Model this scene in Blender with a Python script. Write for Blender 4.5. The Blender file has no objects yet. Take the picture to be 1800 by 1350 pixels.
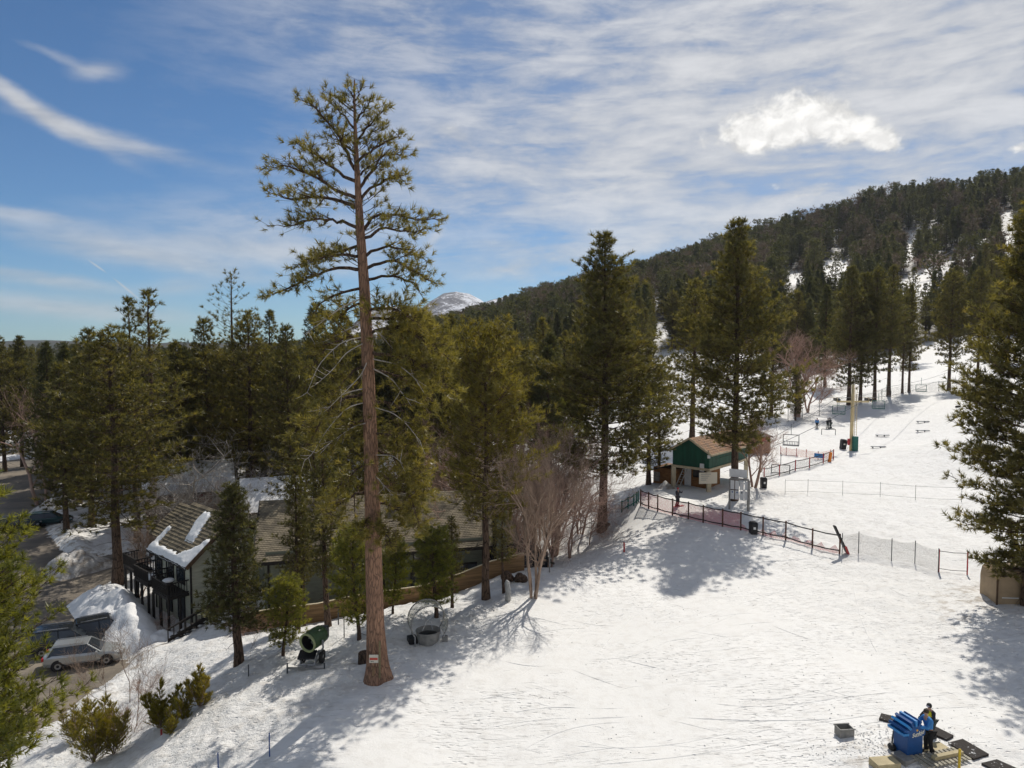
import bpy, bmesh, math, random
import numpy as np
from mathutils import Vector, Matrix, noise as mnoise

R = math.radians
random.seed(7)
rng = np.random.default_rng(7)
scene = bpy.context.scene
col = scene.collection

# ------------------------------------------------------------------ camera, sky, sun, exposure
F = 1248.0            # focal length in pixels of the 1800 x 1350 photograph
H = 16.5              # drone height above the foot of the piste
PITCH = R(3.2)
cam_d = bpy.data.cameras.new('camera')
cam_d.sensor_width = 36.0
cam_d.lens = 36.0 * F / 1800.0
cam_d.clip_start = 0.2
cam_d.clip_end = 30000
cam = bpy.data.objects.new('camera', cam_d)
cam.location = (0, 0, H)
cam.rotation_euler = (R(90) - PITCH, 0, 0)
col.objects.link(cam)
scene.camera = cam

SUN_AZ, SUN_EL = R(26), R(49)
world = bpy.data.worlds.new('World')
scene.world = world
world.use_nodes = True
sun_d = bpy.data.lights.new('sun', 'SUN')
sun_d.energy = 3.7
sun_d.angle = R(0.53)
sun_d.color = (1.0, 0.955, 0.88)
sun = bpy.data.objects.new('sun', sun_d)
sdir = Vector((math.sin(SUN_AZ) * math.cos(SUN_EL), math.cos(SUN_AZ) * math.cos(SUN_EL), math.sin(SUN_EL)))
sun.rotation_euler = (-sdir).to_track_quat('-Z', 'Y').to_euler()
sun.location = (60, 60, 120)
col.objects.link(sun)
scene.view_settings.view_transform = 'Standard'
scene.view_settings.look = 'None'
scene.view_settings.gamma = 1
scene.view_settings.exposure = 0.02
scene.view_settings.use_curve_mapping = False
scene.render.engine = 'CYCLES'
scene.cycles.use_denoising = True
scene.cycles.max_bounces = 6
scene.cycles.diffuse_bounces = 3
scene.cycles.glossy_bounces = 3
scene.cycles.transmission_bounces = 5
scene.cycles.transparent_max_bounces = 12
scene.cycles.use_light_tree = False


class NT:
    """tiny helper for node trees"""
    def __init__(s, tree):
        s.t = tree
        s.n = tree.nodes
        s.l = tree.links
    def new(s, typ, **kw):
        n = s.n.new(typ)
        for k, v in kw.items():
            setattr(n, k, v)
        return n
    def link(s, a, b):
        s.l.new(a, b)
    def val(s, sock, v):
        if isinstance(v, (int, float)):
            sock.default_value = v
        elif isinstance(v, (tuple, list)):
            sock.default_value = v
        else:
            s.l.new(v, sock)
    def m(s, op, a, b=None, c=None, clamp=False):
        n = s.n.new('ShaderNodeMath')
        n.operation = op
        n.use_clamp = clamp
        s.val(n.inputs[0], a)
        if b is not None:
            s.val(n.inputs[1], b)
        if c is not None:
            s.val(n.inputs[2], c)
        return n.outputs[0]
    def noise(s, vec, scale, detail=4, rough=0.55, dist=0.0, dims='3D'):
        n = s.n.new('ShaderNodeTexNoise')
        n.noise_dimensions = dims
        if vec is not None:
            s.l.new(vec, n.inputs['Vector'])
        n.inputs['Scale'].default_value = scale
        n.inputs['Detail'].default_value = detail
        n.inputs['Roughness'].default_value = rough
        n.inputs['Distortion'].default_value = dist
        return n.outputs['Fac']
    def ramp(s, fac, a, b, lo=0.0, hi=1.0, smooth=True):
        n = s.n.new('ShaderNodeMapRange')
        n.interpolation_type = 'SMOOTHSTEP' if smooth else 'LINEAR'
        s.val(n.inputs['Value'], fac)
        s.val(n.inputs['From Min'], a)
        s.val(n.inputs['From Max'], b)
        s.val(n.inputs['To Min'], lo)
        s.val(n.inputs['To Max'], hi)
        return n.outputs['Result']
    def mix(s, fac, a, b, mode='MIX'):
        n = s.n.new('ShaderNodeMix')
        n.data_type = 'RGBA'
        n.blend_type = mode
        s.val(n.inputs[0], fac)
        for i, v in ((6, a), (7, b)):
            if isinstance(v, (tuple, list)):
                n.inputs[i].default_value = (*v[:3], 1)
            else:
                s.l.new(v, n.inputs[i])
        return n.outputs[2]
    def combine(s, x, y, z):
        n = s.n.new('ShaderNodeCombineXYZ')
        s.val(n.inputs[0], x)
        s.val(n.inputs[1], y)
        s.val(n.inputs[2], z)
        return n.outputs[0]
    def sep(s, v):
        n = s.n.new('ShaderNodeSeparateXYZ')
        s.l.new(v, n.inputs[0])
        return n.outputs
    def mapping(s, vec, loc=(0, 0, 0), rot=(0, 0, 0), scale=(1, 1, 1)):
        n = s.n.new('ShaderNodeMapping')
        s.l.new(vec, n.inputs[0])
        n.inputs[1].default_value = loc
        n.inputs[2].default_value = rot
        n.inputs[3].default_value = scale
        return n.outputs[0]


def ray(px, py):
    """direction through a point of the photograph, y component 1 in depth along the horizontal heading"""
    u = (px - 900) / F
    v = (675 - py) / F
    y = math.cos(PITCH) + v * math.sin(PITCH)
    z = -math.sin(PITCH) + v * math.cos(PITCH)
    return Vector((u / y, 1.0, z / y))


def W(px, py, Y):
    d = ray(px, py)
    return Vector((d.x * Y, Y, H + d.z * Y))


def G(px, py, z):
    d = ray(px, py)
    Y = (z - H) / d.z
    return Vector((d.x * Y, Y, z))


def azel(px, py):
    d = ray(px, py).normalized()
    return math.atan2(d.x, d.y), math.asin(d.z)


def build_sky():
    nt = NT(world.node_tree)
    bg = nt.n['Background']
    out = nt.n['World Output']
    sky = nt.new('ShaderNodeTexSky', sky_type='NISHITA')
    sky.sun_disc = False
    sky.sun_elevation = SUN_EL
    sky.sun_rotation = SUN_AZ
    sky.altitude = 2100
    sky.air_density = 1.0
    sky.dust_density = 0.6
    sky.ozone_density = 2.2
    tc = nt.new('ShaderNodeTexCoord')
    dx, dy, dz = nt.sep(tc.outputs['Generated'])
    az = nt.m('ARCTAN2', dx, dy)
    el = nt.m('ARCSINE', dz)
    # cirrus noise in az/el space, sheared streaks
    v = nt.combine(az, el, 0.0)
    vs = nt.mapping(v, rot=(0, 0, R(-14)), scale=(1.9, 8.5, 1))
    n1 = nt.noise(vs, 2.2, 8, 0.62, 0.35)
    vs2 = nt.mapping(v, rot=(0, 0, R(24)), scale=(3.6, 15.0, 1))
    n2 = nt.noise(vs2, 2.6, 6, 0.6, 0.5)
    n4 = nt.noise(nt.mapping(v, rot=(0, 0, R(-50)), scale=(16, 30, 1)), 1.6, 4, 0.6, 0.8)
    nn = nt.m('ADD', nt.m('MULTIPLY', n1, 0.56), nt.m('ADD', nt.m('MULTIPLY', n2, 0.34), nt.m('MULTIPLY', n4, 0.10)))
    warp = nt.noise(nt.mapping(v, scale=(9, 16, 1)), 1.0, 4, 0.6)
    wv = nt.m('MULTIPLY', nt.m('SUBTRACT', warp, 0.5), 0.05)

    def blob(px, py, rx, ry, rot, amp, warped=1.0, curve=0.0, power=2):
        a0, e0 = azel(px, py)
        k = 1 / F
        rx, ry = rx * k, ry * k
        da = nt.m('SUBTRACT', az, a0)
        de = nt.m('SUBTRACT', nt.m('MULTIPLY_ADD', wv, warped, el), e0)
        c, s_ = math.cos(R(rot)), math.sin(R(rot))
        x = nt.m('ADD', nt.m('MULTIPLY', da, c / rx), nt.m('MULTIPLY', de, s_ / rx))
        y = nt.m('ADD', nt.m('MULTIPLY', da, -s_ / ry), nt.m('MULTIPLY', de, c / ry))
        if curve:
            y = nt.m('ADD', y, nt.m('MULTIPLY', nt.m('MULTIPLY', x, x), curve))
        r2 = nt.m('ADD', nt.m('MULTIPLY', x, x), nt.m('MULTIPLY', y, y))
        if power == 4:
            r2 = nt.m('MULTIPLY', r2, r2)
        g = nt.m('EXPONENT', nt.m('MULTIPLY', r2, -1.0))
        return nt.m('MULTIPLY', g, amp)

    # (px, py, rx, ry, rot (ccw deg), amp)
    soft = [(1000, 130, 420, 190, -4, .62), (1620, 40, 540, 190, 10, 2.6), (1050, 300, 400, 75, -8, .62),
            (760, 330, 260, 60, 8, .4), (560, 420, 250, 38, -5, .62), (1250, 260, 330, 100, 0, .3),
            (700, 40, 260, 60, 5, .5), (1180, 420, 260, 22, 9, .62), (950, 455, 120, 22, 8, .62),
            (1700, 250, 400, 140, 20, .8), (1000, 380, 300, 30, -8, .3), (700, 470, 500, 30, 0, .1),
            (1600, 305, 80, 10, 20, .55), (120, 640, 700, 50, 0, .12), (900, 560, 900, 50, 0, .08)]
    streak = [(30, 172, 60, 8, -35, 1.0, 0), (110, 218, 75, 11, -24, 1.1, 0), (215, 250, 100, 10, -9, .85, 0), (265, 452, 150, 17, -9, .95, 0),
              (430, 440, 190, 20, -3, .7, 0), (60, 490, 105, 10, -5, .8, 0), (110, 540, 150, 13, -4, .75, 0),
              (30, 380, 70, 9, -3, .6, 0), (172, 122, 30, 11, 14, .55, 0), (110, 104, 50, 6, -12, .3, 0),
              (880, 432, 45, 10, 0, .55, 0), (800, 240, 40, 14, -20, .45, 0), (742, 256, 20, 8, 15, .6, 0),
              (765, 415, 22, 8, 55, .6, 0), (812, 245, 30, 9, -25, .5, 0), (680, 520, 60, 8, 4, .35, 0), (1290, 300, 150, 14, -6, .4, 0), (1010, 210, 9, 5, 40, .5, 0), (900, 470, 40, 6, 10, .5, 0), (320, 505, 45, 10, 5, .5, 0)]
    tot = None
    for b in soft:
        g = blob(*b)
        tot = g if tot is None else nt.m('ADD', tot, g)
    # unseen thin veil added overhead and behind the viewer to brighten shadows neutrally
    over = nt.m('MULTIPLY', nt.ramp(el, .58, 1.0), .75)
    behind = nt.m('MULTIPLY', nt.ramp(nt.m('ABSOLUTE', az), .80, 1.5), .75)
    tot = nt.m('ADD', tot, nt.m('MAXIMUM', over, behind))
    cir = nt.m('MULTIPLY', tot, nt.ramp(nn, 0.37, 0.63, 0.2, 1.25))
    st = None
    for b in streak:
        g = blob(*b[:6], warped=.5, curve=b[6])
        st = g if st is None else nt.m('ADD', st, g)
    st = nt.m('MULTIPLY', st, nt.ramp(nn, 0.33, 0.58, 0.35, 1.15))
    trails = nt.m('ADD', blob(171, 468, 13, 1.3, -37, .85, 0, 0, 4), blob(224, 509, 22, 1.5, -42, .9, 0, 0, 4))
    dens = nt.m('ADD', nt.m('ADD', cir, st), trails)
    alpha = nt.m('SUBTRACT', 1.0, nt.m('EXPONENT', nt.m('MULTIPLY', nt.m('MAXIMUM', nt.m('SUBTRACT', dens, .05), 0.0), -1.15)))
    alpha = nt.m('MULTIPLY', alpha, .88)
    # cumulus
    cn = nt.noise(nt.mapping(v, scale=(11, 13, 1)), 2.0, 9, 0.6, 0.3)
    cn2 = nt.noise(nt.mapping(v, scale=(30, 36, 1)), 1.5, 5, 0.6, 0.3)
    cb = None
    for b in [(1322, 230, 66, 36, 5, 1.25), (1400, 214, 74, 44, 0, 1.3), (1475, 226, 76, 28, -8, 1.2), (1545, 242, 44, 26, -12, 1.1),
              (1288, 238, 30, 24, 0, .8), (1440, 330, 24, 20, 50, .62), (1408, 340, 30, 9, 5, .55), (1365, 328, 14, 9, 0, .5),
              (1388, 306, 14, 7, 0, .42), (1795, 265, 20, 9, 15, .6), (742, 255, 18, 9, 15, .45), (812, 244, 28, 12, -25, .42), (795, 230, 24, 8, 5, .4)]:
        g = blob(*b, warped=0.6)
        cb = g if cb is None else nt.m('MAXIMUM', cb, g)
    cd = nt.m('ADD', cb, nt.m('MULTIPLY', nt.m('SUBTRACT', cn, 0.5), 1.5))
    cd = nt.m('ADD', cd, nt.m('MULTIPLY', nt.m('SUBTRACT', cn2, 0.5), 0.5))
    cgate = nt.ramp(cb, 0.08, 0.3)
    ca = nt.m('MULTIPLY', nt.ramp(cd, 0.36, 0.86), cgate)
    cshade = nt.m('ADD', nt.ramp(cd, 0.42, 1.1, 0.66, .92), nt.ramp(cn2, .35, .65, -.09, .12))
    # tint: nishita is scaled so that the blue matches, then clouds are laid over
    base = nt.mix(1.0, sky.outputs[0], (SKY_TINT[0], SKY_TINT[1], SKY_TINT[2]), 'MULTIPLY')
    # cloud brightness relative to the physical sky (world strength is small)
    k = 1.0 / SKY_STR
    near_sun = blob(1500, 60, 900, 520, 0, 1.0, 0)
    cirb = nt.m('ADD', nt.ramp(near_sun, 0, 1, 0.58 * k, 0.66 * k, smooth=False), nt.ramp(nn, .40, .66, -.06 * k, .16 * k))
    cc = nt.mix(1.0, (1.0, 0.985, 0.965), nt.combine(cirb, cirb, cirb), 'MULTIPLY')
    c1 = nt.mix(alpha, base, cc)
    cumc = nt.m('MULTIPLY', cshade, 1.05 * k)
    cumcol = nt.mix(1.0, (1.0, 0.985, 0.955), nt.combine(cumc, cumc, cumc), 'MULTIPLY')
    c2 = nt.mix(ca, c1, cumcol)
    # below the horizon: plain dull ground tone
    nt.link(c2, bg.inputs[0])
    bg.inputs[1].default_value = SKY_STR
    nt.link(bg.outputs[0], out.inputs[0])


SKY_STR = 0.10
SKY_TINT = (0.46, 0.69, 0.84)
build_sky()

# ------------------------------------------------------------------ helpers
def tag(o, label=None, cat=None, group=None, kind=None):
    if label: o['label'] = label
    if cat: o['category'] = cat
    if group: o['group'] = group
    if kind: o['kind'] = kind
    return o


def empty(name, loc, label, cat, group=None, rz=0.0):
    o = bpy.data.objects.new(name, None)
    o.location = loc
    o.rotation_euler = (0, 0, rz)
    o.empty_display_size = 0.3
    col.objects.link(o)
    return tag(o, label, cat, group)


def np_mesh(name, verts, faces, mat=None, smooth=False, attr=None):
    """verts (n,3); faces (m,3) or (m,4) array, or list of lists"""
    me = bpy.data.meshes.new(name)
    verts = np.asarray(verts, dtype=np.float32)
    if isinstance(faces, np.ndarray):
        k = faces.shape[1]
        me.vertices.add(len(verts))
        me.vertices.foreach_set('co', verts.ravel())
        me.loops.add(faces.size)
        me.loops.foreach_set('vertex_index', faces.astype(np.int32).ravel())
        me.polygons.add(len(faces))
        me.polygons.foreach_set('loop_start', np.arange(0, faces.size, k, dtype=np.int32))
        me.polygons.foreach_set('loop_total', np.full(len(faces), k, dtype=np.int32))
        me.update(calc_edges=True)
    else:
        me.from_pydata([tuple(map(float, v)) for v in verts], [], faces)
        me.update()
    if smooth:
        me.polygons.foreach_set('use_smooth', np.ones(len(me.polygons), dtype=bool))
    if attr is not None:
        for an, av in attr.items():
            a = me.attributes.new(an, 'FLOAT', 'POINT')
            a.data.foreach_set('value', np.asarray(av, dtype=np.float32))
    if mat: me.materials.append(mat)
    return me


def mesh_obj(name, me, parent=None, loc=None):
    o = bpy.data.objects.new(name, me)
    col.objects.link(o)
    if parent is not None: o.parent = parent
    if loc is not None: o.location = loc
    return o


class MB:
    def __init__(s):
        s.v = []; s.f = []
    def add(s, vs, fs):
        b = len(s.v)
        s.v += [tuple(v) for v in vs]
        s.f += [[b + i for i in f] for f in fs]
        return s
    def box(s, c, size, rot=None, taper=1.0):
        c = Vector(c); hx, hy, hz = size[0] / 2, size[1] / 2, size[2] / 2
        M = rot.to_3x3() if rot is not None else Matrix.Identity(3)
        vs = []
        for z in (-1, 1):
            t = taper if z > 0 else 1.0
            for x, y in ((-1, -1), (1, -1), (1, 1), (-1, 1)):
                vs.append(c + M @ Vector((x * hx * t, y * hy * t, z * hz)))
        return s.add(vs, [(3, 2, 1, 0), (4, 5, 6, 7), (0, 1, 5, 4), (1, 2, 6, 5), (2, 3, 7, 6), (3, 0, 4, 7)])
    def bar(s, a, b, w, h=None, up=(0, 0, 1)):
        a, b = Vector(a), Vector(b); h = h or w
        d = (b - a); L = d.length
        if L < 1e-6: return s
        d.normalize(); u = Vector(up)
        if abs(d.dot(u)) > 0.98: u = Vector((1, 0, 0))
        r = d.cross(u).normalized(); u = r.cross(d)
        vs = []
        for p in (a, b):
            for x, y in ((-1, -1), (1, -1), (1, 1), (-1, 1)):
                vs.append(p + r * (x * w / 2) + u * (y * h / 2))
        return s.add(vs, [(3, 2, 1, 0), (4, 5, 6, 7), (0, 1, 5, 4), (1, 2, 6, 5), (2, 3, 7, 6), (3, 0, 4, 7)])
    def tube(s, pts, rad, n=8, caps=True):
        pts = [Vector(p) for p in pts]
        if isinstance(rad, (int, float)): rad = [rad] * len(pts)
        b = len(s.v); ref = None
        for i, p in enumerate(pts):
            d = (pts[min(i + 1, len(pts) - 1)] - pts[max(i - 1, 0)]).normalized()
            if ref is None:
                ref = d.orthogonal().normalized()
            ref = (ref - d * ref.dot(d)).normalized()
            bi = d.cross(ref)
            for k in range(n):
                a = 2 * math.pi * k / n
                s.v.append(tuple(p + (ref * math.cos(a) + bi * math.sin(a)) * rad[i]))
        for i in range(len(pts) - 1):
            for k in range(n):
                k2 = (k + 1) % n
                s.f.append([b + i * n + k, b + i * n + k2, b + (i + 1) * n + k2, b + (i + 1) * n + k])
        if caps:
            s.f.append([b + k for k in range(n)][::-1])
            s.f.append([b + (len(pts) - 1) * n + k for k in range(n)])
        return s
    def prism(s, poly, d):
        """poly: list of points (3D), extruded by vector d"""
        n = len(poly); d = Vector(d)
        vs = [Vector(p) for p in poly] + [Vector(p) + d for p in poly]
        fs = [list(range(n))[::-1], list(range(n, 2 * n))] + [[i, (i + 1) % n, n + (i + 1) % n, n + i] for i in range(n)]
        return s.add(vs, fs)
    def sphere(s, c, r, n=10, m=7, sc=(1, 1, 1)):
        c = Vector(c); vs = [c + Vector((0, 0, r * sc[2]))]
        for j in range(1, m):
            t = math.pi * j / m
            for k in range(n):
                a = 2 * math.pi * k / n
                vs.append(c + Vector((r * sc[0] * math.sin(t) * math.cos(a), r * sc[1] * math.sin(t) * math.sin(a), r * sc[2] * math.cos(t))))
        vs.append(c - Vector((0, 0, r * sc[2])))
        fs = [[0, 1 + k, 1 + (k + 1) % n] for k in range(n)]
        for j in range(m - 2):
            for k in range(n):
                a = 1 + j * n + k; b2 = 1 + j * n + (k + 1) % n
                fs.append([a, a + n, b2 + n, b2])
        e = len(vs) - 1
        fs += [[e, 1 + (m - 2) * n + (k + 1) % n, 1 + (m - 2) * n + k] for k in range(n)]
        return s.add(vs, fs)
    def lathe(s, prof, c=(0, 0, 0), n=16, rot=None):
        c = Vector(c); M = rot.to_3x3() if rot is not None else Matrix.Identity(3)
        b = len(s.v)
        for r, z in prof:
            for k in range(n):
                a = 2 * math.pi * k / n
                s.v.append(tuple(c + M @ Vector((r * math.cos(a), r * math.sin(a), z))))
        for i in range(len(prof) - 1):
            for k in range(n):
                k2 = (k + 1) % n
                s.f.append([b + i * n + k, b + i * n + k2, b + (i + 1) * n + k2, b + (i + 1) * n + k])
        return s
    def mesh(s, name, mat, smooth=False, off=None):
        vs = s.v
        if off is not None:
            vs = [(v[0] - off[0], v[1] - off[1], v[2] - off[2]) for v in vs]
        me = bpy.data.meshes.new(name)
        me.from_pydata(vs, [], s.f); me.update()
        if smooth: me.polygons.foreach_set('use_smooth', [True] * len(me.polygons))
        me.materials.append(mat)
        return me
    def build(s, name, mat, parent=None, smooth=False, world=False, bevel=0):
        """world=True: the vertices are world coordinates; they are taken relative to the parent's foot"""
        off = None
        if world and parent is not None:
            off = Vector((0, 0, 0)); p = parent
            while p is not None:
                off += p.location; p = p.parent
        o = mesh_obj(name, s.mesh(name, mat, smooth, off), parent)
        if bevel:
            m = o.modifiers.new('bevel', 'BEVEL'); m.width = bevel; m.segments = 2; m.limit_method = 'ANGLE'
        return o


def own(mb, name, mat, label, cat, foot, group=None, smooth=False, bevel=0):
    """a thing that is one mesh; vertices in world coordinates"""
    foot = Vector(foot)
    o = mesh_obj(name, mb.mesh(name, mat, smooth, foot), None, foot)
    if bevel:
        m = o.modifiers.new('bevel', 'BEVEL'); m.width = bevel; m.segments = 2; m.limit_method = 'ANGLE'
    return tag(o, label, cat, group)


def copy_tree(o, parent=None):
    c = o.copy(); col.objects.link(c)
    if parent is not None: c.parent = parent
    for ch in o.children:
        copy_tree(ch, c)
    return c


MATS = {}
def mat(name, color, rough=0.8, var=0.0, vscale=3.0, bump=0.0, bscale=20.0, color2=None, metal=0.0, spec=0.3, stretch=(1, 1, 1), trans=0.0, alpha=1.0, emit=0, coat=0):
    if name in MATS: return MATS[name]
    m = bpy.data.materials.new(name); m.use_nodes = True
    nt = NT(m.node_tree); b = nt.n['Principled BSDF']
    b.inputs['Roughness'].default_value = rough
    b.inputs['Metallic'].default_value = metal
    b.inputs['Specular IOR Level'].default_value = spec
    b.inputs['Coat Weight'].default_value = coat
    if trans: b.inputs['Transmission Weight'].default_value = trans
    b.inputs['Alpha'].default_value = alpha
    b.inputs['Base Color'].default_value = (*color, 1)
    if var or color2 or bump:
        tc = nt.new('ShaderNodeTexCoord')
        vec = nt.mapping(tc.outputs['Object'], scale=stretch)
        n = nt.noise(vec, vscale, 6, 0.6)
        if color2:
            c = nt.mix(nt.ramp(n, 0.35, 0.65), color, color2)
        else:
            c = nt.mix(nt.ramp(n, 0.3, 0.7), tuple(x * (1 - var) for x in color), tuple(min(1, x * (1 + var)) for x in color))
        nt.link(c, b.inputs['Base Color'])
        if bump:
            bn = nt.noise(vec, bscale, 5, 0.6)
            bp = nt.new('ShaderNodeBump'); bp.inputs['Strength'].default_value = 1.0; bp.inputs['Distance'].default_value = bump
            nt.link(bn, bp.inputs['Height']); nt.link(bp.outputs[0], b.inputs['Normal'])
    MATS[name] = m
    return m


# ------------------------------------------------------------------ terrain
CP = []  # control points x, y, z
def cz(px, py, z): p = G(px, py, z); CP.append((p.x, p.y, z))
def cy(px, py, Y): p = W(px, py, Y); CP.append((p.x, p.y, p.z))
def cw(x, y, z): CP.append((x, y, z))

# piste in the foreground
for a in [(663, 1195, 0), (780, 1300, -.2), (900, 1340, -.3), (1100, 1200, 0), (1250, 1345, .2), (1560, 1340, .8), (1640, 1320, .9), (1790, 1330, 1.0),
          (1000, 1080, 0), (1300, 1100, .1), (1500, 1150, .5), (1700, 1130, .9), (1460, 1000, .3), (1650, 1010, .7), (1790, 1090, 1.1),
          (1100, 1010, 0), (1240, 1010, 0.1), (1060, 932, -.8), (1100, 965, .3), (1125, 882, 1.6), (1190, 890, 1.4), (1240, 866, 1.4), (1300, 880, 1.3),
          (1320, 930, 1.1), (1400, 955, .8), (1480, 975, .5), (1400, 870, 1.5), (1600, 900, 1.3), (1790, 950, 1.6), (1497, 795, 1.5), (1437, 752, 2.5), (1345, 770, 2.2),
          (1700, 850, 2.0), (1790, 780, 3.6), (1640, 780, 2.4), (1550, 716, 4), (1400, 735, 2.8), (1665, 686, 6), (1790, 680, 7.5),
          (1145, 850, 1.2), (1218, 772, 1.8), (1000, 775, 0), (1050, 810, 0), (990, 740, 1.5), (930, 1000, -.2), (1000, 935, -1.4), (950, 900, -2),
          (600, 1125, -.1), (500, 1145, -.5), (420, 1168, -.8), (450, 1250, -.4), (300, 1340, -1.3), (400, 1345, -.7), (540, 1345, -.1), (350, 1235, -1.2),
          (345, 1140, -2.6), (262, 1225, -3.4), (215, 1262, -3.8), (210, 1340, -2.8), (100, 1345, -4.0), (280, 1290, -2.2), (0, 1345, -4.5),
          (858, 1048, 0), (760, 1085, 0), (700, 1070, -.1), (880, 1010, -.2),
          (200, 1170, -5), (150, 1165, -5.2), (60, 1200, -5.2), (0, 1100, -5.3), (130, 1060, -5.2), (330, 1105, -4.6), (390, 1075, -3.6), (20, 900, -5.2), (30, 830, -5), (200, 850, -5), (260, 1060, -5)]:
    cz(*a)
for a in [(-14, 50, -3.2), (-6, 53, -3.2), (0, 58, -3), (4, 66, -2.5), (-20, 62, -4.2), (-25, 70, -4.6), (-15, 80, -4.2), (0, 85, -2.5), (-40, 90, -5), (-5, 110, -2), (-40, 140, -5),
          (10, 140, .5), (-20, 180, -4), (-80, 150, -5.5), (-140, 150, -5.5), (-200, 300, -6), (-60, 300, -4.5), (-400, 600, -5), (-100, 600, 0), (20, 230, 2), (40, 320, 9),
          (0, 8, .3), (12, 10, .8), (-12, 10, -2), (-30, 15, -5), (30, 12, 1.2), (-60, 40, -5.5), (45, 50, 2.5), (60, 90, 5), (90, 120, 8), (0, 3, .3),
          (-1500, 2500, -5), (-900, 1300, -6), (-600, 3500, 5), (0, 1500, 35), (-200, 1000, 6), (100, 1600, 60)]:
    cw(*a)
for a in [(1440, 690, 165), (1440, 660, 215), (1580, 660, 200), (1700, 640, 210), (1640, 608, 270), (1165, 580, 300), (1180, 640, 210), (1060, 620, 260), (1500, 600, 280),
          (1330, 600, 290), (1800, 600, 240), (1000, 575, 400), (1220, 540, 430), (1400, 510, 400), (1600, 500, 380), (1760, 450, 410), (1500, 470, 470), (1650, 430, 500),
          (900, 560, 700), (960, 545, 850), (1020, 531, 850), (1100, 514, 760), (1200, 482, 730), (1300, 446, 690), (1400, 423, 660), (1480, 401, 640), (1560, 372, 620), (1650, 358, 600),
          (1740, 338, 590), (1800, 330, 580), (1900, 310, 570), (2100, 290, 560)]:
    cy(*a)
for a in [(0, 0)]:
    pass
ridge = [(1020, 531, 850), (1200, 482, 730), (1400, 423, 660), (1560, 372, 620), (1740, 338, 590), (1900, 310, 570)]
for px, py, Y in ridge:      # beyond the crest the hill drops away
    p = W(px, py, Y * 1.0)
    cw(p.x * 1.5, p.y * 1.5, p.z * .55)
    cw(p.x * 4, p.y * 4, p.z * .3)

CP = np.array(CP, dtype=float)
def _uv(x, y):
    x = np.asarray(x, float); y = np.asarray(y, float) + 2.0
    r = np.sqrt(x * x + y * y) + 1.0
    return np.stack([np.arctan2(x, y) * 1.2, np.log(r)], -1)
_C = _uv(CP[:, 0], CP[:, 1])
def _k(d2): return np.sqrt(d2 + 0.0012)
_d2 = ((_C[:, None] - _C[None]) ** 2).sum(-1)
_A = np.zeros((len(CP) + 1,) * 2)
_A[:-1, :-1] = _k(_d2) - np.eye(len(CP)) * 2e-4 * -1
_A[:-1, -1] = 1; _A[-1, :-1] = 1
_w = np.linalg.solve(_A, np.append(CP[:, 2], 0))
# parking lot outline in world metres (flat), used to level the ground
def hz0(x, y):
    q = _uv(x, y); shp = q.shape[:-1]; q = q.reshape(-1, 2)
    out = np.empty(len(q))
    for i in range(0, len(q), 20000):
        c = q[i:i + 20000]
        d2 = ((c[:, None] - _C[None]) ** 2).sum(-1)
        out[i:i + 20000] = _k(d2) @ _w[:-1] + _w[-1]
    return out.reshape(shp)

# value noise, vectorised
_perm = np.random.default_rng(3).random((256, 256))
def vnoise(x, y):
    xi = np.floor(x).astype(int); yi = np.floor(y).astype(int)
    fx = x - xi; fy = y - yi
    fx = fx * fx * (3 - 2 * fx); fy = fy * fy * (3 - 2 * fy)
    a = _perm[xi % 256, yi % 256]; b = _perm[(xi + 1) % 256, yi % 256]
    c = _perm[xi % 256, (yi + 1) % 256]; d = _perm[(xi + 1) % 256, (yi + 1) % 256]
    return (a * (1 - fx) + b * fx) * (1 - fy) + (c * (1 - fx) + d * fx) * fy
def fbm(x, y, o=4):
    s = 0; a = .5; t = 0
    for i in range(o):
        s = s + a * vnoise(x * 2 ** i + 17.3 * i, y * 2 ** i + 9.1 * i); t += a; a *= .5
    return s / t - 0.5

LOT = np.array([(v.x, v.y) for v in [G(-120, 1330, -5.2), G(70, 1285, -5.2), G(150, 1222, -5.2), G(222, 1172, -5.2), G(205, 1150, -5.2), G(180, 1090, -5.2), G(158, 1040, -5.2), G(230, 1005, -5.2), G(262, 990, -5.2), G(255, 968, -5.2), G(120, 985, -5.2),
                                     G(75, 930, -5.2), G(95, 870, -5.2), G(110, 800, -5.2), G(-100, 790, -5.2), G(-600, 850, -5.2), G(-900, 1200, -5.2)]])
def in_poly(x, y, P):
    c = np.zeros(np.shape(x), bool); n = len(P); j = n - 1
    for i in range(n):
        xi, yi = P[i]; xj, yj = P[j]
        hit = ((yi > y) != (yj > y)) & (x < (xj - xi) * (y - yi) / (yj - yi + 1e-12) + xi)
        c ^= hit; j = i
    return c
def dist_poly(x, y, P):
    d = np.full(np.shape(x), 1e9); n = len(P)
    for i in range(n):
        ax, ay = P[i]; bx, by = P[(i + 1) % n]
        t = np.clip(((x - ax) * (bx - ax) + (y - ay) * (by - ay)) / ((bx - ax) ** 2 + (by - ay) ** 2), 0, 1)
        d = np.minimum(d, np.hypot(x - ax - t * (bx - ax), y - ay - t * (by - ay)))
    return d
def smooth(t): t = np.clip(t, 0, 1); return t * t * (3 - 2 * t)

def smooth_h(x, y):
    """ground without the small lumps"""
    x = np.asarray(x, float); y = np.asarray(y, float)
    z = hz0(x, y)
    r = np.hypot(x, y)
    z = z + fbm(x / 60, y / 60, 4) * np.clip((r - 180) / 200, 0, 1) * 14
    ins = in_poly(x, y, LOT); d = dist_poly(x, y, LOT)
    s = np.where(ins, d, -d)
    w = smooth((s + 3.0) / 3.0)
    return z * (1 - w) + (-5.25) * w, s

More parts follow.
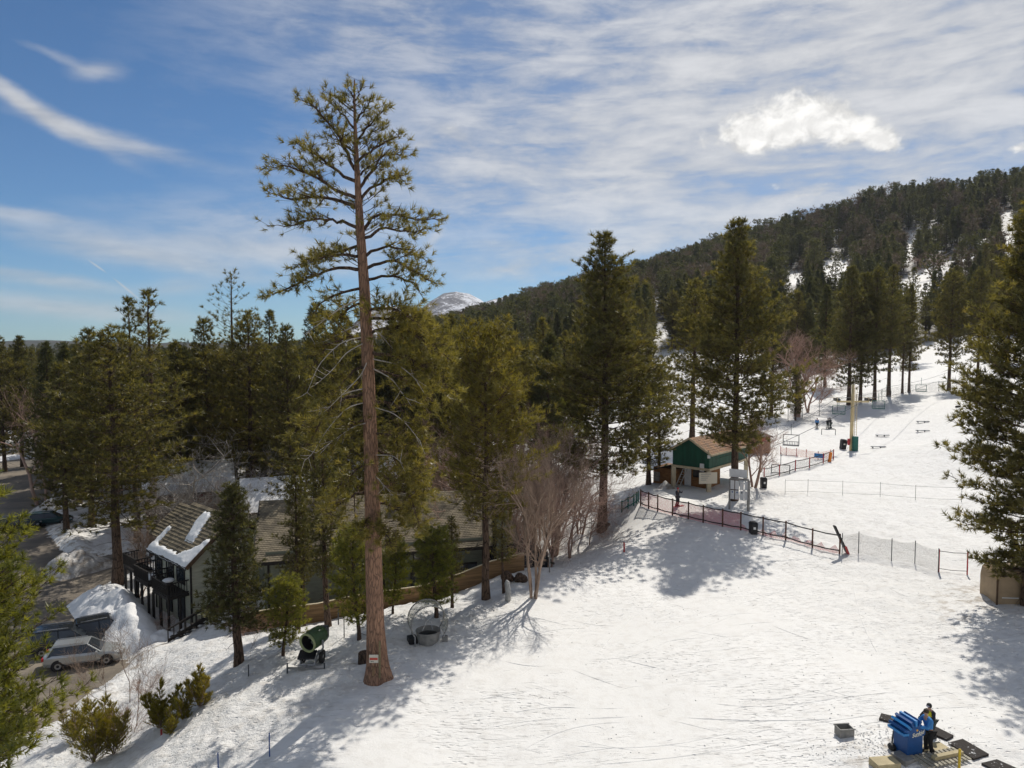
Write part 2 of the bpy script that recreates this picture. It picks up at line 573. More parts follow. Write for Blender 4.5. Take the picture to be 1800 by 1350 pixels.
def rough_mask(x, y):
    """1 where the snow is trampled and lumpy, 0 on the groomed piste"""
    # edge of the groomed piste: from the big pine along the trees
    ex = np.interp(y, [10, 27, 34, 44, 52, 62, 75], [-11, -11.5, -6.0, 0.6, 5.5, 10, 12])
    m = smooth((ex - x) / 2.5 + .3)
    m = np.maximum(m, smooth((x - 15) / 9) * 0.6)
    m = np.maximum(m, smooth((28 - y) / 3) * smooth((x - 10) / 3) * .8)
    return m

def height(x, y):
    z, s = smooth_h(x, y)
    r = np.hypot(x, y)
    m = rough_mask(x, y)
    near = np.clip(1 - (r - 110) / 60, 0, 1)
    out = np.where(s > -0.3, 0.0, 1.0)
    lump = fbm(x / 1.3, y / 1.3, 4) * 0.42 * m + fbm(x / 0.45, y / 0.45, 2) * 0.14 * m + fbm(x / 6, y / 6, 3) * 0.3
    # ploughed rim of snow at the lot's edge
    rim = np.exp(-((s + 1.6) / 1.0) ** 2) * (0.2 + 0.6 * vnoise(x / 2.5, y / 2.5)) * np.where(r < 120, 1, 0)
    return z + (lump * near + rim) * out

def gz(x, y):
    return float(height(np.array([x]), np.array([y]))[0])

def at(px, py, near=6.0, far=1500.0):
    """point of the ground seen at a place of the photograph"""
    d = ray(px, py)
    Y = np.concatenate([np.linspace(near, 200, 1600), np.linspace(200.5, far, 2600)])
    z = smooth_h(d.x * Y, Y)[0]
    f = (H + d.z * Y) - z
    idx = np.nonzero(f < 0)[0]
    if len(idx) == 0: i = len(Y) - 1
    else: i = max(idx[0], 1)
    Y0, Y1 = Y[i - 1], Y[i]
    t = f[i - 1] / (f[i - 1] - f[i] + 1e-9) if len(idx) else 1
    Yh = Y0 + (Y1 - Y0) * t
    x = d.x * Yh
    return Vector((x, Yh, gz(x, Yh)))

def project(x, y, z):
    """photograph coordinates of world points (arrays)"""
    dy = y; dzz = z - H
    fwd = dy * math.cos(PITCH) - dzz * math.sin(PITCH)
    up = dy * math.sin(PITCH) + dzz * math.cos(PITCH)
    fwd = np.where(fwd < 0.1, 0.1, fwd)
    return 900 + F * x / fwd, 675 - F * up / fwd

# snow clearings on the hill (pixel ellipses on the far slope): px, py, rx, ry, rot
CLEAR = [(1468, 478, 26, 20, 0), (1395, 492, 22, 10, 10), (1300, 515, 14, 6, 10), (1540, 440, 10, 5, 0), (1640, 405, 14, 6, 20), (1730, 428, 16, 6, 25), (1598, 437, 12, 24, -10), (1610, 502, 40, 19, 25), (1672, 468, 60, 11, 14), (1782, 432, 28, 16, 30), (1152, 524, 14, 9, 0),
         (1166, 580, 24, 14, 0), (1618, 524, 13, 22, -20), (1260, 518, 30, 5, 0), (1690, 352, 5, 5, 0), (1770, 395, 12, 20, 0), (1680, 615, 90, 22, 12), (1600, 540, 20, 10, 0),
         (1500, 652, 120, 18, 14), (1180, 650, 50, 30, 0), (1700, 640, 120, 40, 15), (900, 530, 30, 5, 5), (860, 535, 25, 5, 0), (1500, 470, 8, 6, 0), (1660, 408, 12, 5, 10), (1220, 660, 60, 40, 0), (1330, 640, 40, 24, 0)]
def clear_mask(px, py, grow=0.0):
    m = np.zeros(np.shape(px))
    for cx, cy_, rx, ry, rot in CLEAR:
        c, s = math.cos(R(rot)), math.sin(R(rot))
        dx = px - cx; dy = -(py - cy_)
        u = (dx * c + dy * s) / (rx + grow); v = (-dx * s + dy * c) / (ry + grow)
        m = np.maximum(m, 1.6 - (u * u + v * v))
    return np.clip(m, 0, 1)

def build_ground():
    r = [4.0]
    while r[-1] < 150: r.append(r[-1] * 1.0062 if r[-1] > 22 else r[-1] * 1.012)
    while r[-1] < 9000: r.append(r[-1] * 1.02)
    r = np.array(r)
    a = np.concatenate([np.linspace(-100, -43, 30)[:-1], np.linspace(-43, 43, 520), np.linspace(43, 100, 30)[1:]])
    a = np.radians(a)
    A, Rr = np.meshgrid(a, r)
    x = Rr * np.sin(A); y = Rr * np.cos(A) - 2
    z = height(x, y)
    far = np.hypot(x, y) > 2500
    z = np.where(far, np.minimum(z, 30), z)
    n, m = x.shape
    V = np.stack([x, y, z], -1).reshape(-1, 3)
    idx = np.arange(n * m).reshape(n, m)
    Fc = np.stack([idx[:-1, :-1], idx[:-1, 1:], idx[1:, 1:], idx[1:, :-1]], -1).reshape(-1, 4)[:, ::-1]
    px, py = project(x, y, z)
    rr = np.hypot(x, y)
    hill = smooth((rr - 190) / 60) * smooth((z - 9) / 6)
    cm = clear_mask(px, py)
    bare = hill * (1 - smooth(cm * 1.6)) * smooth((fbm(x / 25, y / 25, 4) + .36) / .25)
    flatwood = smooth((-x - 20) / 20) * smooth((y - 75) / 25) * smooth((fbm(x / 9, y / 9, 4) + .1) / .15) * .8
    bare = np.maximum(bare, flatwood * (rr < 2500))
    bare = np.maximum(bare, smooth((rr - 900) / 300) * .8)
    _, s = smooth_h(x, y)
    dirt = np.exp(-((s + .9) / 2.2) ** 2) * (rr < 130)
    dirt = np.maximum(dirt, np.exp(-(((px - 1700) / 70) ** 2 + ((py - 1060) / 40) ** 2)) * .8)
    dirt = np.maximum(dirt, np.exp(-(((px - 1560) / 90) ** 2 + ((py - 1320) / 40) ** 2)) * .9 * (rr < 60))
    dirt = np.maximum(dirt, rough_mask(x, y) * .25 * (rr < 120))
    dirt = np.maximum(dirt, .12 * (rr < 150))
    me = np_mesh('snow_ground', V, Fc, None, True, {'bare': bare.ravel(), 'dirt': dirt.ravel(), 'lumpy': rough_mask(x, y).ravel()})
    m_ = bpy.data.materials.new('snow'); m_.use_nodes = True
    nt = NT(m_.node_tree); b = nt.n['Principled BSDF']
    tc = nt.new('ShaderNodeTexCoord'); P = tc.outputs['Object']
    at_ = lambda n_: (lambda q: (setattr(q, 'attribute_name', n_), q.outputs['Fac'])[1])(nt.new('ShaderNodeAttribute'))
    ab, ad, al = at_('bare'), at_('dirt'), at_('lumpy')
    n_big = nt.noise(P, 0.12, 5, .6)
    n_mid = nt.noise(P, 1.6, 6, .65)
    n_fine = nt.noise(P, 9, 5, .7)
    # streaks from skis and edges: noise stretched along two directions
    s1 = nt.noise(nt.mapping(P, rot=(0, 0, R(-28)), scale=(.7, 6.0, 1)), 1.9, 6, .65, .5)
    s2 = nt.noise(nt.mapping(P, rot=(0, 0, R(12)), scale=(.6, 6.0, 1)), 2.2, 6, .65, .7)
    spots = nt.new('ShaderNodeTexVoronoi'); spots.feature = 'F1'
    nt.link(nt.mapping(P, rot=(0, 0, R(20)), scale=(.8, 1.7, 1)), spots.inputs['Vector']); spots.inputs['Scale'].default_value = 2.6
    sp = nt.m('MULTIPLY', nt.ramp(spots.outputs['Distance'], .30, .08), nt.m('MAXIMUM', nt.ramp(n_big, .46, .58), nt.ramp(al, .1, .4)))
    snow = nt.mix(nt.ramp(n_big, .3, .7), (.81, .79, .745), (.86, .84, .80))
    dmask = nt.m('MULTIPLY', ad, nt.ramp(n_mid, .46, .66))
    snow = nt.mix(dmask, snow, (.34, .27, .19))
    spd = nt.ramp(n_fine, .70, .78, 0, 1)
    snow = nt.mix(nt.m('MULTIPLY', spd, nt.m('MULTIPLY_ADD', ad, .9, .04)), snow, (.12, .09, .06))
    soil = nt.mix(n_mid, (.035, .03, .02), (.10, .075, .05))
    bm = nt.m('MULTIPLY', ab, nt.ramp(nt.m('ADD', nt.m('MULTIPLY', n_mid, .5), nt.m('MULTIPLY', n_big, .5)), .35, .5))
    c = nt.mix(bm, snow, soil)
    nt.link(c, b.inputs['Base Color'])
    b.inputs['Roughness'].default_value = .62
    b.inputs['Specular IOR Level'].default_value = .25
    h = nt.m('MULTIPLY', n_mid, nt.m('MULTIPLY_ADD', al, .20, .025))
    h = nt.m('ADD', h, nt.m('MULTIPLY', n_fine, nt.m('MULTIPLY_ADD', al, .035, .013)))
    h = nt.m('ADD', h, nt.m('MULTIPLY', nt.m('MULTIPLY', nt.m('ADD', nt.ramp(s1, .60, .68), nt.ramp(s2, .58, .66)), nt.ramp(n_big, .38, .60)), -.017))
    h = nt.m('ADD', h, nt.m('MULTIPLY', sp, -.045))
    bp = nt.new('ShaderNodeBump'); bp.inputs['Strength'].default_value = 1; bp.inputs['Distance'].default_value = 1.0
    nt.link(h, bp.inputs['Height']); nt.link(bp.outputs[0], b.inputs['Normal'])
    me.materials.append(m_)
    o = mesh_obj('snow_ground', me)
    tag(o, 'white snow slope running from the foreground piste up the wooded hill', kind='structure')
    return m_

SNOW = build_ground()

def build_lot():
    # the ploughed lot: a sheet just above the levelled ground
    P = LOT
    xs = np.linspace(P[:, 0].min(), P[:, 0].max(), 260); ys = np.linspace(P[:, 1].min(), P[:, 1].max(), 220)
    X, Y = np.meshgrid(xs, ys)
    ins = in_poly(X, Y, P) | (dist_poly(X, Y, P) < .15 + .5 * vnoise(X * 1.3, Y * 1.3))
    ins &= np.hypot(X, Y) < 400
    idx = np.arange(X.size).reshape(X.shape)
    q = ins[:-1, :-1] & ins[1:, 1:] & ins[1:, :-1] & ins[:-1, 1:]
    Fc = np.stack([idx[:-1, :-1], idx[:-1, 1:], idx[1:, 1:], idx[1:, :-1]], -1)[q]
    used, inv = np.unique(Fc, return_inverse=True)
    V = np.stack([X, Y, np.full(X.shape, -5.2)], -1).reshape(-1, 3)[used]
    m = bpy.data.materials.new('lot'); m.use_nodes = True
    nt = NT(m.node_tree); b = nt.n['Principled BSDF']
    tc = nt.new('ShaderNodeTexCoord'); Pp = tc.outputs['Object']
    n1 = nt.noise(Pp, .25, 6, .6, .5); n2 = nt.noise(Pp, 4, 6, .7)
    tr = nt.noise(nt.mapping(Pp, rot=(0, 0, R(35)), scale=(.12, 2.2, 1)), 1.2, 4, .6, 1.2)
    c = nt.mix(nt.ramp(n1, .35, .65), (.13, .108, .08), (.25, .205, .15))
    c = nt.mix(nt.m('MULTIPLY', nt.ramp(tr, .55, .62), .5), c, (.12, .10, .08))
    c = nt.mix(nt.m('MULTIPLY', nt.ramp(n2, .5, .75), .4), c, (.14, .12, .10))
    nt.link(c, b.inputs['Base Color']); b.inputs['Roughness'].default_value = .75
    bp = nt.new('ShaderNodeBump'); bp.inputs['Distance'].default_value = .03
    nt.link(n2, bp.inputs['Height']); nt.link(bp.outputs[0], b.inputs['Normal'])
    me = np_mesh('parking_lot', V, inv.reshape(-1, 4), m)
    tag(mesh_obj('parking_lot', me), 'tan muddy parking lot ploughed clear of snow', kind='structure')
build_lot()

def build_mountains():
    # the round snow-dusted peak far behind the forest and its lower shoulders
    def mount(name, prof, depth, thick, label, m):
        xs = np.linspace(prof[0][0], prof[-1][0], 160)
        top = np.interp(xs, [p[0] for p in prof], [p[1] for p in prof])
        rows = 40
        V = []
        for j in range(rows):
            t = j / (rows - 1)                         # 0 near foot, 1 crest .. then back
            Yd = depth - thick * (1 - t)
            for i, px in enumerate(xs):
                crest = W(px, top[i], depth)
                z = -10 + (crest.z + 10) * math.sin(t * math.pi / 2) ** 1.3
                nz = float(fbm(np.array([crest.x / 150]), np.array([Yd / 150]), 5)[0])
                z += nz * 90 * min(t * 3, 1) * (1 - t) + nz * 12 * t
                V.append((crest.x, Yd, z))
        b0 = len(V)
        for i, px in enumerate(xs):
            crest = W(px, top[i], depth); V.append((crest.x, depth + thick, -10))
        n = len(xs)
        Fc = [[j * n + i, j * n + i + 1, (j + 1) * n + i + 1, (j + 1) * n + i] for j in range(rows) for i in range(n - 1)]
        me = np_mesh(name, np.array(V), np.array(Fc), m, True)
        tag(mesh_obj(name, me), label, kind='structure')
    m = bpy.data.materials.new('peak'); m.use_nodes = True
    nt = NT(m.node_tree); b = nt.n['Principled BSDF']
    tc = nt.new('ShaderNodeTexCoord')
    g = nt.new('ShaderNodeNewGeometry')
    n = nt.noise(tc.outputs['Object'], .012, 8, .7); n2 = nt.noise(tc.outputs['Object'], .06, 5, .7)
    nz = nt.sep(g.outputs['Normal'])[0]
    f = nt.ramp(nt.m('ADD', nt.m('ADD', nt.m('MULTIPLY', n, .6), nt.m('MULTIPLY', n2, .4)), nt.m('MULTIPLY', nz, .12)), .47, .56)
    nt.link(nt.mix(f, (.10, .085, .08), (.75, .75, .77)), b.inputs['Base Color']); b.inputs['Roughness'].default_value = .9
    mount('far_mountain', [(690, 600), (720, 562), (745, 545), (765, 528), (785, 517), (805, 514), (825, 518), (845, 527), (860, 538), (880, 545), (920, 560), (990, 600)], 5200, 1300,
          'round snow dusted mountain far behind the forest', m)
    mount('snowy_ridge', [(640, 590), (665, 560), (685, 541), (700, 539), (730, 548), (770, 556), (800, 551), (830, 541), (870, 528), (905, 521), (950, 517), (1000, 512), (1060, 505), (1120, 500)], 2600, 900,
          'lower spotted ridge in front of the round mountain', m)
    m2 = mat('far_wood', (.035, .045, .03), .9, color2=(.07, .06, .045), vscale=.03)
    mount('wooded_ridge', [(-700, 606), (-300, 603), (0, 607), (60, 603), (110, 600), (150, 601), (300, 604), (480, 603), (700, 604), (900, 603)], 2600, 900,
          'low wooded ridge on the horizon at the end of the flat forest', m2)
build_mountains()

# ------------------------------------------------------------------ trees
def foliage_mat(name, dark, light, warm, trans=.35):
    m = bpy.data.materials.new(name); m.use_nodes = True
    nt = NT(m.node_tree)
    for n in list(nt.n):
        if n.type == 'BSDF_PRINCIPLED': nt.n.remove(n)
    out = nt.n['Material Output']
    a = nt.new('ShaderNodeAttribute'); a.attribute_name = 'tint'
    oi = nt.new('ShaderNodeObjectInfo')
    c = nt.mix(nt.ramp(a.outputs['Fac'], 0, 1, smooth=False), dark, light)
    c = nt.mix(nt.ramp(a.outputs['Fac'], .86, 1.0, 0, .8), c, warm)
    c = nt.mix(nt.m('MULTIPLY', oi.outputs['Random'], .55), c, (dark[0] * 1.1, dark[1] * 1.15, dark[2]))
    d = nt.new('ShaderNodeBsdfDiffuse'); t = nt.new('ShaderNodeBsdfTranslucent'); g = nt.new('ShaderNodeBsdfGlossy')
    g.inputs['Roughness'].default_value = .45
    g.inputs['Color'].default_value = (1, .97, .9, 1)
    nt.link(c, d.inputs[0])
    nt.link(nt.mix(1.0, c, (2.1, 1.95, 1.0), 'MULTIPLY'), t.inputs[0])
    ms = nt.new('ShaderNodeMixShader'); ms.inputs[0].default_value = trans
    nt.link(d.outputs[0], ms.inputs[1]); nt.link(t.outputs[0], ms.inputs[2])
    ms2 = nt.new('ShaderNodeMixShader'); ms2.inputs[0].default_value = .04
    nt.link(ms.outputs[0], ms2.inputs[1]); nt.link(g.outputs[0], ms2.inputs[2])
    nt.link(ms2.outputs[0], out.inputs[0])
    return m

F_HERO = foliage_mat('needles_tall', (.080, .075, .018), (.30, .245, .060), (.40, .28, .07), .52)
F_PINE = foliage_mat('needles_pine', (.044, .046, .016), (.190, .165, .044), (.30, .22, .06), .46)
F_DARK = foliage_mat('needles_dark', (.030, .036, .015), (.118, .114, .038), (.18, .14, .05), .42)
F_GOLD = foliage_mat('needles_olive', (.085, .078, .016), (.21, .17, .032), (.34, .22, .05), .5)
F_BRIGHT = foliage_mat('needles_bright', (.085, .10, .016), (.27, .26, .045), (.38, .28, .06), .5)
F_HILL = foliage_mat('needles_hill', (.050, .056, .026), (.150, .145, .058), (.19, .15, .08), .32)

def bark_mat(name, c1, c2, c3, scale=1.0, depth=.03):
    m = bpy.data.materials.new(name); m.use_nodes = True
    nt = NT(m.node_tree); b = nt.n['Principled BSDF']
    tc = nt.new('ShaderNodeTexCoord'); P = tc.outputs['Object']
    v = nt.mapping(P, scale=(7 * scale, 7 * scale, 1.3 * scale))
    vo = nt.new('ShaderNodeTexVoronoi'); vo.feature = 'DISTANCE_TO_EDGE'; vo.inputs['Scale'].default_value = 1.0
    wob = nt.noise(v, 1.2, 4, .6)
    nt.link(nt.combine(*[nt.m('ADD', s, nt.m('MULTIPLY', wob, .9)) for s in nt.sep(v)]), vo.inputs['Vector'])
    n = nt.noise(v, 2.0, 6, .7); n2 = nt.noise(P, .5, 4, .6)
    c = nt.mix(nt.ramp(n, .35, .65), c1, c2)
    c = nt.mix(nt.ramp(vo.outputs['Distance'], .10, .02), c, c3)
    c = nt.mix(nt.m('MULTIPLY', nt.ramp(n2, .45, .65), .4), c, c3)
    nt.link(c, b.inputs['Base Color']); b.inputs['Roughness'].default_value = .9
    b.inputs['Specular IOR Level'].default_value = .15
    h = nt.m('ADD', nt.ramp(vo.outputs['Distance'], 0, .2), nt.m('MULTIPLY', n, .5))
    bp = nt.new('ShaderNodeBump'); bp.inputs['Distance'].default_value = depth
    nt.link(h, bp.inputs['Height']); nt.link(bp.outputs[0], b.inputs['Normal'])
    return m
B_RED = bark_mat('bark_orange', (.42, .245, .158), (.31, .178, .115), (.17, .10, .068), 1.25, .03)
B_PINE = bark_mat('bark_brown', (.16, .105, .075), (.105, .07, .05), (.04, .028, .02))
B_GREY = bark_mat('bark_grey', (.22, .18, .145), (.15, .12, .095), (.06, .045, .035))
B_TWIG = mat('bark_twig', (.30, .215, .16), .85, .25, 2)
B_REDTWIG = mat('bark_redtwig', (.38, .245, .185), .85, .25, 2)
B_DEAD = mat('bark_dead', (.42, .37, .32), .8, .25, 3)
B_WHITE = mat('bark_white', (.36, .32, .28), .8, .3, 2)


def sweep(tubes, sides=5):
    """tubes: list of (pts (n,3), radii (n)) -> verts, quads"""
    Vs, Fs = [], []; base = 0
    ang = np.arange(sides) * 2 * np.pi / sides
    ca, sa = np.cos(ang), np.sin(ang)
    for P, r in tubes:
        P = np.asarray(P, float); r = np.asarray(r, float); n = len(P)
        T = np.gradient(P, axis=0); T /= np.linalg.norm(T, axis=1)[:, None] + 1e-9
        m = T.mean(0)
        ref = np.array([0, 0, 1.0]) if abs(m[2]) < .8 * np.linalg.norm(m) else np.array([1.0, 0, 0])
        N = np.cross(T, ref); N /= np.linalg.norm(N, axis=1)[:, None] + 1e-9
        B = np.cross(T, N)
        ring = P[:, None] + r[:, None, None] * (N[:, None] * ca[None, :, None] + B[:, None] * sa[None, :, None])
        Vs.append(ring.reshape(-1, 3))
        i = np.arange(n - 1)[:, None] * sides; k = np.arange(sides)[None]; k2 = (k + 1) % sides
        Fs.append((np.stack([i + k, i + k2, i + sides + k2, i + sides + k], -1) + base).reshape(-1, 4))
        base += n * sides
    if not Vs: return np.zeros((0, 3)), np.zeros((0, 4), int)
    return np.concatenate(Vs), np.concatenate(Fs)


def needles(tufts, n, L, w, rg, spread=.9, along=.5, droop=0.0):
    """tufts (k,7): pos, dir, size -> triangles of needles"""
    T = np.asarray(tufts, float); k = len(T)
    P = np.repeat(T[:, :3], n, 0); D = np.repeat(T[:, 3:6], n, 0); S = np.repeat(T[:, 6], n)[:, None]
    rnd = rg.normal(size=(k * n, 3)); rnd /= np.linalg.norm(rnd, axis=1)[:, None]
    d = D + rnd * spread; d[:, 2] -= droop
    d /= np.linalg.norm(d, axis=1)[:, None] + 1e-9
    back = rg.random((k * n, 1)) * along
    base = P - D * back * L * S
    ln = L * S * (.7 + .5 * rg.random((k * n, 1)))
    side = np.cross(d, rg.normal(size=(k * n, 3))); side /= np.linalg.norm(side, axis=1)[:, None] + 1e-9
    side = side * w * S * .5
    V = np.stack([base - side, base + side, base + d * ln], 1).reshape(-1, 3)
    Fc = np.arange(k * n * 3).reshape(-1, 3)
    tint = np.repeat(rg.random(k), n * 3) * .75 + np.repeat(rg.random(k * n), 3) * .25
    return V, Fc, tint


def norm(v): return v / (np.linalg.norm(v) + 1e-9)


def curve_pts(A, B, C, n):
    t = np.linspace(0, 1, n)[:, None]
    return (1 - t) ** 2 * A + 2 * t * (1 - t) * B + t ** 2 * C


def grow_limb(P, rg, tubes, tufts, r0, sec_step=.35, sec_len=.45, tuft_step=.28, start=.3, tsize=1.0, flat=.35, up=.35, live=1.0, maxsec=2.2, third=True, twr=.12):
    """P: limb polyline; adds the limb, its side branches and the needle tufts"""
    P = np.asarray(P); seg = np.linalg.norm(np.diff(P, axis=0), axis=1); Ls = np.concatenate([[0], np.cumsum(seg)]); L = Ls[-1]
    tubes.append((P, np.linspace(r0, max(r0 * .12, .008), len(P))))
    side = 1
    s = L * start
    while s < L:
        f = s / L
        p = np.array([np.interp(s, Ls, P[:, i]) for i in range(3)])
        q = np.array([np.interp(min(s + .1, L), Ls, P[:, i]) for i in range(3)])
        t = norm(q - p if s + .1 <= L else p - P[-2])
        if rg.random() < live:
            lat = norm(np.cross(t, [0, 0, 1.0])) * side
            d = norm(t * .75 + lat * (.8 + .3 * rg.random()) + np.array([0, 0, up * (rg.random() * 1.6 - .3)]) + rg.normal(size=3) * flat * .5)
            sl = min(maxsec, sec_len * (L - s) * (.6 + .6 * rg.random()) + .22)
            e = p + d * sl + np.array([0, 0, up * sl * .35])
            Q = curve_pts(p, p + d * sl * .5 + np.array([0, 0, -.05 * sl]), e, 4)
            tubes.append((Q, np.linspace(max(r0 * .35 * (1 - f) + .012, .012), .006, 4)))
            nt_ = max(1, int(sl / tuft_step))
            for j in range(nt_):
                u = 1 - j / max(nt_, 1) * .8
                c = p + (e - p) * u
                if third:
                    off = rg.normal(size=3) * np.array([1, 1, .6]) * twr * (1.0 + sl * .4)
                else: off = rg.normal(size=3) * .05
                dd = norm(d * .7 + norm(off) * .6 + np.array([0, 0, .45]))
                tufts.append([*(c + off), *dd, tsize * (.7 + .5 * rg.random())])
                if third and np.linalg.norm(off) > .16 and rg.random() < .6:
                    tubes.append((np.array([c - d * .1, c + off]), np.array([.009, .006])))
        side *= -1
        s += sec_step * (.6 + .8 * rg.random())
    if live > .3:
        tufts.append([*P[-1], *norm(P[-1] - P[-2] + np.array([0, 0, .05])), tsize])


def conifer_data(rg, Ht=22, base=.25, rmax=3.2, prof='cone', whorl=.55, per=5, tsize=1.0, sec_step=.38, tuft_step=.3, irregular=.2, lean=0, droop=.15, start=.25, trunk_r=None, top_round=.0, dead=6, sparse_top=0):
    tubes, tufts, trunk = [], [], []
    tr = trunk_r or Ht * .0135
    n = 12
    zz = np.linspace(0, Ht, n)
    wob = np.cumsum(rg.normal(size=(n, 2)) * .05, 0) + np.linspace(0, 1, n)[:, None] * np.array([lean, 0])
    TP = np.column_stack([wob[:, 0] - wob[0, 0], wob[:, 1] - wob[0, 1], zz])
    TP[0, 2] = -.6
    rad = tr * (1 - zz / Ht) ** .8 + .02
    rad[0] *= 1.35; rad[1] *= 1.02
    def tp(h): return np.array([np.interp(h, zz, TP[:, 0]), np.interp(h, zz, TP[:, 1]), h])
    h = Ht * base
    a0 = rg.random() * 6.28
    lob = rg.random(8) * 6.28
    while h < Ht * .985:
        f = (h - Ht * base) / (Ht * (1 - base))      # 0 at the crown's foot, 1 at the top
        if prof == 'big': rr = min(1.0, (1 - f) ** .75 * 1.3) * (.62 + .38 * min(1, f / .15))
        elif prof == 'pine': rr = min(1.0, (1 - f) ** .85 * 1.5) * (.5 + .5 * min(1, f / .2))
        elif prof == 'cone': rr = (1 - f) ** .75 * (.55 + .45 * min(1, f / .18))
        elif prof == 'column': rr = (1 - f ** 2.2) ** .8 * (.6 + .4 * min(1, f / .25))
        elif prof == 'round': rr = math.sqrt(max(0.02, 1 - (2 * f - .9) ** 2 * .85)) if f > .0 else .4
        elif prof == 'open': rr = (1 - f ** 1.6) ** .7 * (.7 + .3 * rg.random())
        k = per + int(rg.integers(-1, 2))
        if sparse_top and f > sparse_top: k = max(2, k - 2)
        for j in range(k):
            az = a0 + j * 6.283 / k + rg.normal() * .25
            L = rmax * rr * (1 + irregular * (rg.random() * 2 - 1) + irregular * .8 * math.sin(az * 2 + lob[int(f * 7)])) + .15
            if rg.random() < irregular * .25: L *= .5
            el = -droop + (.15 + .75 * f) + rg.normal() * .1
            A = tp(h + rg.normal() * whorl * .25)
            d = np.array([math.cos(az) * math.cos(el), math.sin(az) * math.cos(el), math.sin(el)])
            C = A + d * L + np.array([0, 0, .12 * L])
            B = A + d * L * .5 - np.array([0, 0, droop * L * .3])
            grow_limb(curve_pts(A, B, C, 5), rg, tubes, tufts, max(.015, tr * .16 * (1 - f * .7)), sec_step, .42, tuft_step, start, tsize)
        a0 += 2.4
        h += whorl * (.75 + .5 * rg.random()) * (1 - .35 * f)
    for j in range(5):
        tufts.append([*tp(Ht - .12 * j), *norm(np.array([rg.normal() * .3, rg.normal() * .3, 1])), tsize])
    for j in range(dead):                            # dead stubs under the crown
        hh = Ht * base * (.35 + .65 * rg.random()); az = rg.random() * 6.28; L = rmax * (.2 + .35 * rg.random())
        A = tp(hh); d = np.array([math.cos(az), math.sin(az), -.15])
        tubes.append((curve_pts(A, A + d * L * .5, A + d * L + np.array([0, 0, -.2 * L]), 4), np.array([.03, .022, .015, .006])))
    trunk.append((TP, rad))
    return trunk, tubes, tufts


def conifer_meshes(key, rg, fm, bm, needles_n=9, L=.42, w=.035, limb_sides=3, trunk_sides=10, spread=.9, min_tube=0.0, **kw):
    trunk, tubes, tufts = conifer_data(rg, **kw)
    if min_tube: tubes = [t for t in tubes if t[1][0] >= min_tube]
    V, Fq = sweep(trunk, trunk_sides)
    V2, F2 = sweep(tubes, limb_sides)
    tm = np_mesh(key + '_trunk', np.concatenate([V, V2]), np.concatenate([Fq, F2 + len(V)]), bm, True)
    nv, nf, tint = needles(np.array(tufts), needles_n, L, w, rg, spread)
    cm = np_mesh(key + '_crown', nv, nf, fm, False, {'tint': tint})
    print(key, 'tufts', len(tufts), 'tris', len(nf) + 2 * len(F2))
    return tm, cm


def plant(name, tm, cm, loc, label, cat, group=None, rz=0, sc=1.0, scz=None, stem='trunk', leaf='crown'):
    e = empty(name, loc, label, cat, group, rz)
    e.scale = (sc, sc, scz or sc)
    if tm: mesh_obj(stem, tm, e)
    if cm: mesh_obj(leaf, cm, e)
    return e


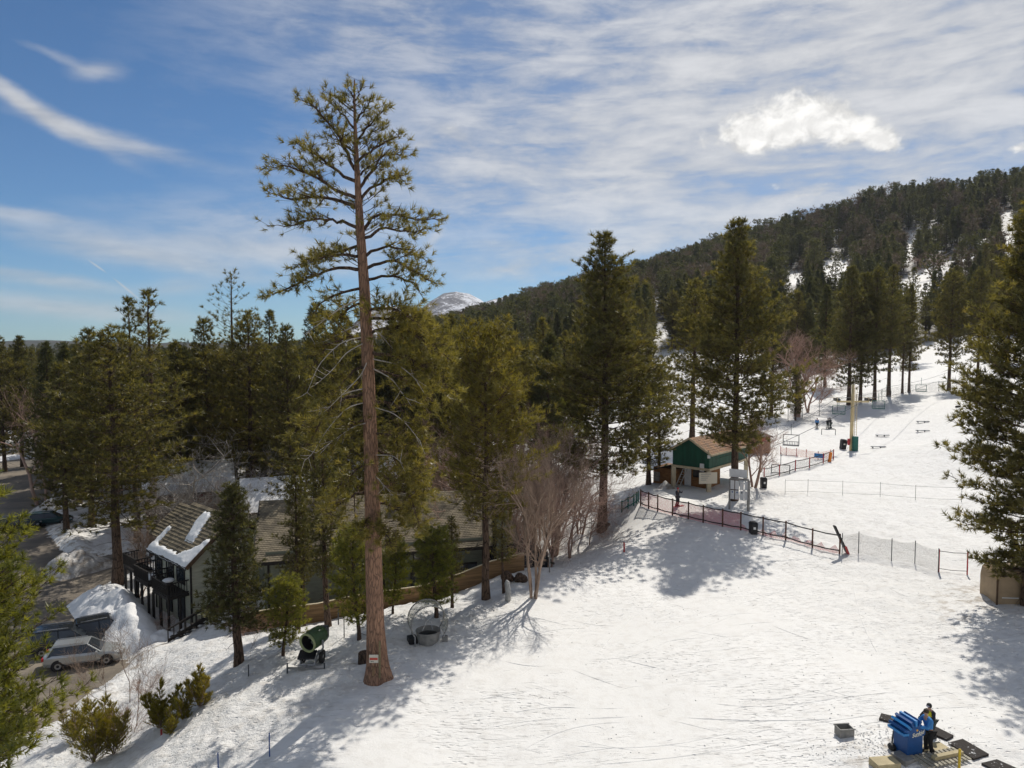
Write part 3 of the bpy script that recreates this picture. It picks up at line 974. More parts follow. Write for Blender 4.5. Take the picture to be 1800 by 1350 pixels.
# ---- the tall pine by the piste
def tall_pine():
    rg = np.random.default_rng(11)
    Y0 = G(663, 1192, -.05).y
    def w(px, py, dy=0.0): return np.array(W(px, py, Y0 + dy))
    foot = np.array(G(663, 1192, 0.0)); foot[2] = gz(foot[0], foot[1]) - .25
    path = [(663, 1160), (660, 1100), (657, 1000), (655, 900), (652, 800), (649, 700), (645, 600), (640, 500), (633, 400), (628, 310), (625, 240), (623, 180), (623, 140)]
    wid = [35, 32, 29.5, 27, 24.5, 22.5, 21, 18.5, 15, 10, 6.5, 4, 2]
    TP = [foot + np.array([0, 0, -.3]), foot + np.array([0, 0, .25]), foot + np.array([0.02, 0, .75])] + [w(*p) for p in path]
    Rd = [.84, .72, .60] + [x / F * Y0 / 2 for x in wid]
    Rd[3] = .54
    # finer trunk with smooth interpolation
    TPn = np.array(TP); s = np.concatenate([[0], np.cumsum(np.linalg.norm(np.diff(TPn, axis=0), axis=1))])
    ss = np.linspace(0, s[-1], 90)
    PT = np.column_stack([np.interp(ss, s, TPn[:, i]) for i in range(3)]); RR = np.interp(ss, s, Rd)
    V, Fq = sweep([(PT, RR)], 28)
    ang = np.arctan2(V[:, 1] - foot[1], V[:, 0] - np.interp(V[:, 2], PT[:, 2], PT[:, 0]))
    hgt = V[:, 2] - foot[2]
    flare = np.clip(1 - hgt / 1.6, 0, 1) ** 2 * (.16 * np.sin(ang * 3 + .8) + .10 * np.sin(ang * 5 + 2)) + .02 * np.sin(ang * 9 + hgt * .5)
    cx = np.interp(V[:, 2], PT[:, 2], PT[:, 0]); cy_ = np.interp(V[:, 2], PT[:, 2], PT[:, 1])
    V[:, 0] = cx + (V[:, 0] - cx) * (1 + flare); V[:, 1] = cy_ + (V[:, 1] - cy_) * (1 + flare)
    tubes, tufts, dead = [], [], []
    def trunk_at(py):
        return w(np.interp(py, [p[1] for p in path][::-1], [p[0] for p in path][::-1]), py)
    limbs = [  # pixel polylines, depth at the tip, live density
        ([(624, 300), (600, 245), (580, 215), (548, 182), (520, 172)], -.8, 1), ([(624, 320), (590, 300), (555, 270), (530, 258), (518, 248)], 1.2, 1),
        ([(626, 345), (590, 335), (555, 308), (500, 290), (460, 296)], -1.0, 1), ([(628, 368), (595, 350), (550, 345), (505, 352), (463, 332)], 1.6, 1),
        ([(630, 402), (600, 390), (562, 383), (520, 396), (474, 398)], -1.6, .9), ([(634, 432), (600, 440), (560, 452), (530, 462)], 2.0, 1),
        ([(637, 472), (600, 470), (560, 480), (510, 505), (462, 524)], -1.8, 1), ([(636, 450), (590, 448), (550, 455), (515, 470)], -2.4, 1),
        ([(622, 225), (600, 198), (578, 178)], .4, 1), ([(623, 215), (643, 190), (658, 168)], -.4, 1), ([(623, 185), (618, 165), (610, 150)], .1, 1), ([(623, 180), (630, 165), (640, 148)], .0, 1), ([(624, 250), (650, 220), (682, 186)], .9, 1),
        ([(626, 290), (655, 260), (690, 245), (705, 232)], -1, 1), ([(630, 335), (655, 300), (670, 275), (700, 270), (716, 277)], 1.3, 1),
        ([(633, 350), (665, 322), (700, 305), (715, 325)], -1.5, 1), ([(626, 270), (600, 250), (580, 240)], -1.3, 1), ([(628, 310), (650, 290), (672, 300)], 2, 1),
        ([(640, 402), (655, 382), (690, 377), (740, 388), (782, 384)], .9, .95), ([(640, 420), (675, 400), (720, 410), (756, 400)], -1.4, 1),
        ([(642, 448), (680, 432), (720, 440), (758, 462)], 1.6, 1), ([(644, 470), (690, 455), (735, 480), (765, 500)], -1.6, 1),
        ([(644, 492), (690, 482), (730, 498), (748, 530)], .6, .9), ([(645, 505), (600, 515), (560, 535), (545, 560)], -1.5, .8),
        ([(646, 560), (700, 560), (750, 570), (790, 600)], 1.0, 1), ([(648, 585), (690, 573), (740, 590), (800, 640)], -1.2, 1),
        ([(649, 620), (700, 625), (760, 650), (805, 705)], -.8, .9), ([(650, 600), (610, 590), (570, 610), (540, 660)], 1.2, .8),
        ([(651, 650), (700, 660), (740, 690), (775, 720)], 1.4, .9), ([(652, 700), (700, 715), (730, 745), (745, 790)], .8, .6),
        ([(652, 690), (600, 700), (565, 740), (535, 790)], 1.8, .8), ([(654, 760), (700, 770), (730, 800), (745, 850)], -1.0, 1),
        ([(655, 790), (690, 800), (725, 830), (750, 880)], 1.0, 1), ([(656, 830), (700, 850), (725, 880), (738, 930)], -1.4, 1),
        ([(656, 860), (620, 870), (590, 890), (570, 925)], 1.0, .9), ([(657, 880), (690, 890), (720, 910), (745, 935)], 1.6, 1),
        ([(655, 735), (620, 745), (590, 770), (560, 800)], -1.4, .8), ([(648, 640), (615, 655), (590, 690), (575, 730)], -2, .8),
        ([(650, 810), (620, 830), (600, 850), (585, 870)], -1.5, .9), ([(657, 900), (640, 925), (625, 945)], -1.9, .9), ([(658, 905), (675, 930), (690, 965)], -1.9, .9),
        ([(645, 545), (675, 540), (700, 545), (740, 575)], -2.2, 1), ([(645, 530), (615, 540), (590, 560), (560, 580)], 2.2, .9),
    ]
    for pts, dy, lv in limbs:
        n = len(pts)
        P = np.array([w(px, py, dy * (i / (n - 1)) ** 1.1) for i, (px, py) in enumerate(pts)])
        tt = np.linspace(0, n - 1, 3 * n)
        P = np.column_stack([np.interp(tt, np.arange(n), P[:, i]) for i in range(3)])
        P[1:-1] = (P[:-2] + P[1:-1] * 2 + P[2:]) / 4
        P += rg.normal(size=P.shape) * .035
        L = np.linalg.norm(np.diff(P, axis=0), axis=1).sum()
        low = pts[0][1] > 520
        if low:
            grow_limb(P, rg, tubes, tufts, .03 + .015 * L ** .9, .12, .42, .19, .22, 1.25, .7, .30, lv, 1.7, True, .30)
        else:
            grow_limb(P, rg, tubes, tufts, .03 + .017 * L ** .9, .16, .38, .21, .30, 1.1, .5, .30, lv * .97, 1.5, True, .24)
    # thin inner twigs near the top
    for i in range(40):
        py = rg.uniform(185, 480); A = trunk_at(py); az = rg.random() * 6.28; L = .5 + 1.3 * rg.random()
        d = np.array([math.cos(az), math.sin(az), .5]); grow_limb(curve_pts(A, A + d * L * .5, A + d * L + [0, 0, .15], 4), rg, tubes, tufts, .02, .28, .35, .25, .4, .95, .4, .4, .9, .8, True, .14)
    # bleached dead branches in the lower half
    for pts, dy in [([(648, 590), (600, 600), (560, 640), (540, 690)], -1.6), ([(650, 625), (635, 660), (605, 690), (580, 715)], -2.2), ([(646, 520), (600, 540), (560, 570), (535, 588)], -1.2),
                    ([(650, 630), (700, 640), (730, 665), (745, 690)], -2.0), ([(652, 705), (610, 715), (575, 755), (548, 800), (535, 810)], -1.6), ([(655, 740), (620, 750), (585, 775), (556, 796)], -2.0),
                    ([(655, 715), (690, 725), (715, 745), (738, 775)], -1.8), ([(652, 680), (610, 690), (590, 700), (560, 725)], -.8), ([(648, 570), (665, 585), (680, 600)], -1.4),
                    ([(656, 832), (672, 850), (690, 870)], -1.7), ([(648, 560), (600, 585), (570, 600)], .6), ([(637, 415), (655, 405), (668, 395), (680, 398)], .5), ([(657, 800), (690, 800), (708, 815)], -1.9),
                    ([(646, 600), (610, 618), (585, 650), (560, 672)], -2.4), ([(649, 645), (690, 665), (712, 700), (730, 705)], -1.2)]:
        n = len(pts)
        P = np.array([w(px, py, dy * (i / (n - 1))) for i, (px, py) in enumerate(pts)])
        tt = np.linspace(0, n - 1, 3 * n); P = np.column_stack([np.interp(tt, np.arange(n), P[:, i]) for i in range(3)]); P[1:-1] = (P[:-2] + P[1:-1] * 2 + P[2:]) / 4
        dead.append((P, np.linspace(.035, .010, len(P))))
        for k in range(6):
            i = int(rg.integers(3, len(P))); d = norm(P[min(i, len(P) - 1)] - P[i - 1]) + rg.normal(size=3) * .6
            dead.append((np.array([P[i], P[i] + d * .25, P[i] + d * .5 + [0, 0, .05]]), np.array([.014, .01, .005])))
    foot = Vector(foot)
    e = empty('tall_pine', foot, 'tallest pine with a bare reddish trunk standing beside the groomed piste', 'tree')
    o = np.array(foot)
    mesh_obj('trunk', np_mesh('tall_trunk', V - o, Fq, B_RED, True), e)
    V2, F2 = sweep(tubes, 5); mesh_obj('limbs', np_mesh('tall_limbs', V2 - o, F2, B_PINE, True), e)
    groups_ = [dead[i:i + 7] for i in range(0, len(dead), 7)]
    for gdead in groups_:
        V3, F3 = sweep(gdead, 5); mesh_obj('dead_branch', np_mesh('tall_dead', V3 - o, F3, B_DEAD, True), e)
    T = np.array(tufts); nv, nf, tint = needles(T, 26, .29, .026, rg, 1.0, .7)
    cr = mesh_obj('crown', np_mesh('tall_crown', nv - o, nf, F_HERO, False, {'tint': tint}), e)
    print('tall pine tufts', len(T))
    return foot, Y0
HERO_FOOT, HERO_Y = tall_pine()


# ---- big pine at the right edge and the one in the near left corner
def edge_pine(name, label, foot, Ht, base, rmax, fm, seed, tsize, nn, L, w, per=5, whorl=.6, prof='cone', **kw):
    rg = np.random.default_rng(seed)
    tm, cm = conifer_meshes(name, rg, fm, B_PINE, nn, L, w, 4, 14, 1.0, Ht=Ht, base=base, rmax=rmax, prof=prof, whorl=whorl, per=per, tsize=tsize, tuft_step=.22, **kw)
    return plant(name, tm, cm, foot, label, 'tree')
x, y = W(1812, 1000, 41).x, 41.0
edge_pine('pine_tree', 'big pine at the right edge of the piste, drooping over the tan box', (x, y, gz(x, y)), 24.0, .09, 3.6, F_PINE, 21, 1.0, 18, .36, .048, 7, .44, 'column', irregular=.35, droop=.28, sec_step=.25, start=.3)
x, y = -19.1, 23.0
edge_pine('pine_tree', 'blurred bright pine filling the bottom left corner', (x, y, gz(x, y)), 17.2, .10, 3.6, F_BRIGHT, 22, 1.0, 24, .30, .036, 6, .42, 'column', irregular=.3, droop=.15, sec_step=.26, start=.2)


# ---- variants shared by many trees
VAR = {}
def variant(key, **kw):
    rg = np.random.default_rng(abs(hash_str(key)) % 99991)
    fm = kw.pop('fm', F_PINE); bm = kw.pop('bm', B_PINE)
    Ht = kw.get('Ht', 22)
    VAR[key] = (*conifer_meshes(key, rg, fm, bm, **kw), Ht)
def hash_str(s):
    h = 7
    for c in s: h = (h * 31 + ord(c)) % 1000003
    return h
variant('bushy', Ht=22, base=.14, rmax=3.7, prof='pine', whorl=.66, per=6, needles_n=15, L=.40, w=.066, tuft_step=.38, irregular=.4, sec_step=.34)
variant('broad', Ht=22, base=.24, rmax=4.1, prof='pine', whorl=.66, per=6, needles_n=16, L=.40, w=.062, tuft_step=.36, sec_step=.32, irregular=.5, droop=.2, fm=F_PINE)
variant('cone', Ht=20, base=.12, rmax=3.3, prof='cone', whorl=.5, per=6, needles_n=9, L=.45, w=.08, tuft_step=.32, sec_step=.32, fm=F_DARK)
variant('cone_b', Ht=20, base=.2, rmax=3.0, prof='cone', whorl=.5, per=6, needles_n=9, L=.45, w=.08, tuft_step=.32, sec_step=.32, irregular=.35, fm=F_PINE)
variant('slim', Ht=22, base=.28, rmax=2.5, prof='pine', whorl=.66, per=5, needles_n=14, L=.40, w=.066, tuft_step=.36, sec_step=.34, irregular=.5, fm=F_PINE)
variant('olive', Ht=16, base=.32, rmax=3.1, prof='round', whorl=.45, per=6, needles_n=12, L=.36, w=.042, tuft_step=.24, sec_step=.26, irregular=.35, fm=F_GOLD)
variant('open', Ht=24, base=.45, rmax=3.8, prof='open', whorl=.95, per=4, needles_n=15, L=.42, w=.05, tuft_step=.36, irregular=.5, sec_step=.55, start=.5, fm=F_PINE)
variant('spire', Ht=22, base=.35, rmax=2.2, prof='column', whorl=.7, per=4, needles_n=14, L=.42, w=.06, tuft_step=.34, irregular=.5, sec_step=.36, start=.3, fm=F_PINE)
variant('young', Ht=7, base=.16, rmax=1.5, prof='round', whorl=.35, per=5, needles_n=20, L=.28, w=.032, tuft_step=.18, sec_step=.18, fm=F_BRIGHT, trunk_r=.13, dead=2)
variant('youngfir', Ht=12, base=.24, rmax=2.1, prof='cone', whorl=.34, per=7, needles_n=12, L=.26, w=.045, tuft_step=.18, sec_step=.2, fm=F_DARK, trunk_r=.26, droop=.3, irregular=.35)
variant('slimfir', Ht=13, base=.35, rmax=1.7, prof='cone', whorl=.45, per=6, needles_n=12, L=.28, w=.045, tuft_step=.2, sec_step=.24, fm=F_PINE, trunk_r=.2, droop=.2, irregular=.5)
variant('hill_a', Ht=18, base=.12, rmax=3.0, prof='cone', whorl=.9, per=6, needles_n=6, L=.8, w=.24, tuft_step=.7, sec_step=.7, fm=F_HILL, limb_sides=3, trunk_sides=5, min_tube=.03, dead=0)
variant('hill_b', Ht=18, base=.2, rmax=3.0, prof='column', whorl=.95, per=6, needles_n=6, L=.8, w=.24, tuft_step=.7, sec_step=.7, fm=F_HILL, irregular=.5, limb_sides=3, trunk_sides=5, min_tube=.03, dead=0)
variant('hill_c', Ht=18, base=.35, rmax=3.2, prof='round', whorl=.9, per=6, needles_n=6, L=.8, w=.24, tuft_step=.7, sec_step=.7, fm=F_HILL, irregular=.5, limb_sides=3, trunk_sides=5, min_tube=.03, dead=0)

F_BROWN = foliage_mat('twigs_brown', (.13, .095, .07), (.24, .18, .135), (.28, .20, .14), .1)
variant('hill_d', Ht=12, base=.2, rmax=2.6, prof='round', whorl=.9, per=5, needles_n=5, L=.8, w=.14, tuft_step=.7, sec_step=.7, fm=F_BROWN, irregular=.5, limb_sides=3, trunk_sides=5, min_tube=.03, dead=0)
variant('massive', Ht=27, base=.20, rmax=4.4, prof='big', whorl=.58, per=7, needles_n=16, L=.42, w=.062, tuft_step=.36, sec_step=.30, irregular=.45, droop=.2, fm=F_PINE)
N_TREES = [2]
def conifer_at(var, px, base_py, top_py, label, group=None, Y=None, wide=1.0, rz=None, name='pine_tree', z=None):
    """stand a tree so that its foot and tip fall on these rows of the photograph"""
    if Y is None:
        p = at(px, base_py)
    else:
        q = ray(px, base_py); p = Vector((q.x * Y, Y, 0)); p.z = gz(p.x, p.y)
    top = W(px, top_py, p.y)
    h = top.z - p.z
    tm, cm, Ht = VAR[var]
    sc = h / Ht
    rz = random.random() * 6.28 if rz is None else rz
    N_TREES[0] += 1
    return plant(name, tm, cm, p - Vector((0, 0, .05)), label, 'tree', group, rz, sc * wide, sc)


CT = conifer_at
# left group behind the condo and the car park
CT('broad', 207, 1030, 575, 'large bushy pine with a thick dark trunk beside the snow bank', Y=62, wide=1.3)
CT('bushy', 118, 960, 640, 'middle sized pine between the dark green car and the large bushy pine', Y=80, wide=1.1)
CT('spire', 272, 965, 508, 'slim pine whose bare topped spire rises highest of the left woods', Y=72, wide=1.05)
CT('spire', 241, 960, 522, 'slim pine just left of the highest spire in the left woods', Y=76, wide=.9)
CT('bushy', 160, 900, 578, 'broad pine behind the large trunk by the snow bank', Y=84)
CT('open', 412, 860, 480, 'round topped open pine standing clear above the forest', Y=112, wide=1.0)
CT('bushy', 372, 930, 560, 'dark pine behind the balcony condo roof', Y=88)
CT('broad', 443, 900, 548, 'olive pine between the condo and the open crowned pine', Y=86)
CT('bushy', 512, 872, 572, 'pine with a bare lower trunk behind the long tiled roof', Y=80, wide=.85)
CT('cone', 90, 900, 600, 'dense dark pine at the edge of the car park', Y=105)
CT('cone_b', 40, 830, 590, 'pine at the far end of the car park', Y=125)
CT('bushy', 8, 800, 592, 'pine at the left end of the far tree row', Y=120)
CT('cone', 120, 850, 605, 'middle sized dark pine beyond the car park', Y=100)
CT('bushy', 320, 880, 600, 'bushy pine over the snow covered red chalet', Y=84, wide=1.1)
CT('slim', 480, 860, 545, 'slim dark pine behind the olive pine', Y=110)
CT('cone', 560, 860, 530, 'cone shaped pine just left behind the tallest pine', Y=105)
CT('bushy', 600, 850, 550, 'bushy pine directly behind the tallest pine', Y=92, wide=1.1)
CT('broad', 570, 950, 700, 'olive pine whose crown hangs over the long tiled roof', Y=66, wide=1.2)
CT('cone', 690, 830, 560, 'dark pine showing right of the tallest trunk', Y=95)
CT('bushy', 735, 825, 548, 'pine with a broad crown right of the tallest trunk', Y=100)
CT('cone_b', 792, 812, 552, 'dark green pine below the round mountain', Y=108)
# trees between fence and piste
CT('youngfir', 420, 1165, 850, 'dark fir in front of the balcony condo wall', wide=1.1, name='fir_tree')
CT('young', 497, 1150, 1018, 'small bright green pine left of the snow gun', wide=1.05)
CT('slimfir', 578, 1100, 800, 'thin fir in front of the tiled roof wall, left of the tallest trunk', wide=1.1, name='fir_tree')
CT('slimfir', 524, 1098, 820, 'thin twin stemmed fir beside the green grey wall', Y=44.5, wide=.8, name='fir_tree')
CT('slimfir', 535, 1098, 880, 'thinner stem of the two beside the green grey wall', Y=45.5, wide=.7, name='fir_tree')
CT('young', 632, 1124, 930, 'young pine just left of the tallest trunk', wide=.85)
CT('young', 690, 1078, 950, 'young leaning pine right of the tallest trunk', wide=.8)
CT('young', 767, 1087, 935, 'young pine growing behind the clear hooped shelter', wide=1.15)
CT('slimfir', 795, 1066, 905, 'short pine between the clear shelter and the brown fence', wide=1.0)
CT('olive', 855, 1050, 588, 'olive crowned pine with a long bare trunk by the brown fence', wide=1.0)
CT('slimfir', 886, 1040, 870, 'dark trunk beside the brown fence right of the olive pine', wide=.9)
# centre
CT('massive', 1058, 932, 412, 'massive bushy pine on the bank beside the red netting fence', wide=1.08)
CT('bushy', 1140, 852, 600, 'pine standing left of the green hut', wide=1.2)
CT('slim', 1158, 850, 640, 'second thinner pine left of the green hut', wide=1.1, Y=80)
CT('bushy', 1216, 775, 492, 'pine rising behind the green hut roof', wide=1.15)
CT('massive', 1290, 880, 388, 'huge pine growing in front of the green hut beside the white boards', wide=.98)
CT('cone', 1355, 740, 505, 'pine right behind the huge pine by the hut', Y=135)
CT('cone', 1398, 736, 640, 'short dark cedar below the bare oak by the fence', Y=128)
# right row above the lift
CT('bushy', 1492, 712, 468, 'first bushy pine of the row above the lift')
CT('bushy', 1512, 706, 480, 'second pine of the row above the lift, behind the tower top', wide=.9)
CT('broad', 1537, 705, 470, 'thick trunked pine of the row above the lift', wide=.9)
CT('slim', 1562, 697, 466, 'slim pine of the row above the lift with a tall bare trunk')
CT('slim', 1586, 692, 520, 'thin pine in the row above the lift, right of the bare trunk', wide=.8)
CT('cone_b', 1598, 690, 500, 'slender pine near the green chairs above the lift', wide=.8)
CT('broad', 1668, 686, 474, 'broad pine standing alone on the slope crest', wide=.95)
CT('broad', 1718, 682, 470, 'pine beside the lone broad one on the slope crest', wide=.85)
CT('slim', 1600, 640, 470, 'dark pine behind the row above the lift', Y=230)
CT('cone', 1450, 690, 500, 'dense pine behind the bare oak', Y=175)
CT('bushy', 1770, 660, 480, 'pine near the edge pine on the slope crest', Y=190)
CT('slim', 905, 795, 640, 'slim pine above the bare birches', Y=105)
CT('cone_b', 942, 790, 615, 'green cone pine between olive pine and massive pine', Y=118, wide=1.1)
CT('young', 1012, 830, 700, 'small pine in the snow clearing', Y=95, wide=.9)


def zone_of(v, table):
    for lim, txt in table:
        if v < lim: return txt

def scatter_forest():
    rg = np.random.default_rng(5)
    cand = []
    # flat forest on the left and centre
    def add(xs, ys, kinds, hlo, hhi): cand.extend((x, y, kinds, hlo, hhi) for x, y in zip(xs, ys))
    n = 1500
    Y = 95 + (rg.random(n) ** 1.6) * 800; X = (rg.random(n) * 1.25 - .95) * Y * .78
    add(X, Y, ('cone', 'bushy', 'cone_b', 'slim', 'broad'), 15, 22)
    # hill
    n = 11000
    Y = 220 + rg.random(n) ** .8 * 680; X = (rg.random(n) * 1.2 - .22) * Y * .82
    add(X, Y, ('hill_a', 'hill_b', 'hill_c', 'hill_a', 'hill_b', 'hill_d'), 13, 22)
    n = 1500
    Y = 200 + rg.random(n) * 150; X = (rg.random(n) * .55 + .18) * Y
    add(X, Y, ('cone', 'bushy', 'slim', 'cone_b'), 13, 21)
    x = np.array([c[0] for c in cand]); y = np.array([c[1] for c in cand])
    z = smooth_h(x, y)[0]
    px, py = project(x, y, z)
    hh = np.array([rg.uniform(c[3], c[4]) if c[2][0][:4] != 'hill' else 10 + 15 * rg.random() ** .9 for c in cand])
    hh = hh * np.where(y > 330, 1.0, 1.0)
    pxt, pyt = project(x, y, z + hh)
    keep = (px > -160) & (px < 1960)
    cm = clear_mask(px, py, 6)
    cmt = np.maximum.reduce([clear_mask(pxt, pyt * q_ + py * (1 - q_), -2) for q_ in (.2, .4, .6, .85)])
    ishill = np.array([c[2][0][:4] == 'hill' for c in cand])
    slope = z > 7
    keep &= np.where(ishill, slope, (z < 14) | ((px > 1100) & (z < 40)))
    keep &= (cm < .5) & ((cmt < .7) | (rg.random(len(x)) < .12))
    _, s = smooth_h(x, y); keep &= s < -2
    # openings: the piste, the snow field in the centre, the lane behind the lift fence
    keep &= ~((px > 975) & (py > 700) & (y < 150))
    keep &= ~((px > 1150) & (y < 220))
    keep &= ~((px > 972) & (px < 1110) & (y > 80) & (y < 150))
    keep &= ~((px > 1100) & (px < 1240) & (y > 80) & (y < 165))
    keep &= ~((px > 280) & (px < 960) & (y < 92))
    # the skyline of the left woods stays near the horizon line
    lim = np.interp(px, [0, 150, 300, 500, 700, 760, 860, 950], [585, 585, 580, 562, 548, 540, 545, 530])
    over = (~ishill) & (pyt < lim) & (px < 1000)
    # trim the tall ones
    fac = np.where(over, np.clip((py - lim) / (py - pyt + 1e-6), .3, 1), 1.0)
    hh = hh * fac
    keep &= (hh > 7)
    # leave out what stands hidden behind its neighbours: thin by grid cells
    idx = np.nonzero(keep)[0]
    cell = {}
    out = []
    order = idx[np.argsort(y[idx])]
    for i in order:
        g = 4.6 if not ishill[i] else 4.6
        k = (int(x[i] // g), int(y[i] // g))
        if k in cell: continue
        cell[k] = 1; out.append(i)
    out = np.array(out)
    size = hh[out] / y[out]
    # how much of each tree clears the trees in front of it (rough skyline sweep)
    sky = np.full(2400, 1400.0)
    vis = np.zeros(len(out))
    pyt2 = project(x, y, z + hh)[1]
    for j, i in enumerate(out):
        a = int(np.clip(px[i] + 300, 3, 2390)); wpx = max(1, int(2.2 / y[i] * F))
        lo = sky[max(0, a - wpx // 2):a + wpx // 2 + 1]
        vis[j] = max(0, (np.minimum(lo, py[i]) - pyt2[i]).mean()) * wpx
        seg = slice(max(0, a - wpx // 2), a + wpx // 2 + 1)
        sky[seg] = np.minimum(sky[seg], pyt2[i] + .12 * (py[i] - pyt2[i]))
    vis[(px[out] < -20) | (px[out] > 1820)] *= .05
    rank = np.argsort(-vis)
    n_ind = 235
    indiv = set(rank[:n_ind].tolist())
    buckets = {}
    for j, i in enumerate(out):
        kinds = cand[i][2]
        if not ishill[i] and y[i] > 260: kinds = ('hill_a', 'hill_b', 'cone')
        kd = kinds[int(rg.integers(len(kinds)))]
        if ishill[i] and y[i] < 330: kd = ('cone', 'bushy', 'slim', 'hill_b', 'hill_a')[int(rg.integers(5))]
        tm, cm_, Ht = VAR[kd]
        sc = hh[i] / Ht; wd = sc * rg.uniform(.85, 1.2); rz = rg.random() * 6.28
        if fac[i] < .9: wd = max(wd, sc * 1.15)
        if j in indiv:
            hgt_w = 'tall' if hh[i] > 18.5 else 'medium' if hh[i] > 14.5 else 'short'
            shp = {'cone': 'pointed', 'cone_b': 'loose pointed', 'bushy': 'bushy', 'broad': 'broad ragged', 'slim': 'slim', 'hill_a': 'pointed', 'hill_b': 'full', 'hill_c': 'round topped', 'hill_d': 'brown'}[kd]
            row = 'in the front rows' if y[i] < (150 if not ishill[i] else 330) else 'in the middle rows' if y[i] < (230 if not ishill[i] else 480) else 'among the farthest rows'
            if ishill[i] or px[i] > 1100:
                zone = zone_of(px[i], [(1050, 'below the low end of the ridge'), (1150, 'just right of the massive pine top'), (1250, 'left of the huge pine by the hut'), (1340, 'right of the huge pine by the hut'), (1430, 'above the bare brown oak'), (1520, 'above the lift tower'), (1600, 'above the row of trunks'), (1680, 'beside the hillside clearings'), (1750, 'above the lone broad pine'), (9999, 'above the edge pine')])
                gp = 'conifers on the hillside'; row = row.replace('farthest rows', 'top rows')
            else:
                zone = zone_of(px[i], [(60, 'beyond the parking lot'), (150, 'left of the large bushy pine'), (230, 'behind the large bushy pine'), (310, 'by the bare topped spire'), (390, 'behind the balcony condo'), (450, 'under the open crowned pine'), (530, 'right of the open crowned pine'), (620, 'left of the tallest trunk'), (710, 'right of the tallest trunk'), (780, 'below the snowy ridge'), (850, 'below the round mountain'), (920, 'behind the olive pine'), (9999, 'left of the massive pine')])
                gp = 'conifers of the flat forest'
            lab = f'{hgt_w} {shp} conifer {row} {zone}'
            N_TREES[0] += 1
            plant('conifer_tree', tm, cm_, (x[i], y[i], z[i] - .4), lab, 'tree', gp, rz, wd, sc)
        else:
            buckets.setdefault(kd, []).append((x[i], y[i], z[i] - .4, rz, wd, sc))
    print('forest', len(out), 'individual', n_ind, {k: len(v) for k, v in buckets.items()})
    # the remaining trees: one object of scattered copies
    allp = [(k, *r) for k, v in buckets.items() for r in v]
    keys = sorted(buckets)
    me = bpy.data.meshes.new('distant_forest'); me.from_pydata([r[1:4] for r in allp], [], [])
    for an, vals in (('rz', [r[4] for r in allp]), ('wd', [r[5] for r in allp]), ('sc', [r[6] for r in allp])):
        a = me.attributes.new(an, 'FLOAT', 'POINT'); a.data.foreach_set('value', vals)
    a = me.attributes.new('kd', 'INT', 'POINT'); a.data.foreach_set('value', [keys.index(r[0]) for r in allp])
    o = mesh_obj('distant_forest', me)
    tag(o, 'mass of distant conifers covering the hillside and the flat valley', kind='stuff')
    # hidden-free sources: small real trees of the forest itself
    ng = bpy.data.node_groups.new('forest', 'GeometryNodeTree')
    ng.interface.new_socket('Geometry', in_out='INPUT', socket_type='NodeSocketGeometry')
    ng.interface.new_socket('Geometry', in_out='OUTPUT', socket_type='NodeSocketGeometry')
    gi = ng.nodes.new('NodeGroupInput'); go = ng.nodes.new('NodeGroupOutput')
    ln = ng.links.new
    def named(nm, typ='FLOAT'):
        q = ng.nodes.new('GeometryNodeInputNamedAttribute'); q.data_type = typ; q.inputs[0].default_value = nm
        return q.outputs['Attribute']
    cr = ng.nodes.new('ShaderNodeCombineXYZ'); ln(named('rz'), cr.inputs[2])
    cs = ng.nodes.new('ShaderNodeCombineXYZ'); w_ = named('wd'); ln(w_, cs.inputs[0]); ln(w_, cs.inputs[1]); ln(named('sc'), cs.inputs[2])
    kd_ = named('kd', 'INT')
    join = ng.nodes.new('GeometryNodeJoinGeometry')
    for ki, k in enumerate(keys):
        cmp_ = ng.nodes.new('FunctionNodeCompare'); cmp_.data_type = 'INT'; cmp_.operation = 'EQUAL'
        ln(kd_, cmp_.inputs['A'] if False else cmp_.inputs[2]); cmp_.inputs[3].default_value = ki
        both = ng.nodes.new('GeometryNodeJoinGeometry')
        for src in FOREST_SRC[k]:
            oi = ng.nodes.new('GeometryNodeObjectInfo'); oi.inputs['Object'].default_value = src; oi.transform_space = 'ORIGINAL'
            ln(oi.outputs['Geometry'], both.inputs[0])
        g2i = ng.nodes.new('GeometryNodeGeometryToInstance'); ln(both.outputs[0], g2i.inputs[0])
        ip = ng.nodes.new('GeometryNodeInstanceOnPoints')
        ln(gi.outputs[0], ip.inputs['Points']); ln(cmp_.outputs[0], ip.inputs['Selection']); ln(g2i.outputs[0], ip.inputs['Instance'])
        ln(cr.outputs[0], ip.inputs['Rotation']); ln(cs.outputs[0], ip.inputs['Scale'])
        ln(ip.outputs[0], join.inputs[0])
    ln(join.outputs[0], go.inputs[0])
    mod = o.modifiers.new('forest', 'NODES'); mod.node_group = ng

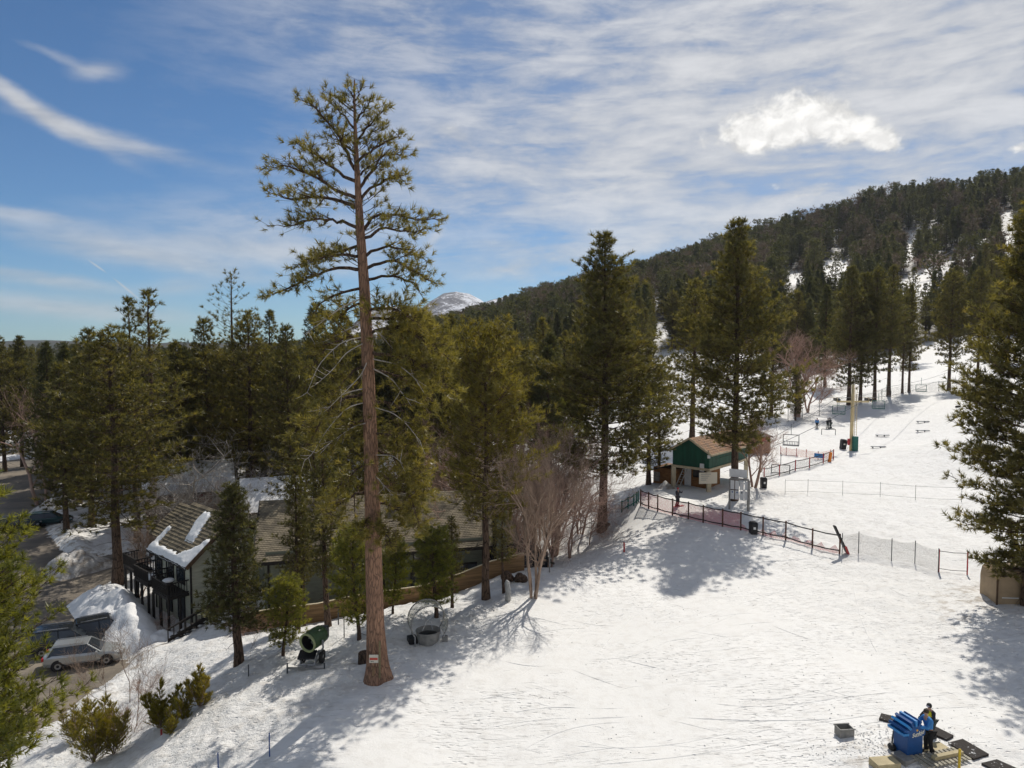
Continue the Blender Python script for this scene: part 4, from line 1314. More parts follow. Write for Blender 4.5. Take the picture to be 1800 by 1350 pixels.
# sources for the scattered forest are ordinary trees that stand in the scene
FOREST_SRC = {}
for k, px_, by, ty in (('hill_a', 1180, 560, 505), ('hill_b', 1240, 560, 500), ('hill_c', 1400, 560, 512), ('hill_d', 1445, 560, 530), ('cone', 1330, 600, 520), ('bushy', 1120, 610, 520), ('slim', 1460, 600, 520), ('broad', 830, 700, 585), ('cone_b', 870, 700, 580)):
    lb_ = {'hill_a': 'pointed conifer beside the small upper snow patch right of the massive pine', 'hill_b': 'full conifer just left of the huge pine top on the hillside', 'hill_c': 'round topped conifer above the bare oak on the hillside', 'hill_d': 'brown thin tree above the bare oak on the hillside',
           'cone': 'pointed conifer just right of the huge pine', 'bushy': 'bushy conifer right behind the massive pine', 'slim': 'slim conifer above the first pine of the lift row', 'broad': 'broad conifer behind the olive pine top', 'cone_b': 'loose pointed conifer right of the olive pine top'}[k]
    e = CT(k, px_, by, ty, lb_, 'conifers on the hillside' if by < 620 else 'conifers of the flat forest', Y=330 if by < 620 else 190, name='conifer_tree')
    FOREST_SRC[k] = list(e.children)
scatter_forest()


# ---- bare deciduous trees
def bare_meshes(key, rg, stems, Ht, spread, levels=4, r0=.09, twigs=1.0, bm=B_TWIG, up=.55, kids=4, lean=.35, minr=.006):
    tubes = []
    def rec(p, d, L, r, lv):
        n = 4; P = [p]
        for i in range(n):
            d = norm(d + rg.normal(size=3) * .13 + np.array([0, 0, .05]))
            P.append(P[-1] + d * L / n)
        P = np.array(P); tubes.append((P, np.linspace(r, max(r * .5, minr), n + 1)))
        if lv == 0: return
        k = kids + int(rg.integers(0, 2)) if lv > 1 else int((kids + 2) * twigs)
        for j in range(k):
            t = .25 + .75 * (j + rg.random()) / k
            q = P[0] + (P[-1] - P[0]) * t
            i = min(int(t * n), n - 1); q = P[i] + (P[i + 1] - P[i]) * (t * n - i)
            az = rg.random() * 6.28
            o = norm(np.cross(d, np.array([math.cos(az), math.sin(az), .3])))
            nd = norm(d * up + o * spread + np.array([0, 0, .18]))
            rec(q, nd, L * (.42 + .25 * rg.random()), max(r * .45, minr), lv - 1)
    for s in range(stems):
        az = s * 6.28 / max(stems, 1) + rg.random(); q = .18 * (stems > 1)
        d = norm(np.array([math.cos(az) * lean * (stems > 1), math.sin(az) * lean * (stems > 1), 1]))
        rec(np.array([math.cos(az) * q, math.sin(az) * q, -.3]), d, Ht * (.75 + .2 * rg.random()) * .72, r0 * (.7 + .4 * rg.random()), levels)
    big = [t for t in tubes if t[1][0] > .03]; thin = [t for t in tubes if t[1][0] <= .03]
    V, Fq = sweep(big, 7)
    tm = np_mesh(key + '_stem', V, Fq, bm, True)
    V2, F2 = sweep(thin, 3)
    cm = np_mesh(key + '_twigs', V2, F2, bm, True)
    return tm, cm

BARE = {}
rg = np.random.default_rng(31)
BARE['birch'] = (*bare_meshes('birch', rg, 5, 9, .65, 4, .13, 1.1, B_TWIG, .75, 4, .16), 9)
BARE['birch_b'] = (*bare_meshes('birch_b', rg, 2, 9, .7, 4, .10, 1.1, B_REDTWIG, .7, 4, .2), 9)
BARE['tangle'] = (*bare_meshes('tangle', rg, 4, 8, 1.0, 4, .14, 1.2, B_WHITE, .5, 4, .45), 8)
BARE['oak'] = (*bare_meshes('oak', rg, 2, 12, .75, 4, .24, 1.5, B_REDTWIG, .65, 5, .2), 12)
BARE['sapling'] = (*bare_meshes('sapling', rg, 1, 4, .6, 3, .035, 1.2, B_TWIG, .7, 5, .1, .004), 4)
BARE['brush'] = (*bare_meshes('brush', rg, 9, 2.2, .7, 3, .02, 1.0, B_REDTWIG, .7, 4, .7, .004), 2.2)
def bare_at(var, px, base_py, top_py, label, Y=None, wide=1.0, group=None, name='bare_tree'):
    if Y is None: p = at(px, base_py)
    else:
        q = ray(px, base_py); p = Vector((q.x * Y, Y, 0)); p.z = gz(p.x, p.y)
    h = W(px, top_py, p.y).z - p.z
    tm, cm, Ht = BARE[var]; sc = h / Ht
    return plant(name, tm, cm, p, label, 'tree' if name == 'bare_tree' else 'shrub', group, random.random() * 6.28, sc * wide, sc, 'stem', 'twigs')
B_ = bare_at
B_('birch', 938, 1050, 770, 'bare many stemmed birch at the edge of the piste', wide=.72)
B_('birch_b', 985, 945, 790, 'bare reddish birch behind the many stemmed one', wide=1.3)
B_('birch_b', 905, 935, 760, 'bare birch over the lean-to roof of the condo', Y=60, wide=1.3)
B_('birch_b', 945, 905, 740, 'tall bare birch between the olive pine and the massive pine', Y=68, wide=1.2)
B_('birch_b', 1020, 915, 800, 'low bare birch left of the massive pine trunk', Y=66, wide=1.4)
B_('birch', 780, 930, 745, 'bare brown tree behind the long tiled roof', Y=68, wide=1.3)
B_('birch_b', 735, 900, 760, 'bare tree rising over the tiled roof ridge', Y=72, wide=1.2)
B_('birch_b', 830, 890, 700, 'bare tree beside the condo chimney', Y=75, wide=1.1)
B_('birch_b', 990, 860, 720, 'thin bare tree in the thicket at the clearing', Y=85)
B_('birch_b', 960, 830, 690, 'bare tree at the edge of the snow clearing', Y=95)
B_('tangle', 350, 940, 770, 'wide tangle of pale bare branches behind the balcony condo', Y=72, wide=1.25)
B_('tangle', 420, 930, 790, 'second pale bare tree above the tiled roof', Y=74, wide=1.1)
B_('tangle', 300, 930, 800, 'pale bare tree in front of the red chalet', Y=78, wide=.9)
B_('oak', 1400, 735, 575, 'bare round brown oak by the fence above the lift', Y=133, wide=1.25)
B_('oak', 1325, 860, 720, 'bare many stemmed tree between hut and white boards', Y=74, wide=1.0)
B_('oak', 1420, 730, 630, 'smaller bare tree beside the round brown oak', Y=138)
B_('birch_b', 1440, 712, 660, 'low straw coloured bush inside the wire fence', Y=150, wide=2)
B_('birch_b', 70, 810, 660, 'bare grey tree at the edge of the car park', Y=95, wide=1.3)
B_('birch_b', 1190, 640, 585, 'brown bare tree below the hillside clearing', Y=260, wide=1.8)
B_('oak', 1640, 470, 440, 'brown bare thicket tree high on the hillside', Y=400, wide=1.6)
B_('oak', 1690, 500, 455, 'brown bare thicket tree beside the upper clearing', Y=380, wide=1.6)
rt = random.Random(12)
THK = [(290, 925, 60, 'left of the grey chalet'), (470, 905, 90, 'above the left end of the long tiled roof'), (650, 880, 90, 'behind the tallest trunk'), (760, 870, 70, 'behind the middle of the long tiled roof'), (880, 880, 60, 'around the condo chimney'), (960, 900, 60, 'left of the massive pine')]
for cx_, cy_, sp_, where in THK:
    for k in range(6):
        px = cx_ + rt.uniform(-sp_, sp_); Y = rt.uniform(59, 80)
        gr = project(np.array([ray(px, 800).x * Y]), np.array([Y]), np.array([gz(ray(px, 800).x * Y, Y)]))[1][0]
        adj = ('thin', 'wide', 'tall', 'low', 'leaning', 'forked')[k]
        B_(('birch', 'birch_b', 'birch_b', 'tangle' if cx_ < 600 else 'birch_b', 'birch', 'birch_b')[k], px, gr, gr - (95 if adj != 'tall' else 125) * (.7 if adj == 'low' else 1) * rt.uniform(.85, 1.1), f'{adj} bare tree of the brown thicket {where}', Y=Y, wide=1.35 if adj == 'wide' else 1.05, group='bare trees of the thicket')
for px, Y, top, v, w_, lb in ((600, 57, 790, 'bushy', 1.0, 'olive pine rising through the roof line left of the tallest trunk'), (555, 58, 735, 'slim', 1.3, 'slim pine behind the roof ridge near the thin fir'), (728, 58, 790, 'bushy', 1.0, 'short bushy pine right behind the tallest trunk and roof'),
                               (820, 62, 760, 'cone_b', 1.1, 'green pine behind the right half of the tiled roof'), (650, 70, 690, 'bushy', 1.1, 'broad pine directly behind the trunk of the tallest pine')):
    q_ = ray(px, 800); zz_ = gz(q_.x * Y, Y); CT(v, px, 900, top, lb, Y=Y, wide=w_)
for k, (px, Y, top, v) in enumerate(((905, 53, 800, 'birch_b'), (965, 54, 790, 'birch_b'), (1000, 60, 770, 'birch_b'), (925, 58, 745, 'birch'), (1018, 66, 800, 'birch_b'), (880, 56, 790, 'birch_b'), (975, 64, 740, 'birch'), (1035, 63, 850, 'birch_b'))):
    gr = project(np.array([ray(px, 900).x * Y]), np.array([Y]), np.array([gz(ray(px, 900).x * Y, Y)]))[1][0]
    B_(v, px, gr, top, ('slim bare tree just left of the grey snag', 'bare tree leaning right over the birch clump', 'reddish bare tree on the bank below the massive pine', 'tall bare tree above the end of the board fence', 'low reddish bare tree touching the massive pine', 'bare tree in front of the condo chimney', 'tall forked bare tree between birch clump and clearing', 'low bare bush left of the massive trunk')[k], Y=Y, wide=.9, group='bare trees of the thicket')
B_('sapling', 155, 1250, 1130, 'thin bare sapling near the silver car', wide=1.0)
B_('sapling', 193, 1250, 1110, 'second bare sapling near the silver car')
B_('sapling', 228, 1235, 1100, 'tall bare sapling with twiggy top above the snow bank', wide=1.1)
B_('sapling', 240, 1275, 1130, 'leaning bare sapling nearest the bush clump')
B_('sapling', 440, 1155, 1100, 'small bare sapling beside the dark fir')
B_('brush', 445, 1110, 1075, 'reddish brush against the brown fence', wide=1.6, name='bare_shrub')
B_('brush', 225, 1290, 1225, 'dry grey brush below the tall sapling', wide=1.0, name='bare_shrub')
B_('brush', 255, 1215, 1180, 'dry brush on the dirty snow by the tall sapling', wide=1.3, name='bare_shrub')
B_('brush', 285, 1115, 1075, 'dry brush beneath the balcony posts', wide=1.0, name='bare_shrub')


# ---- junipers and shrubs on the near bank
def shrub(key, rg, h, r, n, fm, nn=14, L=.16, w=.02, cone=True, stems=5):
    tubes, tufts = [], []
    for i in range(stems):
        az = i * 6.28 / stems + rg.random(); ln = h * (.6 + .4 * rg.random()) if i else h
        d = norm(np.array([math.cos(az) * .45 * (i > 0), math.sin(az) * .45 * (i > 0), 1]))
        P = curve_pts(np.array([0, 0, -.1]), d * ln * .5, d * ln + np.array([0, 0, .05]), 5)
        tubes.append((P, np.linspace(.03, .008, 5)))
        for k in range(n // stems):
            t = rg.random() ** .8; q = P[0] + (P[-1] - P[0]) * t
            rr = r * (1 - t * .8) * (.5 + .5 * rg.random())
            a = rg.random() * 6.28; o = np.array([math.cos(a) * rr, math.sin(a) * rr, rr * .7])
            tubes.append((np.array([q, q + o]), np.array([.008, .004])))
            for s_ in (.5, .75, 1): tufts.append([*(q + o * s_), *norm(o + [0, 0, .3]), .7 + .5 * rg.random()])
    V, Fq = sweep(tubes, 4)
    nv, nf, tint = needles(np.array(tufts), nn, L, w, rg, .6, .8)
    return np_mesh(key + '_stem', V, Fq, B_TWIG, True), np_mesh(key + '_leaf', nv, nf, fm, False, {'tint': tint})
F_JUN = foliage_mat('needles_juniper', (.13, .12, .018), (.34, .27, .035), (.45, .29, .04), .45)
rg = np.random.default_rng(77)
j1 = shrub('juniper', rg, 1.7, .55, 170, F_JUN)
j2 = shrub('big_juniper', rg, 2.6, 1.2, 420, F_JUN, stems=8)
for px, py, h, base, lb in ((283, 1278, 2.3, j1, 'ragged yellow green juniper in the middle of the three on the bank'), (322, 1265, 1.5, j1, 'smallest juniper between the other two on the bank'),
                            (352, 1240, 2.0, j1, 'upright juniper nearest the dark fir on the bank'), (300, 1292, 1.2, j1, 'straggling low juniper below the middle one')):
    p = at(px, py); s = h / 1.7; plant('juniper_bush', base[0], base[1], p, lb, 'shrub', None, random.random() * 6, s, s, 'stem', 'crown')
for px, py, s, lb in ((165, 1345, 1.15, 'large dense juniper at the bottom edge beside the bright pine'), (200, 1330, .9, 'large juniper leaning over the bank edge'), (130, 1300, .8, 'juniper right against the bright corner pine'), (185, 1285, .6, 'juniper behind the large ones at the bottom edge')):
    p = at(px, py); plant('juniper_bush', j2[0], j2[1], p, lb, 'shrub', None, random.random() * 6, s * .8, s * .95, 'stem', 'crown')

# ------------------------------------------------------------------ materials for built things
M_GREEN = mat('green_paint', (.012, .075, .045), .6, .25, 1.5, .004, 8, stretch=(1, 1, .2))
M_GREEN2 = mat('green_steel', (.02, .13, .10), .45, .15, 4)
M_CREAM = mat('cream_paint', (.52, .45, .31), .6, .12, 3)
M_FASCIA = mat('tan_trim', (.50, .42, .28), .65, .15, 4)
M_CEDAR = mat('cedar', (.26, .125, .045), .75, .3, 2, .004, 12, stretch=(1, 1, 5))
M_BROWNWOOD = mat('brown_wood', (.10, .06, .035), .8, .3, 3, .003, 14)
M_DARKWOOD = mat('dark_wood', (.022, .018, .015), .75, .3, 4)
M_DARK = mat('dark_gap', (.012, .012, .013), .6)
M_SIDING = mat('grey_green_siding', (.17, .18, .135), .75, .12, 1.2, .003, 10, stretch=(1, 1, 6))
M_SIDING2 = mat('cream_siding', (.44, .43, .33), .75, .10, 1.2, .003, 10, stretch=(1, 1, 6))
M_SHING = mat('roof_tan', (.25, .205, .135), .9, .3, 1.2, .01, 20, color2=(.13, .108, .075))
M_SHING_D = mat('roof_base', (.09, .075, .055), .9, .3, 2, .01, 20)
M_SHING_O = mat('roof_orange', (.40, .23, .13), .9, .3, 2.0, .008, 20, color2=(.24, .17, .12))
M_ROOFSNOW = mat('roof_snow', (.80, .80, .79), .6, .05, 2, .05, 3)
M_PILE = mat('pile_snow', (.80, .79, .77), .65, .1, 1.2, .10, 2.2)
M_DIRTY = mat('dirty_snow', (.62, .60, .57), .75, .3, 1.6, .12, 2.5, color2=(.30, .26, .22))
M_FENCE = mat('fence_board', (.225, .135, .062), .7, .3, 1.5, .004, 12, stretch=(.3, .3, 6))
M_REDPAD = mat('red_paint', (.42, .05, .05), .6, .2, 3)
M_POST = mat('brown_post', (.12, .055, .035), .75, .3, 3)
M_BLACK = mat('black_plastic', (.018, .018, .02), .5)
M_RUBBER = mat('rubber', (.03, .027, .025), .85, .3, 5, .005, 20)
M_STEEL = mat('steel', (.42, .42, .42), .4, .1, 5, metal=.8)
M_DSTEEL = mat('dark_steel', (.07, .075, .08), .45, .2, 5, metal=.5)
M_WHITE = mat('white_board', (.72, .72, .70), .5, .06, 3)
M_WGREY = mat('weathered_grey', (.26, .25, .23), .8, .2, 4)
M_TOWER = mat('tower_cream', (.62, .50, .28), .55, .1, 2)
M_BLUE = mat('blue_box', (.012, .075, .24), .45, .15, 1.5)
M_BLUEL = mat('blue_light', (.03, .20, .48), .45, .1, 2)
M_BLUEJ = mat('blue_jacket', (.05, .22, .52), .8, .2, 6, .006, 14)
M_YEL = mat('yellow_vest', (.55, .52, .02), .7, .1, 6)
M_YPOLE = mat('yellow_pole', (.60, .42, .03), .5, .15, 4)
M_SKIN = mat('skin', (.45, .27, .19), .6)
M_PANTS = mat('black_pants', (.012, .012, .014), .8, .2, 8, .004, 20)
M_GPANTS = mat('grey_pants', (.06, .075, .07), .8, .2, 8)
M_HAIR = mat('hair', (.05, .035, .02), .7)
M_DJACK = mat('dark_jacket', (.035, .035, .045), .8, .2, 8)
M_RJACK = mat('red_jacket', (.40, .04, .05), .8, .2, 8)
M_ORANGE = mat('orange_pad', (.75, .22, .03), .6)
M_GLASS = mat('window_glass', (.03, .035, .04), .08, spec=.8)
M_BLIND = mat('pale_blind', (.55, .56, .52), .7)
M_TANBOX = mat('tan_box', (.36, .26, .155), .55, .12, 2)
M_STEP = mat('step_board', (.46, .38, .22), .7, .15, 3)
M_GRATE = mat('grate', (.34, .31, .24), .75, .3, 6)
M_RED = mat('red_wall', (.17, .030, .022), .75, .3, 2, .003, 10, stretch=(1, 1, 5))
M_SIGN = mat('sign_white', (.68, .62, .50), .6)
M_SIGNRED = mat('sign_red', (.55, .08, .05), .6)
M_MAGGREEN = mat('snow_gun_green', (.05, .09, .035), .4, .25, 4)
M_CLEAR = None
def clear_mat():
    m = bpy.data.materials.new('clear_panel'); m.use_nodes = True
    nt = NT(m.node_tree); out = nt.n['Material Output']; b = nt.n['Principled BSDF']
    b.inputs['Base Color'].default_value = (.62, .60, .48, 1); b.inputs['Roughness'].default_value = .25
    tr = nt.new('ShaderNodeBsdfTransparent'); mx = nt.new('ShaderNodeMixShader')
    n = nt.noise(nt.new('ShaderNodeTexCoord').outputs['Object'], 2.5, 4, .6)
    nt.link(nt.ramp(n, .3, .7, .22, .50), mx.inputs[0]); nt.link(tr.outputs[0], mx.inputs[1]); nt.link(b.outputs[0], mx.inputs[2]); nt.link(mx.outputs[0], out.inputs[0])
    return m
M_CLEAR = clear_mat()

def net_mat(name, color, cell=.06, wire=.2, alpha=1.0):
    """netting: threads with real holes between them, driven by the mesh's own grid coordinates"""
    m = bpy.data.materials.new(name); m.use_nodes = True
    nt = NT(m.node_tree); out = nt.n['Material Output']; b = nt.n['Principled BSDF']
    b.inputs['Base Color'].default_value = (*color, 1); b.inputs['Roughness'].default_value = .7
    uv = nt.new('ShaderNodeUVMap'); u, v, _ = nt.sep(uv.outputs[0])
    a = nt.m('FRACT', nt.m('DIVIDE', nt.m('ADD', u, v), cell)); c = nt.m('FRACT', nt.m('DIVIDE', nt.m('SUBTRACT', u, v), cell))
    k = nt.m('MAXIMUM', nt.m('LESS_THAN', a, wire), nt.m('LESS_THAN', c, wire))
    tr = nt.new('ShaderNodeBsdfTransparent'); mx = nt.new('ShaderNodeMixShader')
    nt.link(nt.m('MULTIPLY', k, alpha), mx.inputs[0]); nt.link(tr.outputs[0], mx.inputs[1]); nt.link(b.outputs[0], mx.inputs[2]); nt.link(mx.outputs[0], out.inputs[0])
    return m
M_REDNET = net_mat('red_netting', (.62, .05, .06), .08, .25)
M_ORNET = net_mat('orange_netting', (.75, .16, .06), .09, .16)
M_GREYNET = net_mat('grey_netting', (.10, .10, .10), .08, .13)
M_WIRE = net_mat('chain_link', (.14, .13, .11), .09, .09)

def net_strip(name, top, bot, m, parent, off):
    """strip between two polylines with metric coordinates for the netting"""
    V, Fc, uvs = [], [], []
    s = 0; prev = None
    for a, b_ in zip(top, bot):
        if prev is not None: s += (Vector(b_) - prev).length
        prev = Vector(b_)
        V += [tuple(Vector(b_) - off), tuple(Vector(a) - off)]; uvs += [(s, 0), (s, (Vector(a) - Vector(b_)).length)]
    for i in range(len(top) - 1): Fc.append([2 * i, 2 * i + 2, 2 * i + 3, 2 * i + 1])
    me = bpy.data.meshes.new(name); me.from_pydata(V, [], Fc); me.materials.append(m)
    ul = me.uv_layers.new(name='UVMap')
    for lp in me.loops: ul.data[lp.index].uv = uvs[lp.vertex_index]
    return mesh_obj(name, me, parent)


def frame(o, xdir):
    """local axes: x along xdir (horizontal), y to its left, z up"""
    x = Vector((xdir[0], xdir[1], 0)).normalized(); y = Vector((-x.y, x.x, 0)); z = Vector((0, 0, 1))
    o = Vector(o)
    return lambda a, b, c: o + x * a + y * b + z * c

def slab(mb, Fr, p0, p1, p2, p3, th):
    """flat slab through four local corner points, thickness th downwards"""
    P = [Fr(*p) for p in (p0, p1, p2, p3)]
    n = (P[1] - P[0]).cross(P[3] - P[0]).normalized()
    if n.z < 0: n = -n
    mb.prism([p - n * th for p in P], n * th)

def wall_box(mb, Fr, a0, a1, b0, b1, c0, c1):
    P = [Fr(a0, b0, c0), Fr(a1, b0, c0), Fr(a1, b1, c0), Fr(a0, b1, c0)]
    mb.prism(P, Vector((0, 0, c1 - c0)))

def shingle_rows(parent, Fr, A, B, C, D, rows, cols, m, th=.05, seed=0, name='shingle', single=True):
    """tiles on the slope from the eave A-B to the ridge D-C, each overlapping the one below"""
    rgs = random.Random(seed)
    A, B, C, D = [Vector(p) for p in (A, B, C, D)]
    n = (B - A).cross(D - A).normalized()
    if n.z < 0: n = -n
    mb_all = MB()
    k = 0
    for r in range(rows):
        t0, t1 = r / rows, (r + 1.12) / rows
        for c in range(cols):
            u0 = (c + (.5 if r % 2 else 0)) / cols; u1 = min(1, u0 + .93 / cols)
            if u0 >= 1: continue
            def pt(u, t): return (A + (B - A) * u) * (1 - t) + (D + (C - D) * u) * t
            h = th * (.8 + .5 * rgs.random())
            t1c = min(1.0, t1)
            P = [pt(u0, t0) + n * h, pt(u1, t0) + n * h, pt(u1, t1c) + n * .004, pt(u0, t1c) + n * .004]
            Q = [pt(u0, t0) + n * .002, pt(u1, t0) + n * .002]
            mb = mb_all if not single else MB()
            mb.add([*P, *Q], [(0, 1, 2, 3), (4, 5, 1, 0), (4, 0, 3), (5, 2, 1)])
            if single: mb.build(name, m, parent, world=True)
            k += 1
    if not single:
        o = mb_all.build('shingles', m, parent, world=True); o['kind'] = 'stuff'
    return k

def snow_pile(name, label, px_pts, hts, m, seed, width=2.6, cat='snow bank', n=26):
    """ridge of ploughed snow along ground points with a lumpy crest"""
    pts = [at(*p) for p in px_pts]
    foot = sum(pts, Vector()) / len(pts); foot.z = min(p.z for p in pts)
    L = [0]
    for a, b in zip(pts[:-1], pts[1:]): L.append(L[-1] + (b - a).length)
    ns = max(24, int(L[-1] / .22)); nw = n
    V = []
    for i in range(ns + 1):
        s = L[-1] * i / ns
        p = Vector([float(np.interp(s, L, [q[k] for q in pts])) for k in range(3)])
        q = Vector([float(np.interp(min(s + .3, L[-1]), L, [q[k] for q in pts])) for k in range(3)])
        q0 = Vector([float(np.interp(max(s - .3, 0), L, [q[k] for q in pts])) for k in range(3)])
        t = (q - q0); t.z = 0; t.normalize(); nrm = Vector((-t.y, t.x, 0))
        hh = float(np.interp(s, L, hts)); endf = min(1, s / 1.2, (L[-1] - s) / 1.2)
        for j in range(nw + 1):
            v = (j / nw - .5) * 2
            w = width * (.75 + .25 * endf)
            x = p + nrm * v * w
            pr = max(0, 1 - abs(v) ** 1.5) * max(endf, 0) ** .6
            nz = fbm(np.array([x.x / 1.1 + seed]), np.array([x.y / 1.1]), 4)[0] * .7 + fbm(np.array([x.x / .35]), np.array([x.y / .35 + seed]), 2)[0] * .18
            V.append((x.x, x.y, gz(x.x, x.y) - .12 + pr * (hh + nz * min(1.3, hh))))
    V = np.array(V)
    idx = np.arange((ns + 1) * (nw + 1)).reshape(ns + 1, nw + 1)
    Fc = np.stack([idx[:-1, :-1], idx[:-1, 1:], idx[1:, 1:], idx[1:, :-1]], -1).reshape(-1, 4)[:, ::-1]
    o = mesh_obj(name, np_mesh(name, V - np.array(foot), Fc, m, True), None, foot)
    # flip if the faces look down
    me = o.data
    if me.polygons[len(me.polygons) // 2].normal.z < 0: me.flip_normals()
    return tag(o, label, cat)


# ------------------------------------------------------------------ balcony condo
def condo():
    c0 = G(338, 1105, -5.0)
    Fr = frame((c0.x, c0.y, -5.2), (-.74, .67))      # a: along the balcony front, away; -b: behind?  b axis to the left of a
    # b must run into the building (away to the right)
    s = -1
    def L(a, b, c): return Fr(a, s * b, c)
    e = empty('condo_building', L(0, 0, 0), 'two storey condo with stacked dark balconies and snow patches on its tan roof', 'building')
    A1, Bd, Hh, Hr = 6.6, 7.4, 5.6, 8.3
    mb = MB()
    wall_box(mb, L, 0, A1, 0, Bd, 0, Hh - .42)
    mb.prism([L(0, 0, Hh - .42), L(0, Bd, Hh - .42), L(0, Bd * .45, Hr - .35)], L(A1, 0, 0) - L(0, 0, 0))
    mb.build('wall', M_SIDING2, e, world=True)
    # set back end bay
    mb = MB(); wall_box(mb, L, A1, A1 + 3.4, 1.6, Bd, 0, Hh - .5); mb.build('wall', M_SIDING2, e, world=True)
    # siding grooves on the plain gable wall: long boards
    for i in range(14):
        z = .25 + i * .42
        mb = MB(); zt = z + .40
        wall_box(mb, L, -.035, -.004, .14, Bd - .05, z, min(zt, Hh - .35)); mb.build('siding_board', M_SIDING2, e, world=True)
    mb = MB()
    for a, b in ((-.05, -.05), (A1 - .1, -.05), (2.1, -.05), (4.3, -.05)):
        wall_box(mb, L, a, a + .16, b, b + .1, 0, Hh)
    mb.build('corner_trim', M_DARKWOOD, e, world=True)
    ov = .55
    def roof_pt(a, b):  # slope from eave (b=-ov) to the ridge (b=.45*Bd)
        z = Hh - .1 + (Hr - Hh + .1) * (b / (Bd * .45)); return (a, b, z)
    rf = MB()
    slab(rf, L, roof_pt(-.5, -ov), roof_pt(A1 + .3, -ov), roof_pt(A1 + .3, Bd * .45), roof_pt(-.5, Bd * .45), .16)
    z2 = lambda b: Hr - (Hr - Hh + .1) * ((b - Bd * .45) / (Bd * .55))
    slab(rf, L, (-.5, Bd * .45, Hr), (A1 + .3, Bd * .45, Hr), (A1 + .3, Bd + ov, z2(Bd + ov)), (-.5, Bd + ov, z2(Bd + ov)), .16)
    ro = rf.build('roof', M_SHING_D, e, world=True)
    def W3(a, b, up=0):
        q = roof_pt(a, b); return L(q[0], q[1], q[2] + up)
    shingle_rows(ro, L, W3(-.5, -ov), W3(A1 + .3, -ov), W3(A1 + .3, Bd * .45), W3(-.5, Bd * .45), 16, 18, M_SHING, .07, 3)
    r2 = MB(); slab(r2, L, (A1 + .3, .9, Hh - .1), (A1 + 3.7, .9, Hh - .1), (A1 + 3.7, Bd * .5, Hr - .6), (A1 + .3, Bd * .5, Hr - .6), .16)
    ro2 = r2.build('roof', M_SHING_D, e, world=True)
    shingle_rows(ro2, L, L(A1 + .3, .9, Hh - .1), L(A1 + 3.7, .9, Hh - .1), L(A1 + 3.7, Bd * .5, Hr - .6), L(A1 + .3, Bd * .5, Hr - .6), 12, 10, M_SHING, .07, 4)
    # barge boards
    bb = MB(); bb.bar(W3(-.55, -ov, .02), W3(-.55, Bd * .45, .02), .07, .30); bb.build('barge_board', M_BROWNWOOD, e, world=True)
    bb = MB(); bb.bar(L(-.55, Bd * .45, Hr + .02), L(-.55, Bd + ov, z2(Bd + ov) + .02), .07, .30); bb.build('barge_board', M_BROWNWOOD, e, world=True)
    bb = MB(); bb.bar(W3(-.5, -ov - .03, 0), W3(A1 + .3, -ov - .03, 0), .06, .22); bb.build('fascia', M_DARKWOOD, e, world=True)
    # snow left on the roof
    def roof_snow(poly, th, label):
        # lumpy slab: grid clipped by polygon in (a,b)
        P = np.array(poly); a0, b0 = P.min(0); a1, b1 = P.max(0)
        na, nb = 34, 34; xs = np.linspace(a0, a1, na); ys = np.linspace(b0, b1, nb)
        X, Y = np.meshgrid(xs, ys); d = dist_poly(X, Y, P); ins = in_poly(X, Y, P)
        s_ = np.where(ins, d, -d) + (fbm(X * 2.2, Y * 2.2, 3)) * .35
        hgt = th * np.clip(s_ / .22, -1.2, 1) * (1 + fbm(X * 1.5, Y * 1.5, 3) * .8)
        V = [L(*roof_pt(float(X[i, j]), float(Y[i, j]))) + Vector((0, 0, .06 + float(hgt[i, j]))) for i in range(nb) for j in range(na)]
        idx = np.arange(na * nb).reshape(nb, na)
        q = (hgt[:-1, :-1] > -.1) | (hgt[1:, 1:] > -.1)
        Fc = np.stack([idx[:-1, :-1], idx[:-1, 1:], idx[1:, 1:], idx[1:, :-1]], -1)[q]
        o = L(*roof_pt(float(P[:, 0].mean()), float(P[:, 1].mean())))
        ob = mesh_obj('roof_snow', np_mesh('roof_snow', np.array(V) - np.array(o), Fc, M_ROOFSNOW, True), None, o)
        if ob.data.polygons[0].normal.z < 0: ob.data.flip_normals()
        tag(ob, label, 'snow')
    roof_snow([(-.5, -.62), (6.9, -.62), (6.9, 1.3), (6.3, 1.3), (6.2, .0), (2.0, .0), (1.2, .5), (-.1, 1.5), (-.5, 1.2)], .22, 'thick snow lip curling along the eave of the balcony condo')
    roof_snow([(1.6, .9), (2.8, .8), (4.0, 2.0), (3.9, 3.0), (2.6, 2.9), (2.2, 2.0)], .16, 'long snow tongue in the middle of the balcony condo roof')
    # front: windows, doors
    for a, b, c, w, h, mm in ((1.0, 0, 3.3, 1.5, 1.9, M_GLASS), (3.0, 0, 3.3, 1.0, 1.9, M_GLASS), (5.2, 0, 3.2, 1.1, 1.7, M_GLASS), (1.1, 0, .5, 1.3, 1.9, M_GLASS), (3.4, 0, .6, 1.2, 1.8, M_GLASS)):
        f = MB(); wall_box(f, L, a, a + w, -.06, .02, c, c + h); wf = f.build('window', M_DARKWOOD, e, world=True)
        g = MB(); wall_box(g, L, a + .09, a + w - .09, -.075, -.055, c + .09, c + h - .09); g.build('pane', mm, wf, world=True)
